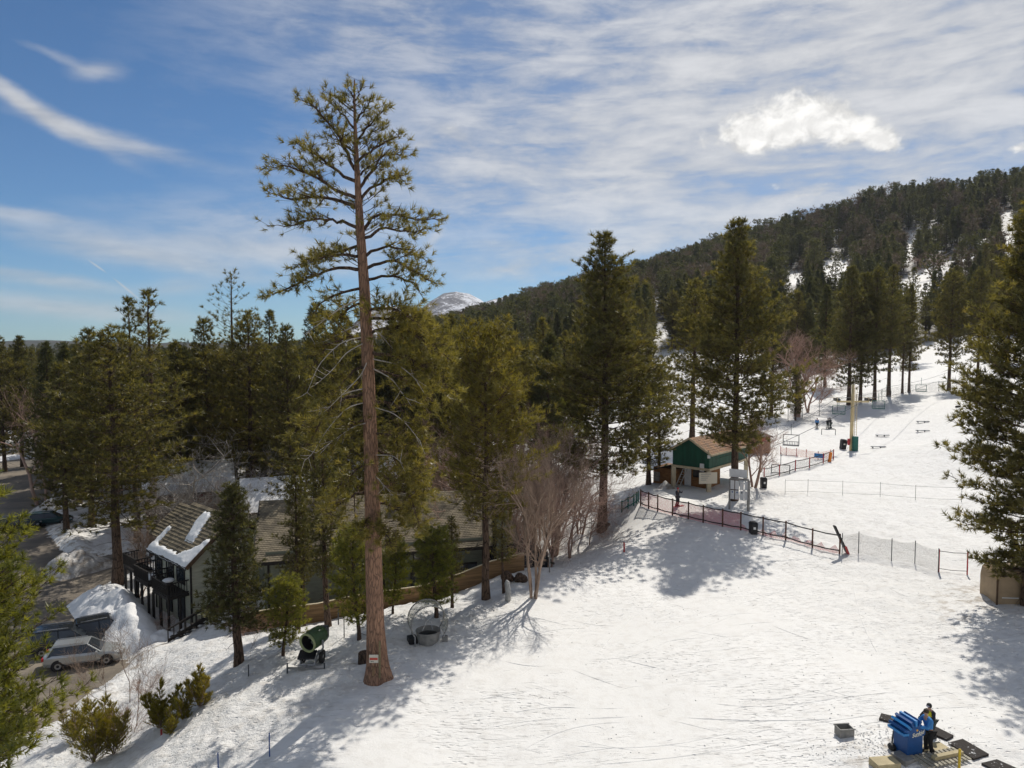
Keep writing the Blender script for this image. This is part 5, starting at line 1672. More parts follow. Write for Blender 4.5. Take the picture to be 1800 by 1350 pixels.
    # balconies
    def balcony(a0, a1, z, depth, rail=1.0):
        bd = empty_part('balcony', e, L(a0, 0, z))
        m_ = MB(); wall_box(m_, L, a0, a1, -depth, -.04, z - .22, z); m_.build('deck', M_DARKWOOD, bd, world=True)
        m_ = MB()
        for (p, q) in (((a0, -depth), (a1, -depth)), ((a0, -depth), (a0, -.05)), ((a1, -depth), (a1, -.05))):
            m_.bar(L(p[0], p[1], z + rail), L(q[0], q[1], z + rail), .09, .08); m_.bar(L(p[0], p[1], z + .12), L(q[0], q[1], z + .12), .05, .07)
        m_.build('rail', M_DARKWOOD, bd, world=True)
        k = int((a1 - a0) / .17)
        for i in range(k + 1):
            q = MB(); a = a0 + (a1 - a0) * i / k; q.bar(L(a, -depth, z + .1), L(a, -depth, z + rail), .045); q.build('baluster', M_DARKWOOD, bd, world=True)
        k = int(depth / .19)
        for i in range(1, k):
            for a in (a0, a1):
                q = MB(); b = -depth + depth * i / k; q.bar(L(a, b, z + .1), L(a, b, z + rail), .045); q.build('baluster', M_DARKWOOD, bd, world=True)
    balcony(.3, 3.2, 2.9, 1.6)
    balcony(3.7, 6.5, 3.15, 1.7)
    balcony(A1 + .5, A1 + 3.3, 3.3, .1 + 1.2)
    for a, b, zt in ((.35, -1.55, 2.7), (1.75, -1.55, 2.7), (3.15, -1.55, 2.7), (3.8, -1.65, 2.95), (5.1, -1.65, 2.95), (6.4, -1.65, 2.95), (7.2, -1.2, 3.1), (8.6, -1.2, 3.1), (9.8, -1.2, 3.1), (.35, -.7, 2.7), (3.8, -.8, 2.95)):
        q = MB(); q.bar(L(a, b, -1.2), L(a, b, zt), .15); q.build('balcony_post', M_DARKWOOD, e, world=True)
    # table under snow on the balcony
    t = L(1.9, -.9, 2.9); tt = MB(); tt.lathe([(0, .72), (.45, .72), (.45, .76), (0, .76)], t, 14); tt.tube([t, t + Vector((0, 0, .72))], .04, 6)
    own(tt, 'balcony_table', M_DARKWOOD, 'round table on the near balcony of the condo', 'table', t)
    sn = MB(); sn.sphere(t + Vector((0, 0, .80)), .46, 14, 8, (1, 1, .38)); own(sn, 'snow_mound', M_ROOFSNOW, 'round snow cap lying on the balcony table', 'snow', t + Vector((0, 0, .77)), smooth=True)
    for i, (a, b, r, z) in enumerate(((2.8, -1.1, .34, 2.9), (5.0, -1.0, .4, 3.15))):
        q = L(a, b, z); sn = MB(); sn.sphere(q + Vector((0, 0, .1)), r, 12, 8, (1.2, .9, .8)); own(sn, 'snow_heap', M_ROOFSNOW, ('small snow heap beside the balcony table', 'snow heap on the upper left balcony of the condo')[i], 'snow', q, smooth=True)
    # outside stair with dark railing down the bank
    s0 = W(402, 1082, c0.y - .6); s1 = W(296, 1138, c0.y - 4.0)
    s0.z = gz(s0.x, s0.y) + .2; s1.z = gz(s1.x, s1.y) - .1
    st = empty('stair_railing', s1, 'dark wooden stair rail running down the snow beside the condo', 'railing')
    d = s1 - s0
    for side in (0, 1):
        off = Vector((.35, 1.0, 0)) * side
        m_ = MB(); m_.bar(s0 + off + Vector((0, 0, 1.05)), s1 + off + Vector((0, 0, 1.0)), .09, .10); m_.build('handrail', M_DARKWOOD, st, world=True)
        m_ = MB(); m_.bar(s0 + off + Vector((0, 0, .25)), s1 + off + Vector((0, 0, .2)), .07, .22); m_.build('stringer', M_DARKWOOD, st, world=True)
        for i in range(12):
            p = s0 + off + d * (i / 11); q = MB(); q.bar(p, p + Vector((0, 0, 1.05)), .06 if i % 4 else .11); q.build('baluster', M_DARKWOOD, st, world=True)
    for i in range(9):
        p = s0 + d * ((i + .5) / 9) + Vector((.17, .5, .18)); q = MB(); q.box(p, (.95, .28, .05)); q.build('tread', M_DARKWOOD, st, world=True)

def empty_part(name, parent, wpos):
    o = bpy.data.objects.new(name, None); col.objects.link(o); o.parent = parent
    off = Vector((0, 0, 0)); p = parent
    while p is not None: off += p.location; p = p.parent
    o.location = Vector(wpos) - off
    return o
condo()


# ------------------------------------------------------------------ long condo behind the brown fence
FA, FB = at(425, 1112), at(965, 1002)
FA.z -= .0
def long_condo():
    d = (FB - FA); d.z = 0; L0 = d.length; d.normalize()
    n = Vector((-d.y, d.x, 0))
    o = FA + d * 1.2 + n * 3.2
    Fr = frame((o.x, o.y, -4.0), d)
    e = empty('long_condo', Fr(0, 0, 0), 'long grey green condo with a wide tan shingle roof behind the brown fence', 'building')
    Ln, Bd = L0 - 3.0, 11.5; Hh = 5.85; Hr = 8.4
    mb = MB(); wall_box(mb, Fr, 0, Ln, 0, Bd, 0, Hh - .42)
    mb.prism([Fr(0, 0, Hh - .42), Fr(0, Bd, Hh - .42), Fr(0, Bd / 2, Hr - .45)], Fr(Ln, 0, 0) - Fr(0, 0, 0))
    mb.build('wall', M_SIDING, e, world=True)
    for i in range(13):
        m_ = MB(); z = .1 + i * .45; wall_box(m_, Fr, .1, Ln - .1, -.03, -.003, z, z + .435); m_.build('siding_board', M_SIDING, e, world=True)
    ov = .7; sl = (Hr - Hh + .1) / (Bd / 2)
    def rp(a, b): return (a, b, Hh - .1 + sl * b)
    rf = MB(); slab(rf, Fr, rp(-.7, -ov), rp(Ln + .4, -ov), rp(Ln + .4, Bd / 2), rp(-.7, Bd / 2), .18)
    q = lambda a, b: (a, b, Hh - .1 + sl * (Bd - b))
    slab(rf, Fr, q(-.7, Bd / 2), q(Ln + .4, Bd / 2), q(Ln + .4, Bd + ov), q(-.7, Bd + ov), .18)
    ro = rf.build('roof', M_SHING_D, e, world=True)
    P = [Fr(*rp(-.7, -ov)), Fr(*rp(Ln + .4, -ov)), Fr(*rp(Ln + .4, Bd / 2)), Fr(*rp(-.7, Bd / 2))]
    shingle_rows(ro, Fr, *P, 34, 90, M_SHING, .03, 9, single=False)
    f = MB(); f.bar(Fr(*rp(-.7, -ov)) - Vector((0, 0, .12)), Fr(*rp(Ln + .4, -ov)) - Vector((0, 0, .12)), .07, .22); f.build('fascia', M_DARKWOOD, e, world=True)
    f = MB(); f.bar(Fr(*rp(-.74, -ov)) - Vector((0, 0, .08)), Fr(*rp(-.74, Bd / 2)) - Vector((0, 0, .08)), .07, .3); f.build('barge_board', M_DARKWOOD, e, world=True)
    for a, w in ((.2, .15), (2.4, .12), (8.2, .14), (12.6, .14), (17.2, .14), (Ln - .3, .16)):
        m_ = MB(); wall_box(m_, Fr, a, a + w, -.07, -.035, 0, Hh - .2); m_.build('corner_trim', M_DARKWOOD, e, world=True)
    for a, z, w, h in ((10.2, 1.9, 2.6, 2.1), (10.4, 4.1, 2.0, 1.3), (13.6, 2.6, 1.6, 1.5), (18.4, 2.2, 2.4, 2.3), (15.6, 4.0, 1.1, 1.2), (5.0, 4.2, 1.2, 1.0)):
        f = MB(); wall_box(f, Fr, a, a + w, -.10, -.035, z, z + h); wf = f.build('window', M_DARKWOOD, e, world=True)
        for k in (0, 1):
            g = MB(); wall_box(g, Fr, a + .08 + k * (w / 2), a + w / 2 - .04 + k * (w / 2), -.115, -.095, z + .1, z + h - .1); g.build('pane', M_GLASS, wf, world=True)
    # dark deck with rail
    dk = empty_part('balcony', e, Fr(9.8, -1.6, 1.7))
    m_ = MB(); wall_box(m_, Fr, 9.6, 13.4, -1.7, -.1, 1.5, 1.72); m_.build('deck', M_DARKWOOD, dk, world=True)
    m_ = MB(); m_.bar(Fr(9.6, -1.7, 2.75), Fr(13.4, -1.7, 2.75), .1); m_.bar(Fr(9.6, -1.7, 1.9), Fr(13.4, -1.7, 1.9), .06); m_.build('rail', M_DARKWOOD, dk, world=True)
    for i in range(20):
        m_ = MB(); a = 9.6 + 3.8 * i / 19; m_.bar(Fr(a, -1.7, 1.8), Fr(a, -1.7, 2.7), .045); m_.build('baluster', M_DARKWOOD, dk, world=True)
    # chimney chase
    c = Fr(Ln - 1.2, -.55, 0)
    ch = MB(); wall_box(ch, Fr, Ln - 1.6, Ln - .8, -1.0, -.2, 0, 8.6); co = ch.build('chimney', M_SIDING, e, world=True)
    m_ = MB(); wall_box(m_, Fr, Ln - 1.75, Ln - .65, -1.15, -.05, 8.6, 8.8); m_.build('chimney_cap', M_DSTEEL, co, world=True)
    m_ = MB(); m_.tube([Fr(Ln - 1.2, -.6, 8.8), Fr(Ln - 1.2, -.6, 9.7)], .17, 10); m_.lathe([(.0, .25), (.28, .1), (.28, 0), (0, 0)], Fr(Ln - 1.2, -.6, 9.75), 12); m_.build('flue', M_DSTEEL, co, world=True)
    m_ = MB(); wall_box(m_, Fr, Ln - 1.9, Ln - 1.62, -1.02, -.9, 0, 8.5); m_.build('corner_trim', M_DARKWOOD, co, world=True)
    # lean-to at the right end
    m_ = MB(); wall_box(m_, Fr, Ln, Ln + 2.6, .4, 5.0, 0, 3.6); m_.build('lean_to', M_SIDING, e, world=True)
    m_ = MB(); slab(m_, Fr, (Ln - .1, -.3, 5.0), (Ln + 3.2, -.3, 3.6), (Ln + 3.2, 5.6, 3.6), (Ln - .1, 5.6, 5.0), .15); m_.build('lean_to_roof', M_SHING_D, e, world=True)
    # brown board fence
    fz = lambda t: gz(FA.x + d.x * t, FA.y + d.y * t)
    fe = empty('board_fence', FA, 'long low fence of brown horizontal boards between condo and piste', 'fence')
    seg = 2.4; ns = int(L0 / seg)
    for i in range(ns + 1):
        t = i * seg; p = FA + d * t; z = fz(t)
        m_ = MB(); m_.box((p.x + n.x * .07, p.y + n.y * .07, z + .55), (.12, .12, 1.5)); m_.build('fence_post', M_FENCE, fe, world=True)
        if i == ns: break
        t2 = t + seg; p2 = FA + d * t2; z2_ = fz(t2)
        for k in range(7):
            h = .02 + k * .185; m_ = MB(); m_.bar((p.x, p.y, z + h + .06), (p2.x, p2.y, z2_ + h + .06), .035, .175); m_.build('fence_board', M_FENCE, fe, world=True)
        m_ = MB(); m_.bar((p.x, p.y, z + 1.30), (p2.x, p2.y, z2_ + 1.30), .15, .04); m_.build('fence_cap', M_FASCIA, fe, world=True)
long_condo()


def chalet(px, py, Y, wid, dep, h, hr, rot, wallm, label, snow=True, win=2, snow_label=None):
    p = W(px, py, Y); d = (math.cos(R(rot)), math.sin(R(rot)))
    Fr = frame((p.x, p.y, -5.2), d)
    e = empty('chalet_building', Fr(0, 0, 0), label, 'building')
    mb = MB(); wall_box(mb, Fr, 0, wid, 0, dep, 0, h); mb.prism([Fr(0, 0, h), Fr(0, dep, h), Fr(0, dep / 2, hr - .15)], Fr(wid, 0, 0) - Fr(0, 0, 0)); mb.build('wall', wallm, e, world=True)
    sl = (hr - h) / (dep / 2)
    r = MB(); slab(r, Fr, (-.5, -.6, h - .6 * sl), (wid + .5, -.6, h - .6 * sl), (wid + .5, dep / 2, hr), (-.5, dep / 2, hr), .16)
    slab(r, Fr, (-.5, dep / 2, hr), (wid + .5, dep / 2, hr), (wid + .5, dep + .6, h - .6 * sl), (-.5, dep + .6, h - .6 * sl), .16)
    ro = r.build('roof', M_SHING_D, e, world=True)
    for i in range(win):
        a = wid * (i + .35) / win
        f = MB(); wall_box(f, Fr, a, a + 1.3, -.08, -.003, h - 2.1, h - .8); wf = f.build('window', M_WHITE, e, world=True)
        g = MB(); wall_box(g, Fr, a + .1, a + 1.2, -.1, -.075, h - 2.0, h - .9); g.build('pane', M_GLASS, wf, world=True)
    if snow:
        nx, ny = 30, 16; V = []
        for j in range(ny):
            for i in range(nx):
                a = -.4 + (wid + .8) * i / (nx - 1); b = -.55 + (dep / 2 + .5) * j / (ny - 1)
                edge = min(1, i / 2, (nx - 1 - i) / 2, j / 2, (ny - 1 - j) / 2)
                V.append(Fr(a, b, h + sl * b + .03 + .28 * edge * (.8 + .9 * float(fbm(np.array([a * .7 + px]), np.array([b * .7]), 3)[0]))))
        idx = np.arange(nx * ny).reshape(ny, nx)
        Fc = np.stack([idx[:-1, :-1], idx[:-1, 1:], idx[1:, 1:], idx[1:, :-1]], -1).reshape(-1, 4)
        o = Fr(wid / 2, dep / 4, h + .2)
        tag(mesh_obj('roof_snow', np_mesh('roof_snow', np.array(V) - np.array(o), Fc, M_ROOFSNOW, True), None, o), snow_label, 'snow')
chalet(258, 960, 78, 9, 9, 5.2, 7.8, 25, M_RED, 'dark red chalet under the trees left of the balcony condo', True, 2, 'snow sheet on the dark red chalet roof')
chalet(432, 960, 71, 11, 9, 5.0, 7.4, 22, M_SIDING, 'grey chalet behind the long tiled roof', True, 3, 'snow sheet on the grey chalet roof')
chalet(570, 920, 86, 9, 9, 5.0, 7.6, 22, M_RED, 'red chalet hidden behind the tallest pine', True, 2, 'snow sheet on the red chalet behind the tallest pine')

# snow banks round the lot
snow_pile('snow_bank', 'tall ploughed snow bank between the cars and the balcony condo', [(168, 1048), (205, 1090), (225, 1125), (250, 1150)], [1.2, 2.1, 2.0, .8], M_PILE, 1, 2.6)
snow_pile('snow_bank', 'rounded snow bank at the edge of the parking lot under the large trunk', [(75, 1020), (110, 1010), (150, 1000), (200, 985)], [1.2, 2.2, 1.8, .6], M_DIRTY, 2, 2.2)
snow_pile('snow_bank', 'dirty snow heap beyond the dark green car', [(60, 905), (100, 895), (130, 888)], [1.0, 1.8, 1.2], M_DIRTY, 3, 2.2)
snow_pile('snow_bank', 'snow heap under the balconies of the condo', [(250, 1130), (285, 1125), (310, 1122)], [.5, .9, .4], M_PILE, 4, 1.6)
snow_pile('snow_bank', 'pale snow strip at the far side of the parking lot', [(-20, 812), (30, 806), (80, 802)], [.8, .9, .7], M_PILE, 5, 1.6)
snow_pile('snow_bank', 'small greyish snow heap beside the green hut', [(1150, 858), (1168, 858), (1188, 860)], [.3, 1.0, .3], M_DIRTY, 6, 1.5)


# ------------------------------------------------------------------ green hut of the lift
def hut():
    K = W(1246, 824, 72.0); zb = K.z
    gx = Vector((-2.9, 2.55, 0)).normalized()
    Fr0 = frame((K.x, K.y, 0), gx)              # a along the gable front to the left, b = left of a -> towards the camera
    def L(a, b, c): return Fr0(a, -b, c)          # b into the building
    g0 = gz(K.x, K.y)
    e = empty('lift_hut', L(0, 0, g0), 'dark green lift hut raised on cream posts with an orange shingle roof', 'building')
    Wd, Ln = 4.1, 9.5; zt = zb + 1.75; zr = zt + 1.25
    mb = MB(); wall_box(mb, L, 0, Wd, 0, Ln, zb, zt); mb.prism([L(0, 0, zt), L(Wd, 0, zt), L(Wd / 2, 0, zr - .1)], L(0, Ln, 0) - L(0, 0, 0)); mb.build('wall', M_GREEN, e, world=True)
    # vertical boards
    for i in range(10):
        a = i * Wd / 10; m_ = MB(); h = zt + (zr - zt) * (1 - abs(a + Wd / 20 - Wd / 2) / (Wd / 2)) * .86
        wall_box(m_, L, a + .01, a + Wd / 10 - .01, -.03, -.003, zb, h); m_.build('wall_board', M_GREEN, e, world=True)
    for i in range(12):
        b = i * Ln / 12; m_ = MB(); wall_box(m_, L, -.03, -.003, b + .01, b + Ln / 12 - .01, zb, zt - .05); m_.build('wall_board', M_GREEN, e, world=True)
    r = MB(); slope = (zr - zt) / (Wd / 2); ov = .45
    slab(r, L, (-ov, -.4, zt - ov * slope), (-ov, Ln + .4, zt - ov * slope), (Wd / 2, Ln + .4, zr), (Wd / 2, -.4, zr), .10)
    slab(r, L, (Wd + ov, -.4, zt - ov * slope), (Wd + ov, Ln + .4, zt - ov * slope), (Wd / 2, Ln + .4, zr), (Wd / 2, -.4, zr), .10)
    ro = r.build('roof', M_SHING_D, e, world=True)
    shingle_rows(ro, L, L(-ov, -.4, zt - ov * slope), L(-ov, Ln + .4, zt - ov * slope), L(Wd / 2, Ln + .4, zr), L(Wd / 2, -.4, zr), 9, 22, M_SHING_O, .035, 7)
    for s_ in (0, 1):
        a0 = -ov if s_ == 0 else Wd + ov
        f = MB(); f.bar(L(a0, -.43, zt - ov * slope - .02), L(Wd / 2, -.43, zr - .02), .05, .2); f.build('barge_board', M_FASCIA, e, world=True)
    f = MB(); f.bar(L(-ov - .02, -.4, zt - ov * slope - .05), L(-ov - .02, Ln + .4, zt - ov * slope - .05), .05, .18); f.build('fascia', M_FASCIA, e, world=True)
    f = MB(); f.bar(L(-.08, -.08, zb - .12), L(-.08, Ln, zb - .12), .12, .24); f.bar(L(-.08, -.1, zb - .12), L(Wd + .1, -.1, zb - .12), .12, .24); f.build('beam', M_FASCIA, e, world=True)
    m_ = MB(); wall_box(m_, L, .5, .95, -.12, -.04, zb - .35, zb + .45); m_.build('notice', M_WHITE, e, world=True)
    m_ = MB(); m_.box(L(-.02, -.08, zt - .5), (.28, .1, .34)); m_.build('lamp', M_WHITE, e, world=True)
    for a, b, w in ((-.02, -.02, .42), (Wd - .1, 0, .42), (-.02, Ln - .3, .36), (Wd - .1, Ln - .3, .36), (-.02, Ln * .62, .3)):
        p = L(a, b, 0); z = gz(p.x, p.y); m_ = MB(); m_.box((p.x, p.y, (z - .3 + zb - .2) / 2), (w, w, zb - .2 - z + .3)); m_.build('post', M_CREAM, e, world=True)
    # lower cedar room, between the posts
    c = MB(); wall_box(c, L, .9, Wd - .4, 1.6, 4.6, g0 - .3, zb - .3); cc = c.build('cedar_room', M_CEDAR, e, world=True)
    for i in range(6):
        m_ = MB(); z = g0 + .1 + i * .42; wall_box(m_, L, .9, Wd - .4, 1.57, 1.597, z, z + .40); m_.build('cedar_board', M_CEDAR, cc, world=True)
    m_ = MB(); wall_box(m_, L, 1.1, 2.5, 1.50, 1.56, g0 + 1.0, g0 + 2.1); wf = m_.build('window', M_DARKWOOD, e, world=True)
    for k in range(3):
        m_ = MB(); wall_box(m_, L, 1.15 + k * .46, 1.55 + k * .46, 1.48, 1.505, g0 + 1.06, g0 + 2.04); m_.build('pane', M_GLASS, wf, world=True)
    m_ = MB(); wall_box(m_, L, 2.75, 3.5, 1.50, 1.56, g0, g0 + 2.0); m_.build('door', M_WHITE, e, world=True)
    # cedar shed with a lean roof to the left
    s_ = MB(); wall_box(s_, L, Wd + .1, Wd + 3.0, 1.2, 4.4, g0 - .4, zb - .75); s_.build('shed_wall', M_CEDAR, e, world=True)
    r = MB(); slab(r, L, (Wd - .2, .3, zb + .05), (Wd + 3.6, .3, zb - 1.15), (Wd + 3.6, 5.0, zb - 1.15), (Wd - .2, 5.0, zb + .05), .12); r.build('shed_roof', M_DARKWOOD, e, world=True)
    m_ = MB(); wall_box(m_, L, Wd + 2.2, Wd + 2.9, 1.1, 1.2, g0 + .1, g0 + 1.1); m_.build('utility_cabinet', M_WGREY, e, world=True)
    # ladder
    a0 = L(3.1, -.5, g0); a1 = L(2.5, .2, zb - .3); sd = (L(1, 0, 0) - L(0, 0, 0)) * .45
    lad = empty('ladder', a0, 'aluminium ladder leaning under the green hut', 'ladder')
    for q in (Vector(), sd):
        m_ = MB(); m_.bar(a0 + q, a1 + q, .06); m_.build('ladder_rail', M_STEEL, lad, world=True)
    for i in range(8):
        p = a0 + (a1 - a0) * ((i + .5) / 8); m_ = MB(); m_.bar(p, p + sd, .04); m_.build('rung', M_STEEL, lad, world=True)
    # sign board on the front post
    p = L(-.1, -.35, zb - .9)
    sg = empty('notice_board', L(-.1, -.35, zb - 1.4), 'cream notice board on the front post of the green hut', 'sign')
    ax = (L(1, -1.2, 0) - L(0, 0, 0)).normalized(); 
    m_ = MB(); m_.bar(p - Vector((1, .15, 0)) * .95, p + Vector((1, .15, 0)) * .95, .08, 1.15); m_.build('board', M_SIGN, sg, world=True)
    for i in range(4):
        m_ = MB(); z = .42 - i * .2; m_.bar(p + Vector((-.75, -.11 - .05, z)), p + Vector((.25 - .15 * i, -.04 - .05, z)), .02, .05); m_.build('printed_line', M_WGREY, sg, world=True)
    # machinery and clutter below
    q = L(.6, 3.0, g0)
    # white boards rack beside the huge pine
    e2p = at(1302, 884); x1 = at(1317, 888)
    rk = empty('board_rack', e2p, 'grey wooden rack of white trail boards in front of the huge pine', 'sign')
    A = W(1283, 842, e2p.y - 2.4); B = W(1316, 856, e2p.y - 3.2)
    d = (B - A); d.z = 0; dn = d.normalized(); Lr = d.length
    zt_ = (A.z + B.z) / 2 + .3; zg = gz(B.x, B.y)
    for p_, w_ in ((A, .14), (B, .2)):
        m_ = MB(); m_.box((p_.x, p_.y, (zg - .3 + zt_) / 2), (w_, w_, zt_ - zg + .3)); m_.build('post', M_WGREY, rk, world=True)
    m_ = MB(); m_.bar((A.x, A.y, zt_ + .05), (B.x, B.y, zt_ + .05), .3, .12); m_.build('top_beam', M_WGREY, rk, world=True)
    for r_ in range(2):
        for k in range(4):
            t = (k + .5) / 4 * Lr; p_ = A + dn * t; zc = zt_ - .5 - r_ * .92
            m_ = MB(); m_.bar((p_.x - dn.x * .17, p_.y - dn.y * .17 - .08, zc), (p_.x + dn.x * .17, p_.y + dn.y * .17 - .08, zc), .04, .82); pn = m_.build('panel', M_WHITE, rk, world=True)
            if r_ == 1 and k < 3:
                m_ = MB(); m_.sphere((p_.x, p_.y - .12, zc + .25), .07, 10, 6, (1, .3, 1)); m_.build('emblem', (M_BLUE, M_BLUE, M_BLACK)[k], pn, world=True)
    m_ = MB(); zc = zt_ + .55; m_.bar((A.x, A.y + .2, zc), (A.x + dn.x * 1.6, A.y + dn.y * 1.6 + .2, zc), .04, .75); m_.build('header_board', M_WHITE, rk, world=True)
    return L, zb, zr, Wd, Ln, g0
HUT = hut()

# red building right of the hut
chal = W(1312, 800, 96)
def red_shed():
    Fr = frame((chal.x, chal.y, gz(chal.x, chal.y) - .3), (1, .25)); e = empty('red_shed', Fr(0, 0, 0), 'rusty red shed behind the bare tree right of the hut', 'building')
    m_ = MB(); wall_box(m_, Fr, 0, 3.6, 0, 3, 0, 2.6); m_.build('wall', M_CEDAR, e, world=True)
    for i in range(6):
        m_ = MB(); wall_box(m_, Fr, 0, 3.6, -.03, -.003, .1 + i * .42, .48 + i * .42); m_.build('siding_board', M_REDPAD if i > 3 else M_CEDAR, e, world=True)
    m_ = MB(); slab(m_, Fr, (-.3, -.3, 2.7), (3.9, -.3, 2.7), (3.9, 3.3, 3.1), (-.3, 3.3, 3.1), .12); m_.build('roof', M_DARKWOOD, e, world=True)
red_shed()


# ------------------------------------------------------------------ fences
def rail_fence(pts, label, post_h, netm, name='rail_fence', postm=M_POST, rails=True, net_parts=None, post_w=.13, railm=None, group=None, sag=.05, slump=99, rail_r=.05):
    P = [at(*p) for p in pts]
    e = empty(name, P[0], label, 'fence', group)
    off = P[0]
    for p in P:
        m_ = MB(); m_.tube([p - Vector((0, 0, .4)), p + Vector((0, 0, post_h))], post_w / 2, 8); m_.build('post', postm, e, world=True)
    if rails:
        for a, b in zip(P[:-1], P[1:]):
            for h in (.25, post_h - .12):
                m_ = MB(); mid = (a + b) / 2 + Vector((0, 0, h - sag)); m_.tube([a + Vector((0, 0, h)), mid, b + Vector((0, 0, h))], rail_r, 6); m_.build('rail', railm or M_DARKWOOD, e, world=True)
    if netm:
        for i, (a, b) in enumerate(zip(P[:-1], P[1:])):
            if net_parts and i not in net_parts: continue
            n = 6; top, bot = [], []
            for k in range(n + 1):
                t = k / n; q = a + (b - a) * t; s_ = sag * 4 * t * (1 - t)
                zg = gz(q.x, q.y) + .02
                hn = post_h - .1 if i < slump else .42 + .25 * math.sin(k * 2.1 + i)
                top.append(Vector((q.x, q.y + .07 + (.1 * math.sin(k * 3.0 + i) if i >= slump else 0), q.z + hn - s_))); bot.append(Vector((q.x, q.y + .07, max(zg, q.z - .3))))
            net_strip('netting', top, bot, netm, e, off)
    return P
main_f = [(1122, 883), (1126, 888), (1140, 893), (1156, 898), (1182, 905), (1210, 912), (1236, 919), (1270, 926), (1302, 932), (1341, 940), (1381, 949), (1428, 961), (1476, 973)]
rail_fence(main_f[1:], 'long curving rail fence with red netting below the green hut', 1.55, M_REDNET, slump=7)
rail_fence([(1122, 882), (1119, 884), (1114, 888), (1104, 893), (1093, 899)], 'short dark green fence running down behind the massive pine', 1.1, M_GREYNET, postm=M_GREEN2, railm=M_GREEN2)
rail_fence([(1343, 842), (1370, 836), (1398, 828), (1423, 822), (1447, 815), (1465, 808)], 'low rail fence with red posts leading up towards the lift tower', 1.3, M_GREYNET, postm=M_REDPAD)
rail_fence([(1372, 798), (1382, 800), (1400, 802), (1417, 804), (1438, 808), (1460, 806)], 'orange netting fence behind the lowest chair', 1.1, M_ORNET, postm=M_REDPAD, rails=False, post_w=.08)
g1 = [(1480, 975), (1509, 972), (1567, 985), (1608, 992), (1649, 1007)]
rail_fence(g1, 'grey mesh fence sagging between thin poles beyond the red fence', 1.7, M_GREYNET, 'mesh_fence', M_DSTEEL, False, post_w=.06, sag=.12)
rail_fence([(1380, 868), (1420, 868), (1481, 871), (1547, 874), (1609, 879), (1690, 884)], 'thin pale net across the middle of the piste', 1.5, None, 'mesh_fence', M_WGREY, True, post_w=.04, railm=M_WGREY, sag=.03, rail_r=.012)
P_ = rail_fence([(1650, 1006), (1700, 1010)], 'rope barrier with two red poles beside the tan box', 1.6, None, 'rope_barrier', M_REDPAD, True, post_w=.09, rail_r=.02)
def wire_fence():
    pts = [(1385, 742), (1410, 738), (1440, 731), (1472, 722), (1505, 713), (1550, 703), (1598, 694), (1650, 688), (1700, 684), (1740, 680)]
    rail_fence(pts, 'wire mesh fence along the top of the lift slope', 2.4, M_WIRE, 'wire_fence', M_DSTEEL, False, post_w=.09)
    rail_fence([(1340, 762), (1365, 757), (1395, 751), (1425, 743)], 'plastic mesh strip along the snow edge above the lift', 1.0, M_WIRE, 'mesh_fence', M_WGREY, False, post_w=.05)
wire_fence()

# padded thing leaning at the fence end
p = at(1479, 974)
lp = MB(); a = p + Vector((.5, .2, .1)); b = p + Vector((-.55, .1, 2.2)); lp.bar(a, b, .34, .12)
own(lp, 'folded_mat', M_BLACK, 'dark folded pad leaning on the last post of the red fence', 'pad', p, bevel=.03)
lp = MB(); lp.bar(p + Vector((.55, .1, .0)), p + Vector((.30, .1, .6)), .36, .14); own(lp, 'red_pad', M_REDPAD, 'red pad at the foot of the last fence post', 'pad', p + Vector((.5, 0, 0)))

def bin_at(px, py, label, h=1.25, w=.7, lean=0):
    p = at(px, py); e = empty('wheeled_bin', p, label, 'bin')
    rot = Matrix.Rotation(lean, 3, 'Y')
    m_ = MB(); m_.box(p + Vector((0, 0, h * .42)), (w * .85, w, h * .84), rot, 1.12); m_.build('body', M_BLACK, e, world=True, bevel=.03)
    m_ = MB(); m_.box(p + Vector((math.sin(lean) * h * .5, 0, h * .9)), (w, w * 1.08, .12), rot, .7); m_.build('lid', M_BLACK, e, world=True)
    m_ = MB(); m_.box(p + Vector((0, -w * .55, h * .5)), (w * .3, .02, .2), rot); m_.build('sticker', M_WHITE, e, world=True)
bin_at(1324, 937, 'black bin standing against the red net fence', 1.05, .6)
bin_at(1342, 857, 'black bin by the bare tree right of the white boards', 1.2, .6)
bin_at(1482, 789, 'dark bin leaning beside the lift tower', 1.5, .75, .12)

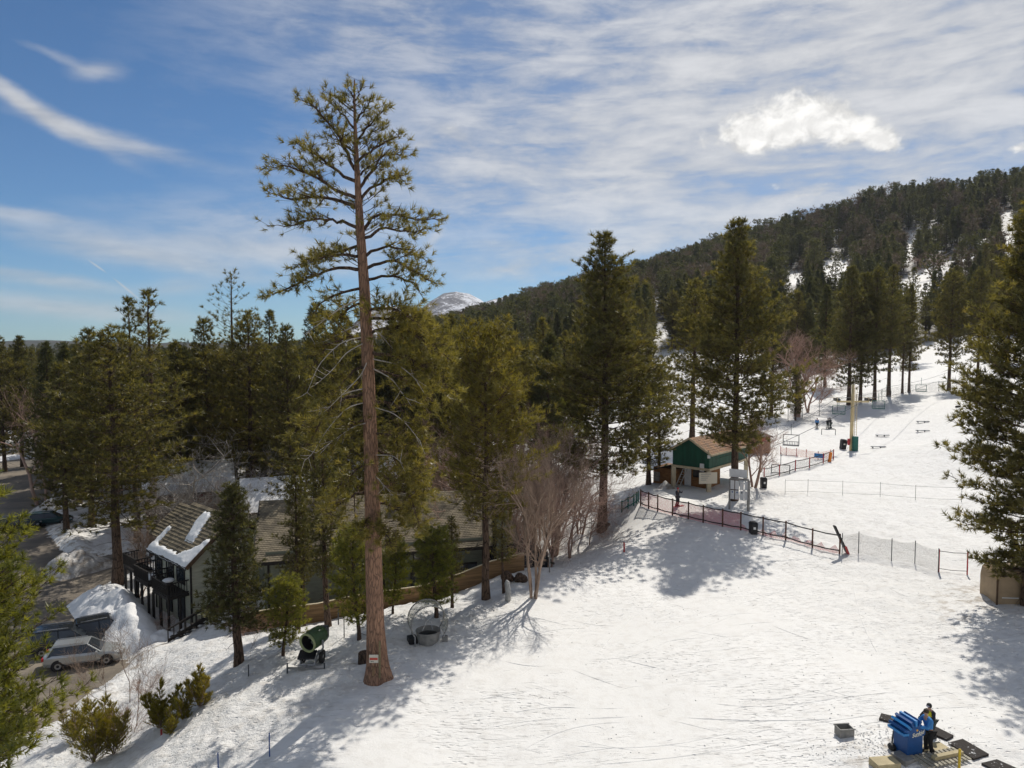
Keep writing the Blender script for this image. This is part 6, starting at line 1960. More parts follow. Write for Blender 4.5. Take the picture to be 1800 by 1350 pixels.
# ------------------------------------------------------------------ lift
def lift():
    p = at(1496, 792)
    zt = W(1497, 676, p.y).z
    e = empty('lift_tower', p, 'cream steel lift tower with a cross arm and a green ladder box', 'lift tower')
    m_ = MB(); m_.tube([p - Vector((0, 0, .3)), Vector((p.x + .05, p.y, zt))], [.26, .20], 14); m_.build('mast', M_TOWER, e, world=True, smooth=True)
    za = W(1497, 706, p.y).z
    xa, xb = W(1471, 706, p.y).x, W(1526, 706, p.y).x
    m_ = MB(); m_.bar((xa, p.y + .1, za), (xb, p.y - .1, za), .18, .22); m_.build('cross_arm', M_TOWER, e, world=True)
    for xx in (xa, xb):
        for k in range(4):
            c = Vector((xx, p.y - .75 + k * .5, za + .28)); m_ = MB(); m_.lathe([(.05, -.07), (.24, -.07), (.2, 0), (.24, .07), (.05, .07)], c, 12, Matrix.Rotation(R(90), 3, 'Y')); m_.build('sheave', M_DSTEEL, e, world=True)
        m_ = MB(); m_.bar((xx, p.y - 1.0, za + .14), (xx, p.y + 1.0, za + .22), .1, .16); m_.build('sheave_frame', M_TOWER, e, world=True)
        m_ = MB()
        m_.bar((xx - .35, p.y - .9, za + .55), (xx - .35, p.y + .9, za + .55), .05); m_.bar((xx + .35, p.y - .9, za + .55), (xx + .35, p.y + .9, za + .55), .05)
        m_.bar((xx - .35, p.y - .9, za + .0), (xx - .35, p.y - .9, za + .55), .05); m_.bar((xx + .35, p.y + .9, za + .0), (xx + .35, p.y + .9, za + .55), .05); m_.build('catwalk_rail', M_TOWER, e, world=True)
    m_ = MB(); m_.bar((p.x + .2, p.y - .42, p.z + 2.2), (p.x + .17, p.y - .35, zt - .4), .05); m_.bar((p.x + .5, p.y - .42, p.z + 2.2), (p.x + .45, p.y - .35, zt - .4), .05)
    for i in range(18): m_.bar((p.x + .2, p.y - .4, p.z + 2.4 + i * .33), (p.x + .48, p.y - .4, p.z + 2.4 + i * .33), .03)
    m_.build('ladder', M_TOWER, e, world=True)
    m_ = MB(); m_.box(p + Vector((.35, -.3, 1.05)), (.75, .7, 2.1)); m_.build('green_pad', M_GREEN2, e, world=True, bevel=.1)
    m_ = MB(); m_.box(p + Vector((-.45, -.2, 1.3)), (.35, .3, .9)); m_.build('red_pad', M_REDPAD, e, world=True, bevel=.08)
    # hauling rope from the hut over the tower and on up the slope
    L, zb, zr, Wd, Ln, g0 = HUT
    up = [W(1800, 628, 190), W(1860, 600, 240)]
    h1 = W(1352, 838, 78.0)
    lineA = [Vector((W(1300, 822, 76).x, 76, zb + .2)), Vector((xb, p.y, za + .55)), W(1640, 672, 140) , W(1800, 640, 190), W(1950, 600, 250)]
    lineB = [Vector((W(1290, 822, 78).x, 78, zb + .2)), Vector((xa, p.y, za + .55)), W(1560, 680, 140), W(1700, 640, 190), W(1840, 600, 250)]
    def rope_pts(line):
        out = []
        for a, b in zip(line[:-1], line[1:]):
            for k in range(10):
                t = k / 10; q = a + (b - a) * t; q.z -= 4 * t * (1 - t) * .012 * (b - a).length; out.append(q)
        out.append(line[-1]); return out
    for ln, lb in ((lineA, 'steel haul rope passing over the right end of the tower arm'), (lineB, 'steel haul rope passing over the left end of the tower arm')):
        m_ = MB(); m_.tube(rope_pts(ln), .03, 5); own(m_, 'haul_rope', M_DSTEEL, lb, 'cable', ln[0])
    return p, za, xa, xb
TOWER = lift()

def chair_proto():
    e = empty('lift_chair', (0, 0, 0), 'x', 'lift chair', 'chairs hanging from the lift rope')
    m_ = MB(); m_.tube([(0, 0, 0), (0, .05, -.3), (-.0, .1, -1.2), (0, .1, -1.5)], .035, 6); m_.build('hanger', M_DSTEEL, e)
    m_ = MB()
    fr = [(-1, .1, -1.5), (1, .1, -1.5), (1, .1, -2.9), (-1, .1, -2.9), (-1, .1, -1.5)]
    for a, b in zip(fr[:-1], fr[1:]): m_.bar(a, b, .085)
    for s_ in (-1, 1): m_.bar((s_, .1, -2.9), (s_, -.45, -2.95), .05); m_.bar((s_, .1, -2.4), (s_, -.45, -2.5), .04)
    m_.build('chair_frame', M_DSTEEL, e)
    m_ = MB(); m_.box((0, -.2, -2.93), (1.9, .5, .07)); m_.build('seat', M_DSTEEL, e)
    for k in range(9):
        m_ = MB(); x = -.85 + k * .2125; m_.bar((x, .12, -2.85), (x, .14, -2.45), .05); m_.build('back_slat', M_DSTEEL, e)
    m_ = MB(); m_.bar((-.95, .14, -2.43), (.95, .14, -2.43), .06); m_.build('back_rail', M_DSTEEL, e)
    return e
def chairs():
    proto = chair_proto()
    for i, (px, py, Y, green, lb) in enumerate((
            (1391, 745, 96, 0, 'empty dark lift chair hanging nearest the tower on the left'), (1457, 738, 112, 0, 'lift chair hanging below the two distant skiers'), (1373, 795, 82, 0, 'lowest lift chair hanging beside the bare tree'),
            (1475, 698, 122, 1, 'green lift chair hanging left behind the tower mast'), (1545, 690, 128, 1, 'green lift chair right of the tower above the shadow'), (1620, 664, 150, 1, 'distant lift chair nearest the broad lone pine'),
            (1558, 676, 160, 1, 'far green lift chair by the row of trunks'))):
        c = proto if i == 0 else copy_tree(proto)
        c.location = W(px, py, Y); c.rotation_euler = (0, 0, R(-28 + 7 * (i % 3)))
        c['label'] = lb
        s_ = 1.0
        if green:
            for ch in c.children:
                if ch.name.startswith(('seat', 'back_slat', 'chair_frame', 'hanger', 'back_rail')):
                    ch.data = GREEN_DATA.setdefault(ch.data.name, ch.data.copy()); ch.data.materials[0] = M_GREEN2
GREEN_DATA = {}
chairs()
for i, (px, py, lb) in enumerate(((1551, 768, 'third'), (1544, 787, 'lowest'), (1622, 743, 'upper'), (1622, 759, 'middle'), (1692, 727, 'highest'))):  # lift chair shadows on the snow, built as low dark solid bars
    p = at(px, py); e = empty('chair_shadow_bar', p, {'third': 'low snow covered bench left of the middle of the lift slope', 'lowest': 'lowest flat bench on the snow right of the tower', 'upper': 'flat bench on the snow below the broad lone pine', 'middle': 'bench just below the one under the broad lone pine', 'highest': 'highest flat bench near the edge pine'}[lb], 'bench', 'low benches on the lift slope')
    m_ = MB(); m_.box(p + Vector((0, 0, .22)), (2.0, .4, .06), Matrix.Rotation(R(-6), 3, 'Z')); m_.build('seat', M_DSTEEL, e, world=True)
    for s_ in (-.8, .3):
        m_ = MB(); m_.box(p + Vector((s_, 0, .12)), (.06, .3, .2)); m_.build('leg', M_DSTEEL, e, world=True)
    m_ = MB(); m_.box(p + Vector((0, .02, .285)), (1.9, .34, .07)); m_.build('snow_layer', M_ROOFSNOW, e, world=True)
p = at(1459, 812); m_ = MB(); m_.box(p + Vector((0, 0, .55)), (.32, .32, 1.3), Matrix.Rotation(.15, 3, 'Y')); own(m_, 'orange_bollard', M_ORANGE, 'orange padded bollard at the corner of the orange netting', 'bollard', p, bevel=.05)
p = at(1440, 808); m_ = MB(); m_.box(p + Vector((0, 0, .5)), (1.3, .1, .55), Matrix.Rotation(.1, 3, 'Y')); own(m_, 'blue_placard', M_BLUEJ, 'small blue placard lying by the orange netting', 'sign', p)
p = at(1684, 716); m_ = MB(); m_.sphere(p + Vector((0, 0, .15)), .45, 10, 6, (1.2, .7, .5)); own(m_, 'dark_lump', M_DARKWOOD, 'dark lump on the snow near the edge pine', 'debris', p, smooth=True)


# ------------------------------------------------------------------ snow gun, clear shelter
def snow_gun():
    p = at(547, 1166); e = empty('snow_gun', p, 'green barrelled snow gun on a wheeled carriage with runners', 'snow gun')
    ax = Vector((-.42, -.90, -.10)).normalized()      # barrel points down to the left
    c = p + Vector((.15, .1, 1.38))
    rot = ax.to_track_quat('Z', 'Y').to_matrix()
    m_ = MB(); m_.lathe([(.40, -.62), (.46, -.55), (.50, -.2), (.49, .3), (.47, .5), (.40, .5), (.41, .3), (.40, -.5), (.0, -.5)], c, 26, rot); m_.build('barrel', M_MAGGREEN, e, world=True, smooth=True)
    m_ = MB(); m_.lathe([(.395, .49), (.40, .3), (.385, -.48), (.0, -.48)], c, 26, rot); m_.build('barrel_lining', M_BLACK, e, world=True, smooth=True)
    m_ = MB(); m_.lathe([(.46, .46), (.51, .48), (.51, .56), (.43, .57), (.40, .50)], c, 26, rot); m_.build('nozzle_ring', mat('gun_rim', (.30, .33, .16), .4), e, world=True, smooth=True)
    m_ = MB(); m_.lathe([(.0, .1), (.12, .05), (.16, -.1), (.12, -.4), (0, -.4)], c, 16, rot); m_.build('motor', M_BLACK, e, world=True)
    for k in range(6):
        a = k * math.pi / 3; m_ = MB(); u = rot @ Vector((math.cos(a), math.sin(a), 0)); m_.bar(c + ax * .0, c + ax * .0 + u * .36, .04, .16); m_.build('fan_blade', M_WGREY, e, world=True)
    m_ = MB(); m_.box(c - ax * .75 + Vector((0, 0, -.05)), (.5, .5, .72)); m_.build('intake_guard', M_DSTEEL, e, world=True, bevel=.1)
    # yoke and carriage
    m_ = MB()
    for s_ in (-1, 1):
        q = Vector((.5 * s_, -.25 * s_, 0)); m_.tube([c + q, c + q + Vector((0, .1, -.45)), p + Vector((.1, .15, .55)) + q * .5], .05, 7)
    m_.build('yoke', M_STEEL, e, world=True)
    m_ = MB(); m_.box(p + Vector((-.15, -.15, .62)), (.9, .62, .10), Matrix.Rotation(.35, 3, 'X')); m_.build('hood', M_BLACK, e, world=True, bevel=.03)
    m_ = MB()
    for s_ in (-1, 1):
        a = p + Vector((.38 * s_ - .1, -.45, .2)); b = p + Vector((.38 * s_ + .15, .6, .45)); m_.tube([a, b], .045, 7); m_.tube([a, p + Vector((.38 * s_, .1, .75)), b], .035, 6)
    m_.tube([p + Vector((-.5, -.45, .2)), p + Vector((.3, -.45, .2))], .04, 6); m_.tube([p + Vector((-.2, .6, .45)), p + Vector((.55, .6, .45))], .04, 6)
    m_.build('chassis', M_STEEL, e, world=True)
    for s_ in (-1, 1):
        w = p + Vector((.5 * s_ + .05, .1, .42)); m_ = MB(); m_.lathe([(.18, -.08), (.33, -.09), (.36, 0), (.33, .09), (.18, .08), (.06, .04)], w, 18, Matrix.Rotation(R(90), 3, 'Y')); wh = m_.build('wheel', M_RUBBER, e, world=True, smooth=True)
        m_ = MB(); m_.lathe([(0, -.05), (.17, -.05), (.17, .05), (0, .05)], w, 14, Matrix.Rotation(R(90), 3, 'Y')); m_.build('rim', M_STEEL, wh, world=True)
    m_ = MB(); m_.bar(p + Vector((-1.0, -.75, .18)), p + Vector((.9, -.8, .16)), .10, .08); m_.bar(p + Vector((-.1, -.45, .2)), p + Vector((-.05, -.8, .16)), .07); m_.build('outrigger', M_WGREY, e, world=True)
    for s_ in (-1.0, .9):
        m_ = MB(); m_.bar(p + Vector((s_, -.78, -.15)), p + Vector((s_, -.78, .45)), .06); m_.build('jack', M_DSTEEL, e, world=True)
snow_gun()

def shelter():
    p = at(752, 1124); e = empty('hooped_shelter', p, 'clear round hooped shelter standing over a grey tub', 'shelter')
    r0 = 1.02; yd = Vector((.30, -.95, 0)).normalized(); xd = Vector((.95, .30, 0)).normalized()
    c = p + Vector((.0, 0, 1.15))
    def hoop(off, k0=-38, k1=218, n=26, r=r0): return [c + yd * off + xd * (math.cos(R(k0 + (k1 - k0) * i / n)) * r) + Vector((0, 0, math.sin(R(k0 + (k1 - k0) * i / n)) * r)) for i in range(n + 1)]
    for off in (-.55, .55):
        m_ = MB(); m_.tube(hoop(off), .035, 7); m_.build('hoop', M_WGREY, e, world=True)
    A, B = hoop(-.5), hoop(.5)
    m_ = MB(); m_.add([*A, *B], [[i, i + 1, len(A) + i + 1, len(A) + i] for i in range(len(A) - 1)])
    o = m_.build('clear_panel', M_CLEAR, e, world=True, smooth=True)
    s = o.modifiers.new('thickness', 'SOLIDIFY'); s.thickness = .02
    for off in (-.55, .55):
        for k in (0, -1):
            q = hoop(off)[k]; m_ = MB(); m_.tube([q, Vector((q.x, q.y, p.z - .15))], .04, 6); m_.build('leg', M_STEEL, e, world=True)
    m_ = MB()
    for s_ in (-1, 1): m_.tube([c + xd * .3 * s_ + Vector((0, 0, -.55)), c + xd * .1 * s_ + Vector((0, .2, -.1)), c - xd * .25 * s_ + Vector((0, .3, .15))], .02, 5)
    m_.build('brace', M_STEEL, e, world=True)
    t = p + yd * .1
    m_ = MB(); m_.lathe([(.52, -.1), (.60, .2), (.68, .62), (.70, .66), (.66, .66), (.58, .4), (.5, .38), (0, .38)], t, 22); own(m_, 'grey_tub', M_WGREY, 'grey tub with dark contents inside the clear shelter', 'tub', t, smooth=True)
    m_ = MB(); m_.lathe([(.58, .40), (.35, .46), (0, .50)], t, 18); own(m_, 'tub_filling', M_BLACK, 'dark heap filling the grey tub', 'netting heap', t + Vector((0, 0, .4)))
    m_ = MB(); m_.box(p + Vector((-.85, -.1, .12)), (.5, .6, .36), Matrix.Rotation(.4, 3, 'Z')); own(m_, 'black_case', M_BLACK, 'black case half buried left of the clear shelter', 'case', p + Vector((-.85, -.1, 0)), bevel=.05)
    m_ = MB(); m_.box(p + Vector((.98, -.2, .2)), (.3, .28, .36)); own(m_, 'pale_box', M_WGREY, 'small pale box right of the clear shelter', 'box', p + Vector((.98, -.2, 0)), bevel=.03)
shelter()

# tree furniture: sign, plank, board on the tall pine's trunk
def trunk_bits():
    Y0 = HERO_Y - .72
    def q(px, py): return W(px, py, Y0)
    a, b = q(649, 1158), q(665, 1158)
    e = empty('trail_sign', q(657, 1164), 'small cream sign with a red band nailed to the tallest trunk', 'sign')
    m_ = MB(); m_.bar(a, b, .025, .40); m_.build('board', M_SIGN, e, world=True)
    m_ = MB(); m_.bar(a + Vector((.03, -.02, 0)), b + Vector((-.03, -.02, 0)), .012, .105); m_.build('red_band', M_SIGNRED, e, world=True)
    for k, (x0, x1) in enumerate(((.08, .13), (.16, .21))):
        m_ = MB(); m_.bar(a + Vector((x0, -.02, -.14)), a + Vector((x1, -.02, -.14)), .012, .03); m_.build('mark', M_BLACK, e, world=True)
    m_ = MB(); m_.bar(q(667.5, 1127) , q(667.5, 1192) , .09, .05, up=(0, 1, 0)); own(m_, 'wooden_batten', mat('batten', (.20, .16, .085), .8, .2, 4), 'long narrow wooden batten nailed upright to the tallest trunk', 'plank', q(668, 1192))
    m_ = MB(); m_.bar(q(656.5, 1172), q(656.5, 1188), .10, .04, up=(0, 1, 0)); own(m_, 'wooden_board', mat('small_board', (.24, .15, .08), .8, .2, 4), 'short brown board below the sign on the tallest trunk', 'plank', q(656, 1188))
    p = at(641, 1164); m_ = MB(); m_.lathe([(0, -.2), (.36, -.2), (.33, .45), (.30, .5), (0, .48)], p, 14); own(m_, 'tree_stump', B_PINE, 'dark stump just left of the tallest trunk', 'stump', p, smooth=False)
    p = at(893, 1053); m_ = MB(); m_.tube([p - Vector((0, 0, .3)), p + Vector((0, 0, .6)), p + Vector((-.05, 0, 1.15)), p + Vector((-.1, 0, 1.3))], [.20, .17, .16, .05], 12); own(m_, 'grey_snag', mat('grey_snag', (.35, .35, .34), .8, .2, 3, .02, 8), 'pale grey rounded snag beside the birch clump', 'stump', p, smooth=True)
    for px, py, r_, lb in ((905, 1022, .55, 'dark heap of rounds behind the grey snag'), (1062, 928, .5, 'dark bush at the foot of the massive pine')):
        p = at(px, py); m_ = MB()
        for k in range(5): m_.sphere(p + Vector((random.uniform(-.6, .6), random.uniform(-.2, .2), random.uniform(.05, .3))), r_ * random.uniform(.5, .8), 8, 6)
        own(m_, 'brush_heap', B_PINE, lb, 'heap', p)
trunk_bits()

# slim markers
def pole(px, py, top_py, m, r, label, name='marker_pole', group=None):
    p = at(px, py); t = W(px, top_py, p.y); mb = MB(); mb.tube([p - Vector((0, 0, .2)), Vector((p.x, p.y, t.z))], r, 7)
    mb.tube([Vector((p.x, p.y, t.z)), Vector((p.x, p.y, t.z + .03))], [r * 1.25, r * .7], 7)
    return own(mb, name, m, label, 'pole', p, group)
M_BPOLE = mat('blue_pole', (.02, .07, .25), .5)
pole(474, 1331, 1289, M_BPOLE, .025, 'thin blue pole in the tree shadow on the near piste')
pole(384, 1366, 1324, M_BPOLE, .025, 'thin blue pole standing at the bottom edge of the picture')
pole(284, 1292, 1283, M_REDPAD, .05, 'short red stake beside the low juniper', 'marker_stake')
pole(437, 1184, 1169, M_DSTEEL, .03, 'thin grey stake right of the dark fir', 'marker_stake')
pole(1097, 970, 954, M_REDPAD, .07, 'short red stake on the bank below the massive pine', 'marker_stake')
pole(595, 1099, 1072, M_DSTEEL, .035, 'thin grey pole against the brown fence', 'marker_pole')
pole(605, 1117, 1085, M_DSTEEL, .03, 'thin grey pole between two young pines by the fence', 'marker_pole')
pole(966, 1006, 974, M_WGREY, .05, 'grey post with an orange patch right of the birch clump', 'marker_pole')
pole(1700, 1313, 1316, M_YPOLE, .04, 'x', 'marker_pole') if False else None


# ------------------------------------------------------------------ tan box at the right edge
def tan_box():
    p = at(1752, 1062); e = empty('tan_box', p, 'large tan rounded box with a dark strap under the edge pine', 'container')
    Y = p.y; x0 = p.x; z0 = p.z - .3; zt = W(1760, 1003, Y).z
    prof = [(x0, z0), (x0, zt - .75), (x0 + .08, zt - .3), (x0 + .3, zt - .03), (x0 + 1.0, zt), (x0 + 4.5, zt), (x0 + 4.5, z0)]
    m_ = MB(); d = Vector((.2, 1.9, 0)); skew = lambda x: -(x - x0) * .22
    m_.prism([Vector((x, Y + skew(x), z)) for x, z in prof][::-1], d); m_.build('shell', M_TANBOX, e, world=True, bevel=.06)
    m_ = MB(); m_.bar((x0 + .25, Y - .08, z0 + .75), (x0 + 1.1, Y - .30, z0 + .80), .03, .05); m_.build('pale_label', M_WHITE, e, world=True)
    m_ = MB(); m_.bar((x0 - .02, Y - .03, z0), (x0 - .02, Y - .03, zt - .5), .08, .08); m_.build('edge_strip', M_BROWNWOOD, e, world=True)
    # green railing behind
    q = W(1786, 960, Y + 3); g = empty('green_railing', (q.x, q.y, gz(q.x, q.y)), 'dark green railing half hidden in the edge pine', 'railing')
    zb = gz(q.x, q.y); z1 = W(1786, 935, Y + 3).z
    for i in range(9):
        m_ = MB(); x = q.x - .2 + i * .28; m_.bar((x, q.y, zb), (x, q.y, z1), .05); m_.build('baluster', M_GREEN2, g, world=True)
    for z in (z1, z1 - .5, z1 - 1.1):
        m_ = MB(); m_.bar((q.x - .3, q.y, z), (q.x + 2.3, q.y, z), .07); m_.build('rail', M_GREEN2, g, world=True)
tan_box()


# ------------------------------------------------------------------ cars
def car(px, py, heading, paint, label, roofrack=False, name='parked_car', L=4.75, Wd=1.85, Hc=1.58, suv=False, p=None):
    p = p or G(px, py, -5.2)
    e = empty(name, p, label, 'car', None, heading)
    # side profile (x forward, z up); body as lofted cross sections
    prof = [(-2.35, .42, .62), (-2.36, .62, .92), (-2.25, .80, 1.02), (-1.7, .90, 1.05), (-1.0, .93, 1.03), (0, .93, 1.0), (.85, .93, .98), (1.3, .90, .94), (1.9, .84, .84), (2.25, .72, .72), (2.38, .60, .60)]
    m_ = MB(); rings = []
    sx = L / 4.74; hh = Hc / 1.58
    for x, w, zt in prof:
        w *= Wd / 1.86; zt *= hh
        z0 = .28 if abs(x) < 2.2 else .36
        rings.append([(x * sx, -w * .94, z0), (x * sx, -w, z0 + .22), (x * sx, -w, zt - .14), (x * sx, -w * .93, zt), (x * sx, w * .93, zt), (x * sx, w, zt - .14), (x * sx, w, z0 + .22), (x * sx, w * .94, z0)])
    b = 0; m_.v = [v for r_ in rings for v in r_]
    n = 8
    for i in range(len(rings) - 1):
        for k in range(n): m_.f.append([i * n + k, i * n + (k + 1) % n, (i + 1) * n + (k + 1) % n, (i + 1) * n + k][::-1])
    m_.f.append(list(range(n))); m_.f.append([(len(rings) - 1) * n + k for k in range(n)][::-1])
    bo = m_.build('body', paint, e, smooth=False, bevel=.04)
    # cabin: glass house and roof
    zb_, zt_ = .98 * hh, Hc
    base = [(-2.15, .84), (1.05, .84)]; top = [(-1.75 if not suv else -1.95, .66), (.30, .64)]
    m_ = MB(); s = Wd / 1.86
    vs = [(-2.12 * sx, -.84 * s, zb_), (1.10 * sx, -.84 * s, zb_), (1.10 * sx, .84 * s, zb_), (-2.12 * sx, .84 * s, zb_), (top[0][0] * sx, -.66 * s, zt_ - .06), (.28 * sx, -.66 * s, zt_ - .06), (.28 * sx, .66 * s, zt_ - .06), (top[0][0] * sx, .66 * s, zt_ - .06)]
    m_.add(vs, [(3, 2, 1, 0), (4, 5, 6, 7), (0, 1, 5, 4), (1, 2, 6, 5), (2, 3, 7, 6), (3, 0, 4, 7)]); m_.build('window_glass', M_GLASS, e, bevel=.03)
    m_ = MB(); m_.box(((top[0][0] + .28) / 2 * sx, 0, zt_ - .03), ((.34 - top[0][0]) * sx, 1.36 * s, .07)); m_.build('roof', paint, e, bevel=.03)
    for y in (-1, 1):
        for (xa, xb, w_) in ((-2.12, top[0][0], .16), (1.10, .28, .08), (-.45, -.5, .05)):
            pil = MB(); pil.bar((xa * sx, y * .845 * s, zb_ - .02), (xb * sx, y * .67 * s, zt_ - .05), w_, .05); pil.build('pillar', paint if w_ > .06 else M_BLACK, e)
        for xd in (-.48, .80):
            pil = MB(); pil.bar((xd * sx, y * .934 * s, .38), (xd * sx, y * .93 * s, .90 * hh), .012, .012); pil.build('door_seam', M_BLACK, e)
        pil = MB(); pil.bar((-1.0 * sx, y * .925 * s, .34), (.95 * sx, y * .925 * s, .34), .03, .12); pil.build('sill', M_BLACK, e)
    for x in (-1.42, 1.42):
        for y in (-1, 1):
            c = Vector((x * sx, y * (.90 * s - .06), .34))
            m_ = MB(); m_.lathe([(.2, -.11), (.32, -.11), (.345, 0), (.32, .11), (.2, .11)], c, 20, Matrix.Rotation(R(90), 3, 'X')); wh = m_.build('tyre', M_RUBBER, e, smooth=True)
            m_ = MB(); m_.lathe([(0, -.07), (.2, -.08), (.2, .08), (0, .07)], c, 10, Matrix.Rotation(R(90), 3, 'X')); m_.build('rim', M_STEEL, e)
            m_ = MB(); m_.lathe([(0, 0), (.41, 0)], c + Vector((0, y * .075, .02)), 20, Matrix.Rotation(R(90), 3, 'X')); m_.build('wheel_arch', M_BLACK, e)
    for y in (-1, 1):
        m_ = MB(); m_.box((-2.30 * sx, y * .66 * s, .86 * hh), (.14, .36, .2)); m_.build('tail_light', mat('tail_red', (.45, .02, .02), .25, spec=.6), e, bevel=.02)
        m_ = MB(); m_.box((2.22 * sx, y * .62 * s, .68 * hh), (.24, .34, .14)); m_.build('headlight', M_STEEL, e, bevel=.02)
        m_ = MB(); m_.box((.85 * sx, y * 1.0 * s, 1.03 * hh), (.14, .2, .14)); m_.build('mirror', paint, e, bevel=.03)
        m_ = MB(); m_.bar((-1.7 * sx, y * .60 * s, zt_ + .06), (.1 * sx, y * .60 * s, zt_ + .06), .04); m_.build('roof_rail', M_STEEL, e)
    m_ = MB(); m_.box((-2.34 * sx, 0, .62 * hh), (.04, .5, .14)); m_.build('number_plate', M_WHITE, e)
    for x in (-.45, .62):
        pass
    return e
M_SILVER = mat('silver_paint', (.50, .51, .50), .28, metal=.6, coat=.5)
M_BLKPAINT = mat('black_paint', (.015, .017, .02), .22, coat=.6, spec=.6)
M_TEAL = mat('teal_paint', (.01, .05, .055), .25, coat=.6)
hd = math.atan2(.35, .94)
car(150, 1165, hd, M_SILVER, 'silver estate car parked nearest the dirty snow bank')
car(122, 1142, hd, M_BLKPAINT, 'black suv parked behind the silver estate car', L=4.9, Wd=1.95, Hc=1.75, suv=True)
q_ = car(178, 1118, hd + .25, M_BLKPAINT, 'dark pickup nose against the tall snow bank', name='parked_truck', L=4.4, Hc=1.7, suv=True, p=G(186, 1122, -5.2))
car(88, 922, hd + .1, M_TEAL, 'dark green car parked among the far snow heaps')
car(30, 932, hd, M_BLKPAINT, 'dark car at the left edge beyond the bright corner pine')


# ------------------------------------------------------------------ conveyor station and mats in the near right corner
def station():
    c = at(1598, 1328); base = Vector((c.x, c.y, c.z))
    ax = Vector((.96, .28, 0)).normalized(); ay = Vector((-ax.y, ax.x, 0))
    Fr = frame(base, ax)
    e = empty('conveyor_station', base, 'blue ski conveyor drive box with a louvred top and Sunkid lettering', 'machine')
    m_ = MB(); wall_box(m_, Fr, -.42, .42, -.32, .50, -.1, 1.10); m_.build('cabinet', M_BLUE, e, world=True, bevel=.02)
    # fan shaped upper housing
    def arc(r, n=14, a0=-15, a1=165): return [(r * math.cos(R(a0 + (a1 - a0) * i / n)), r * math.sin(R(a0 + (a1 - a0) * i / n))) for i in range(n + 1)]
    P = [Fr(-.05 + x, -.34, 1.12 + z * .78) for x, z in arc(.58)] + [Fr(-.42, -.34, .95), Fr(.42, -.34, .95)]
    m_ = MB(); m_.prism(P, Fr(0, .80, 0) - Fr(0, 0, 0)); m_.build('housing', M_BLUE, e, world=True)
    for i, a in enumerate((68, 90, 112, 134, 156, 176)):
        ca, sa = math.cos(R(a)), math.sin(R(a)); r0, r1 = .40, .70
        p0 = (-.05 + ca * r0, 1.14 + sa * r0 * .8); p1 = (-.05 + ca * r1, 1.14 + sa * r1 * .85)
        t = (-sa * .055, ca * .055)
        Q = [Fr(p0[0] - t[0], -.40, p0[1] - t[1]), Fr(p1[0] - t[0], -.40, p1[1] - t[1]), Fr(p1[0] + t[0], -.40, p1[1] + t[1]), Fr(p0[0] + t[0], -.40, p0[1] + t[1])]
        m_ = MB(); m_.prism(Q, Fr(0, .92, 0) - Fr(0, 0, 0)); m_.build('louvre', M_BLUEL if i % 2 else M_BLUE, e, world=True)
    m_ = MB(); wall_box(m_, Fr, .42, .50, -.2, .42, .2, 1.0); m_.build('side_panel', M_STEEL, e, world=True)
    # lettering
    cu = bpy.data.curves.new('lettering', 'FONT'); cu.body = 'Sunkid'; cu.size = .25; cu.extrude = .004; cu.shear = .35; cu.offset = .004; cu.align_x = 'CENTER'
    tmp = bpy.data.objects.new('lettering_curve', cu); lm = bpy.data.meshes.new_from_object(tmp); bpy.data.objects.remove(tmp)
    to = bpy.data.objects.new('lettering', lm); col.objects.link(to); to.parent = e
    lm.materials.clear(); lm.materials.append(mat('letter_white', (.75, .73, .62), .5))
    pw = Fr(.10, -.352, 1.02) - base; to.location = pw
    to.rotation_euler = Matrix([[ax.x, 0, -ay.x], [ax.y, 0, -ay.y], [0, 1, 0]]).to_euler()
    to.rotation_euler.rotate_axis('Z', R(9))
    m_ = MB(); m_.sphere(Fr(.05, -.35, 1.27), .05, 12, 8, (1, .25, 1)); m_.build('sun_emblem', mat('emblem_orange', (.65, .35, .06), .5), e, world=True)
    m_ = MB(); m_.bar(Fr(-.05, -.352, .97), Fr(.34, -.352, 1.02), .006, .012); m_.build('underline', MATS['letter_white'], e, world=True)
    # steps and boards around it
    def board(px1, py1, px2, py2, w, h, mm, label, name='wooden_step', lift=0.0):
        a, b = at(px1, py1), at(px2, py2); z = max(a.z, b.z); a.z = b.z = z + lift
        mb = MB(); mb.bar(a, b, w, h); own(mb, name, mm, label, 'step', (a + b) / 2, bevel=.01)
    board(1535, 1352, 1575, 1345, .55, .34, M_STEP, 'pale wooden step at the lower left of the blue box', lift=.02)
    board(1578, 1342, 1600, 1334, .65, .30, M_WGREY, 'grey shaded board under the blue box', lift=.0)
    board(1622, 1325, 1660, 1316, .50, .12, M_STEP, 'pale board right behind the black trousered attendant', lift=.02)
    board(1640, 1345, 1690, 1332, .18, .26, M_STEP, 'tan beam at the end of the grated deck', lift=.16)
    # grated deck, slats one by one
    g0 = at(1655, 1334); g = empty('grated_deck', g0, 'weathered slatted deck beside the blue box', 'deck')
    for k in range(11):
        a = g0 + ax * (-1.15 + k * .19) + Vector((0, 0, .10)); mb = MB(); mb.bar(a - ay * .55, a + ay * .25, .12, .05); mb.build('slat', M_GRATE, g, world=True)
    # crank handle and black bits
    q = at(1568, 1322); e2 = empty('tool_cart', q, 'small dark cart handle lying left of the blue box', 'tool')
    m_ = MB(); m_.tube([q + Vector((.25, .3, .9)), q + Vector((.05, .1, .35)), q + Vector((0, 0, .1))], .03, 6); m_.build('handle', M_DSTEEL, e2, world=True)
    m_ = MB(); m_.sphere(q + Vector((0, 0, .12)), .2, 10, 7, (.8, 1, .7)); m_.build('bag', M_BLACK, e2, world=True)
    pole(1686, 1352, 1318, M_YPOLE, .045, 'yellow pole in front of the black rubber mats')
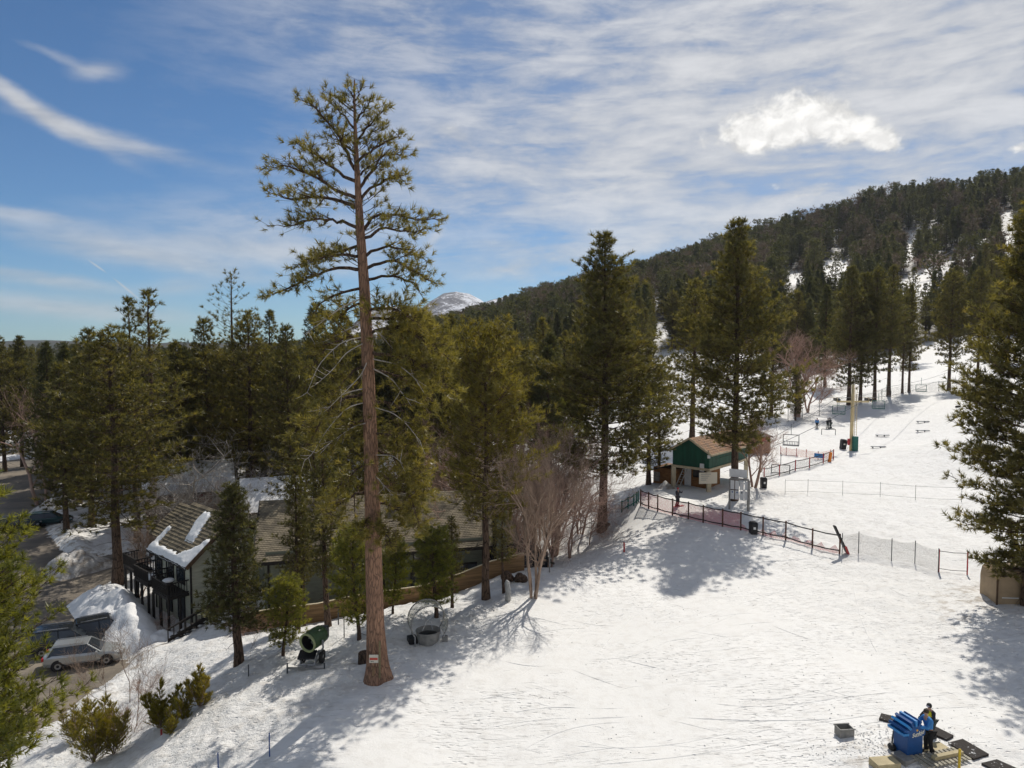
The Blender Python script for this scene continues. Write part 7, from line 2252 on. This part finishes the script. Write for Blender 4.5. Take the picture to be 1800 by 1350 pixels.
    # rubber mats: strips laid on the snow
    def matt(c4, label):
        P = [at(*c_) + Vector((0, 0, .06)) for c_ in c4]
        mb = MB(); mb.prism([p_ - Vector((0, 0, .10)) for p_ in P], Vector((0, 0, .13)))
        o_ = (P[0] + P[2]) / 2
        own(mb, 'rubber_mat', M_MAT, label, 'mat', o_, 'rubber mats laid on the snow')
    matt([(1549, 1256), (1580, 1264), (1574, 1274), (1545, 1266)], 'dark mat end sticking out left behind the blue box')
    matt([(1640, 1279), (1676, 1298), (1664, 1305), (1629, 1290)], 'dark mat behind the green vested child')
    matt([(1692, 1305), (1738, 1331), (1711, 1338), (1667, 1311)], 'snow speckled dark mat nearest the yellow pole')
    matt([(1752, 1340), (1790, 1358), (1762, 1366), (1725, 1346)], 'last mat half covered in dirt at the bottom edge')
    # wire basket
    b = at(1484, 1292); eb = empty('wire_basket', b, 'open grey plastic crate on the snow left of the blue box', 'crate')
    z = b.z; Fb = frame(b, (1, .1)); m_ = MB()
    w_, d_, h_ = .30, .22, .36
    for (a0, a1, b0, b1) in ((-w_, w_, -d_, -d_ + .03), (-w_, w_, d_ - .03, d_), (-w_, -w_ + .03, -d_ + .03, d_ - .03), (w_ - .03, w_, -d_ + .03, d_ - .03)):
        mm_ = MB(); wall_box(mm_, Fb, a0, a1, b0, b1, 0, h_); mm_.build('crate_side', M_WGREY, eb, world=True)
    mm_ = MB(); wall_box(mm_, Fb, -w_ + .03, w_ - .03, -d_ + .03, d_ - .03, .02, .05); mm_.build('crate_bottom', M_WGREY, eb, world=True)
    mm_ = MB(); mm_.bar(Fb(-w_ - .03, -d_ - .01, h_), Fb(w_ + .03, -d_ - .01, h_), .05, .04); mm_.bar(Fb(-w_ - .03, d_, h_), Fb(w_ + .03, d_, h_), .05, .04); mm_.build('crate_rim', M_WGREY, eb, world=True)
    e.scale = (.84, .84, .84)
    return Fr, base
M_MAT = mat('mat_rubber', (.045, .038, .033), .9, 0, 3.2, .03, 14, color2=(.05, .042, .036))
def speckle_mat():
    nt = NT(M_MAT.node_tree); b = nt.n['Principled BSDF']; g = nt.new('ShaderNodeNewGeometry')
    n = nt.noise(g.outputs['Position'], 9, 4, .65); n2 = nt.noise(g.outputs['Position'], 1.2, 3, .5)
    f = nt.m('MULTIPLY', nt.ramp(n, .60, .66), nt.ramp(n2, .42, .6))
    nt.link(nt.mix(f, (.045, .038, .033), (.75, .75, .74)), b.inputs['Base Color'])
speckle_mat()
STN, STN_BASE = station()


# ------------------------------------------------------------------ people
def skin_obj(name, joints, edges, m, parent, sub=2):
    """joints: {key: (x, y, z, r)}; one continuous skinned surface"""
    keys = list(joints); me = bpy.data.meshes.new(name)
    me.from_pydata([joints[k][:3] for k in keys], [(keys.index(a), keys.index(b)) for a, b in edges], []); me.update()
    o = mesh_obj(name, me, parent)
    sk = o.modifiers.new('skin', 'SKIN'); sk.use_smooth_shade = True
    if not me.skin_vertices: pass
    lay = me.skin_vertices[0].data if me.skin_vertices else None
    if lay is None:
        return o
    for i, k in enumerate(keys):
        r = joints[k][3]; lay[i].radius = (r, r) if isinstance(r, (int, float)) else r
        lay[i].use_root = (i == 0)
    ss = o.modifiers.new('subdiv', 'SUBSURF'); ss.levels = sub; ss.render_levels = sub
    me.materials.append(m)
    return o

def ensure_skin(o):
    pass

def person(p, rz, sc, label, jacket, pants, hat, pose='stand', skis=None, vest=None, far=False, hair=None, group=None, board=None, strap=None):
    """figure 1.75 m high at scale 1, facing -y before rotation"""
    e = empty('person', p, label, 'person', group, rz); e.scale = (sc, sc, sc)
    P = {
        'stand': dict(lean=0, armL=[(.21, 0, 1.40), (.28, -.02, 1.12), (.29, -.10, .88)], armR=[(-.21, 0, 1.40), (-.28, -.02, 1.12), (-.29, -.10, .88)], footL=(.12, -.02), footR=(-.12, .02), knee=0.03),
        'work': dict(lean=.10, armL=[(.20, -.06, 1.38), (.26, -.22, 1.15), (.12, -.46, 1.14)], armR=[(-.20, -.06, 1.38), (-.26, -.24, 1.16), (-.10, -.48, 1.12)], footL=(.12, .02), footR=(-.12, -.05), knee=.05),
        'ski': dict(lean=.16, armL=[(.20, -.12, 1.34), (.30, -.26, 1.10), (.30, -.46, 1.02)], armR=[(-.20, -.12, 1.34), (-.30, -.28, 1.12), (-.28, -.46, 1.04)], footL=(.13, 0), footR=(-.13, -.03), knee=.14),
        'raise': dict(lean=.02, armL=[(.20, -.02, 1.40), (.34, -.12, 1.24), (.28, -.30, 1.42)], armR=[(-.20, -.02, 1.40), (-.32, -.12, 1.22), (-.2, -.32, 1.40)], footL=(.10, 0), footR=(-.10, .03), knee=.04),
    }[pose]
    ln = P['lean']
    sh = Vector((0, -ln, 1.42)); pel = Vector((0, ln * .4, .93)); nk = Vector((0, -ln * 1.15, 1.50)); hd = Vector((0, -ln * 1.3 - .01, 1.62))
    J = {'pelvis': (*pel, .145), 'waist': (pel.x, (pel.y + sh.y) / 2 + .01, 1.12, (.15, .11)), 'chest': (sh.x, sh.y + .01, 1.32, (.17, .12)), 'neck': (*nk, .055), 'head': (*hd, .082), 'crown': (hd.x, hd.y, 1.70, .06)}
    E = [('pelvis', 'waist'), ('waist', 'chest'), ('chest', 'neck'), ('neck', 'head'), ('head', 'crown')]
    for s_, A in (('l', P['armL']), ('r', P['armR'])):
        J['sh' + s_] = (*A[0], .062); J['el' + s_] = (*A[1], .046); J['wr' + s_] = (*A[2], .032)
        E += [('chest', 'sh' + s_), ('sh' + s_, 'el' + s_), ('el' + s_, 'wr' + s_)]
    for s_, Fp, sg in (('l', P['footL'], 1), ('r', P['footR'], -1)):
        J['hip' + s_] = (.10 * sg, pel.y, .86, .10); J['kn' + s_] = (.11 * sg, pel.y - P['knee'] + Fp[1] * .5, .50, .065); J['an' + s_] = (Fp[0], Fp[1] + .05, .10, .048); J['to' + s_] = (Fp[0] * 1.05, Fp[1] - .14, .04, .038)
        E += [('pelvis', 'hip' + s_), ('hip' + s_, 'kn' + s_), ('kn' + s_, 'an' + s_), ('an' + s_, 'to' + s_)]
    skin_obj('body', J, E, M_SKIN, e, 2)
    # jacket
    K = {k: J[k] for k in ('pelvis', 'waist', 'chest', 'shl', 'shr', 'ell', 'elr', 'wrl', 'wrr')}
    K2 = {}
    for k, v in K.items():
        r = v[3]; r = (r, r) if isinstance(r, (int, float)) else r
        K2[k] = (v[0], v[1], v[2] - (.06 if k == 'pelvis' else 0), (r[0] + .028, r[1] + .028))
    K2['collar'] = (nk.x, nk.y + .005, 1.485, (.085, .08))
    skin_obj('jacket', K2, [('pelvis', 'waist'), ('waist', 'chest'), ('chest', 'collar'), ('chest', 'shl'), ('chest', 'shr'), ('shl', 'ell'), ('shr', 'elr'), ('ell', 'wrl'), ('elr', 'wrr')], jacket, e, 2)
    Q = {}
    for k in ('pelvis', 'hipl', 'hipr', 'knl', 'knr', 'anl', 'anr'):
        v = J[k]; r = v[3] if isinstance(v[3], (int, float)) else v[3][0]; Q[k] = (v[0], v[1], v[2] - (.02 if k == 'pelvis' else 0), r + .024)
    skin_obj('trousers', Q, [('pelvis', 'hipl'), ('pelvis', 'hipr'), ('hipl', 'knl'), ('hipr', 'knr'), ('knl', 'anl'), ('knr', 'anr')], pants, e, 2)
    if vest:
        V_ = {'a': (J['waist'][0], J['waist'][1], 1.06, (.185, .15)), 'b': (J['waist'][0], J['waist'][1], 1.16, (.195, .155)), 'c': (J['chest'][0], J['chest'][1], 1.34, (.19, .15)), 'd': (nk.x, nk.y, 1.44, (.11, .10))}
        skin_obj('vest', V_, [('a', 'b'), ('b', 'c'), ('c', 'd')], vest, e, 2)
    for s_, sg in (('l', 1), ('r', -1)):
        a = Vector(J['an' + s_][:3]); m_ = MB(); m_.box((a.x, a.y - .06, .07), (.13, .32, .14)); m_.box((a.x, a.y + .01, .17), (.13, .15, .16)); m_.build('boot', M_BLACK, e, bevel=.03)
        # hands: palm with fingers
        w = Vector(J['wr' + s_][:3]); d = (w - Vector(J['el' + s_][:3])).normalized()
        side = d.cross(Vector((0, 0, 1))).normalized() if abs(d.z) < .9 else Vector((0, 1, 0))
        H_ = {'p0': (*(w + d * .0), .028), 'p1': (*(w + d * .07), .036)}; EE = [('p0', 'p1')]
        for f in range(4):
            o_ = side * (-.026 + f * .0175); a1 = w + d * .09 + o_; a2 = a1 + d * (.032 + .004 * (f in (1, 2))) + Vector((0, 0, -.012)); a3 = a2 + d * .016 + Vector((0, 0, -.024))
            H_['f%d' % f] = (*a1, .010); H_['g%d' % f] = (*a2, .009); H_['h%d' % f] = (*a3, .0085); EE += [('p1', 'f%d' % f), ('f%d' % f, 'g%d' % f), ('g%d' % f, 'h%d' % f)]
        t1 = w + d * .03 - side * .035 * sg; t2 = t1 + d * .035 - side * .015 * sg
        H_['t1'] = (*t1, .012); H_['t2'] = (*t2, .010); EE += [('p0', 't1'), ('t1', 't2')]
        skin_obj('glove' if far or vest else 'hand', H_, EE, M_BLACK if far or vest else M_SKIN, e, 1)
    # face
    m_ = MB(); m_.add([(hd.x - .014, hd.y - .078, 1.615), (hd.x + .014, hd.y - .078, 1.615), (hd.x, hd.y - .105, 1.612), (hd.x, hd.y - .08, 1.65)], [(0, 1, 2), (0, 2, 3), (1, 3, 2)]); m_.build('nose', M_SKIN, e)
    for s_ in (-1, 1):
        m_ = MB(); m_.sphere((hd.x + .03 * s_, hd.y - .074, 1.645), .011, 8, 6); m_.build('eye', M_BLACK, e)
        m_ = MB(); m_.sphere((hd.x + .082 * s_, hd.y, 1.63), .022, 8, 6, (.5, .8, 1.2)); m_.build('ear', M_SKIN, e)
    m_ = MB(); m_.box((hd.x, hd.y - .077, 1.585), (.045, .008, .010)); m_.build('mouth', mat('lips', (.30, .10, .09), .6), e)
    if hat == 'beanie' or hat == 'hair':
        m_ = MB(); m_.lathe([(.095, 0), (.10, .03), (.092, .09), (.06, .13), (0, .145)], (hd.x, hd.y + .008, 1.635), 16, Matrix.Rotation(R(-12), 3, 'X')); m_.build('cap' if hat == 'beanie' else 'hair', M_HAIR if hat == 'hair' else hair or M_BLACK, e, smooth=True)
    if hat == 'helmet':
        m_ = MB(); m_.lathe([(.112, -.03), (.122, .02), (.115, .09), (.075, .14), (0, .155)], (hd.x, hd.y + .008, 1.63), 18); m_.build('helmet', M_BLACK, e, smooth=True)
        m_ = MB(); m_.box((hd.x, hd.y - .095, 1.66), (.17, .05, .075)); m_.build('goggles', mat('goggle_pale', (.45, .42, .5), .15, spec=.8), e, bevel=.02)
    if skis:
        for sg in (-1, 1):
            m_ = MB(); m_.add([(sg * .13 - .05, .75, .0), (sg * .13 + .05, .75, .0), (sg * .13 + .04, -.75, .0), (sg * .13 - .04, -.75, 0), (sg * .13, -.95, .09),
                               (sg * .13 - .05, .75, .025), (sg * .13 + .05, .75, .025), (sg * .13 + .04, -.75, .025), (sg * .13 - .04, -.75, .025), (sg * .13, -.94, .11)],
                              [(0, 1, 2, 3), (3, 2, 4), (5, 8, 7, 6), (8, 9, 7), (0, 5, 6, 1), (1, 6, 7, 2), (2, 7, 9, 4), (3, 4, 9, 8), (0, 3, 8, 5)]); m_.build('ski', skis, e)
            h_ = Vector(J['wrl' if sg > 0 else 'wrr'][:3]); m_ = MB(); m_.tube([h_ + Vector((0, -.05, .1)), Vector((h_.x * 1.25, h_.y + .25, .02))], .012, 5); m_.build('ski_pole', M_DSTEEL, e)
    if board:
        m_ = MB(); m_.box((0, -.03, .012), (1.45, .27, .022)); m_.build('snowboard', board, e, bevel=.01)
    return e

# skin vertex layers are made when the modifier is added; keep the radii in a second pass
def add_skin_layers():
    pass

pa = STN(.66, -.22, .04)
person(pa, R(-90) + math.atan2(.28, .96) + R(-12), .98, 'attendant in a blue jacket and black trousers working at the blue conveyor box', M_BLUEJ, M_PANTS, 'beanie', 'work', hair=M_HAIR)
pc = at(1637, 1298)
person(pc, R(-70), .80, 'child in a helmet, pale goggles and yellow green vest behind the attendant', M_DJACK, M_GPANTS, 'helmet', 'ski', vest=M_YEL)
ph = at(1191, 889)
person(ph, R(30), 1.0, 'person in dark clothes with red boots standing inside the red net fence', M_DJACK, M_DJACK, 'beanie', 'raise', far=True, hair=M_RJACK, board=M_REDPAD)
person(at(1436, 753), R(170), 1.0, 'skier in a blue jacket riding down behind the lift chairs', M_BLUEJ, M_PANTS, 'beanie', 'stand', skis=M_BLACK, far=True)
person(at(1455, 754), R(150), 1.0, 'skier in black bending forward behind the lift chair', M_PANTS, M_GPANTS, 'helmet', 'ski', skis=M_BLACK, far=True)
person(at(1460, 753), R(200), 1.0, 'skier in grey standing close beside the black clad one', M_DJACK, M_GPANTS, 'helmet', 'ski', skis=M_BLACK, far=True)


# ------------------------------------------------------------------ ski and groomer tracks pressed into the snow, as real low ridges
def tracks():
    mb = MB(); rgt = random.Random(4)
    def ridge(pts, w, h, wob=.0):
        P = []
        for i, (px, py) in enumerate(pts):
            P.append(at(px, py))
        # resample
        Ls = [0]
        for a, b in zip(P[:-1], P[1:]): Ls.append(Ls[-1] + (b - a).length)
        n = max(4, int(Ls[-1] / .35)); vs = []
        for i in range(n + 1):
            s = Ls[-1] * i / n
            x = float(np.interp(s, Ls, [q.x for q in P])); y = float(np.interp(s, Ls, [q.y for q in P]))
            s2 = min(s + .2, Ls[-1]); s1 = max(s - .2, 0)
            tx = float(np.interp(s2, Ls, [q.x for q in P]) - np.interp(s1, Ls, [q.x for q in P])); ty = float(np.interp(s2, Ls, [q.y for q in P]) - np.interp(s1, Ls, [q.y for q in P]))
            l = math.hypot(tx, ty) + 1e-6; nx, ny = -ty / l, tx / l
            k = (rgt.random() * .6 + .5) * min(1, i / 2, (n - i) / 2)
            vs.append((x, y, nx, ny, k))
        xs = np.array([[v[0] + v[2] * w * o * .5, v[1] + v[3] * w * o * .5] for v in vs for o in (-1, 0, 1)])
        zs = height(xs[:, 0], xs[:, 1])
        V = []
        for i, v in enumerate(vs):
            V.append((xs[3 * i][0], xs[3 * i][1], zs[3 * i] - .012)); V.append((xs[3 * i + 1][0], xs[3 * i + 1][1], zs[3 * i + 1] + .55 * h * v[4])); V.append((xs[3 * i + 2][0], xs[3 * i + 2][1], zs[3 * i + 2] - .012))
        Fc = []
        for i in range(len(vs) - 1):
            b = 3 * i; Fc += [(b, b + 1, b + 4, b + 3), (b + 1, b + 2, b + 5, b + 4)]
        mb.add(V, Fc)
    def bez(a, b, c, n=10): return [((1 - t) ** 2 * a[0] + 2 * t * (1 - t) * b[0] + t * t * c[0], (1 - t) ** 2 * a[1] + 2 * t * (1 - t) * b[1] + t * t * c[1]) for t in [i / n for i in range(n + 1)]]
    ridge(bez((905, 1330), (985, 1270), (1100, 1268)), .10, .05); ridge(bez((895, 1255), (960, 1238), (1030, 1245)), .09, .05); ridge(bez((1018, 1262), (1060, 1262), (1110, 1258)), .16, .08)
    ridge(bez((860, 1280), (940, 1262), (1020, 1262)), .07, .03); ridge(bez((1030, 1243), (1060, 1245), (1100, 1243)), .09, .04)
    ridge(bez((1000, 1310), (1150, 1330), (1330, 1275)), .10, .04); ridge(bez((1050, 1345), (1200, 1340), (1400, 1290)), .10, .04)
    ridge(bez((1250, 1235), (1350, 1250), (1480, 1225)), .10, .05); ridge(bez((1280, 1225), (1380, 1238), (1500, 1205)), .09, .04); ridge(bez((1200, 1260), (1330, 1270), (1470, 1262)), .10, .05)
    ridge(bez((1050, 1150), (1090, 1090), (1200, 1030)), .10, .03); ridge(bez((900, 1190), (1000, 1130), (1060, 1060)), .12, .03); ridge(bez((690, 1320), (850, 1225), (960, 1160)), .12, .03)
    ridge(bez((1500, 1010), (1500, 1080), (1545, 1150)), .12, .04); ridge(bez((1240, 992), (1380, 985), (1480, 978)), .25, .10); ridge(bez((1050, 1000), (1200, 990), (1300, 985)), .15, .04)
    ridge(bez((1100, 1140), (1300, 1060), (1470, 1005)), .12, .03); ridge(bez((1080, 1165), (1290, 1085), (1480, 1010)), .12, .03)
    for i in range(150):
        px = rgt.uniform(760, 1750); py = rgt.uniform(1010, 1340); L_ = rgt.uniform(15, 120) * (py - 700) / 500
        if 690 + (1330 - py) * .9 > px: continue
        a = R(rgt.choice([8, 14, 20, -8, -30, 155]) + rgt.uniform(-8, 8))
        q = (px + math.cos(a) * L_, py - math.sin(a) * L_ * .55)
        if q[1] > 1345 or q[1] < 990 or q[0] > 1790: continue
        ridge(bez((px, py), ((px + q[0]) / 2 + rgt.uniform(-6, 6), (py + q[1]) / 2 + rgt.uniform(-10, 10)), q, 6), rgt.uniform(.04, .09), rgt.uniform(.015, .04))
    me = mb.mesh('ski_tracks', SNOW)
    o = mesh_obj('ski_tracks', me); tag(o, 'thin ski tracks and ridges crossing the piste', kind='stuff')
    # loose crumbs of snow and dirt: small lumps on the rough ground
    mb2 = MB()
    for i in range(1500):
        if i < 600: px, py = rgt.gauss(1560, 70), rgt.gauss(1320, 22)
        elif i < 1200: px, py = rgt.uniform(300, 900), rgt.uniform(1060, 1340)
        else: px, py = rgt.uniform(900, 1790), rgt.uniform(1000, 1340)
        if py > 1349 or py < 1000 or px > 1795: continue
        p = G(px, py, .5 if px > 1400 else -.3)
        if i < 1200 and i >= 600 and rough_mask(np.array([p.x]), np.array([p.y]))[0] < .5: continue
        r = rgt.uniform(.012, .038); z = gz(p.x, p.y)
        ang = rgt.random() * 3
        mb2.box((p.x, p.y, z + r * .3), (r * 2, r * 1.5, r * 1.2), Matrix.Rotation(ang, 3, Vector((.3, .4, .8)).normalized()), .6)
    o = mesh_obj('snow_crumbs', mb2.mesh('snow_crumbs', SNOW)); tag(o, 'loose crumbs of snow scattered over trampled ground', kind='stuff')
tracks()


# ------------------------------------------------------------------ air
def haze():
    m = bpy.data.materials.new('haze'); m.use_nodes = True
    nt = NT(m.node_tree)
    for n in list(nt.n):
        if n.type == 'BSDF_PRINCIPLED': nt.n.remove(n)
    v = nt.new('ShaderNodeVolumePrincipled'); v.inputs['Density'].default_value = HAZE
    v.inputs['Color'].default_value = (.80, .87, 1.0, 1); v.inputs['Anisotropy'].default_value = .2
    nt.link(v.outputs[0], nt.n['Material Output'].inputs['Volume'])
    mb = MB(); mb.box((0, 3300, 205), (16000, 7400, 450)); o = mb.build('haze', m); tag(o, 'thin pale air between the viewer and the far hills', kind='stuff')
HAZE = 0.6e-4
haze()
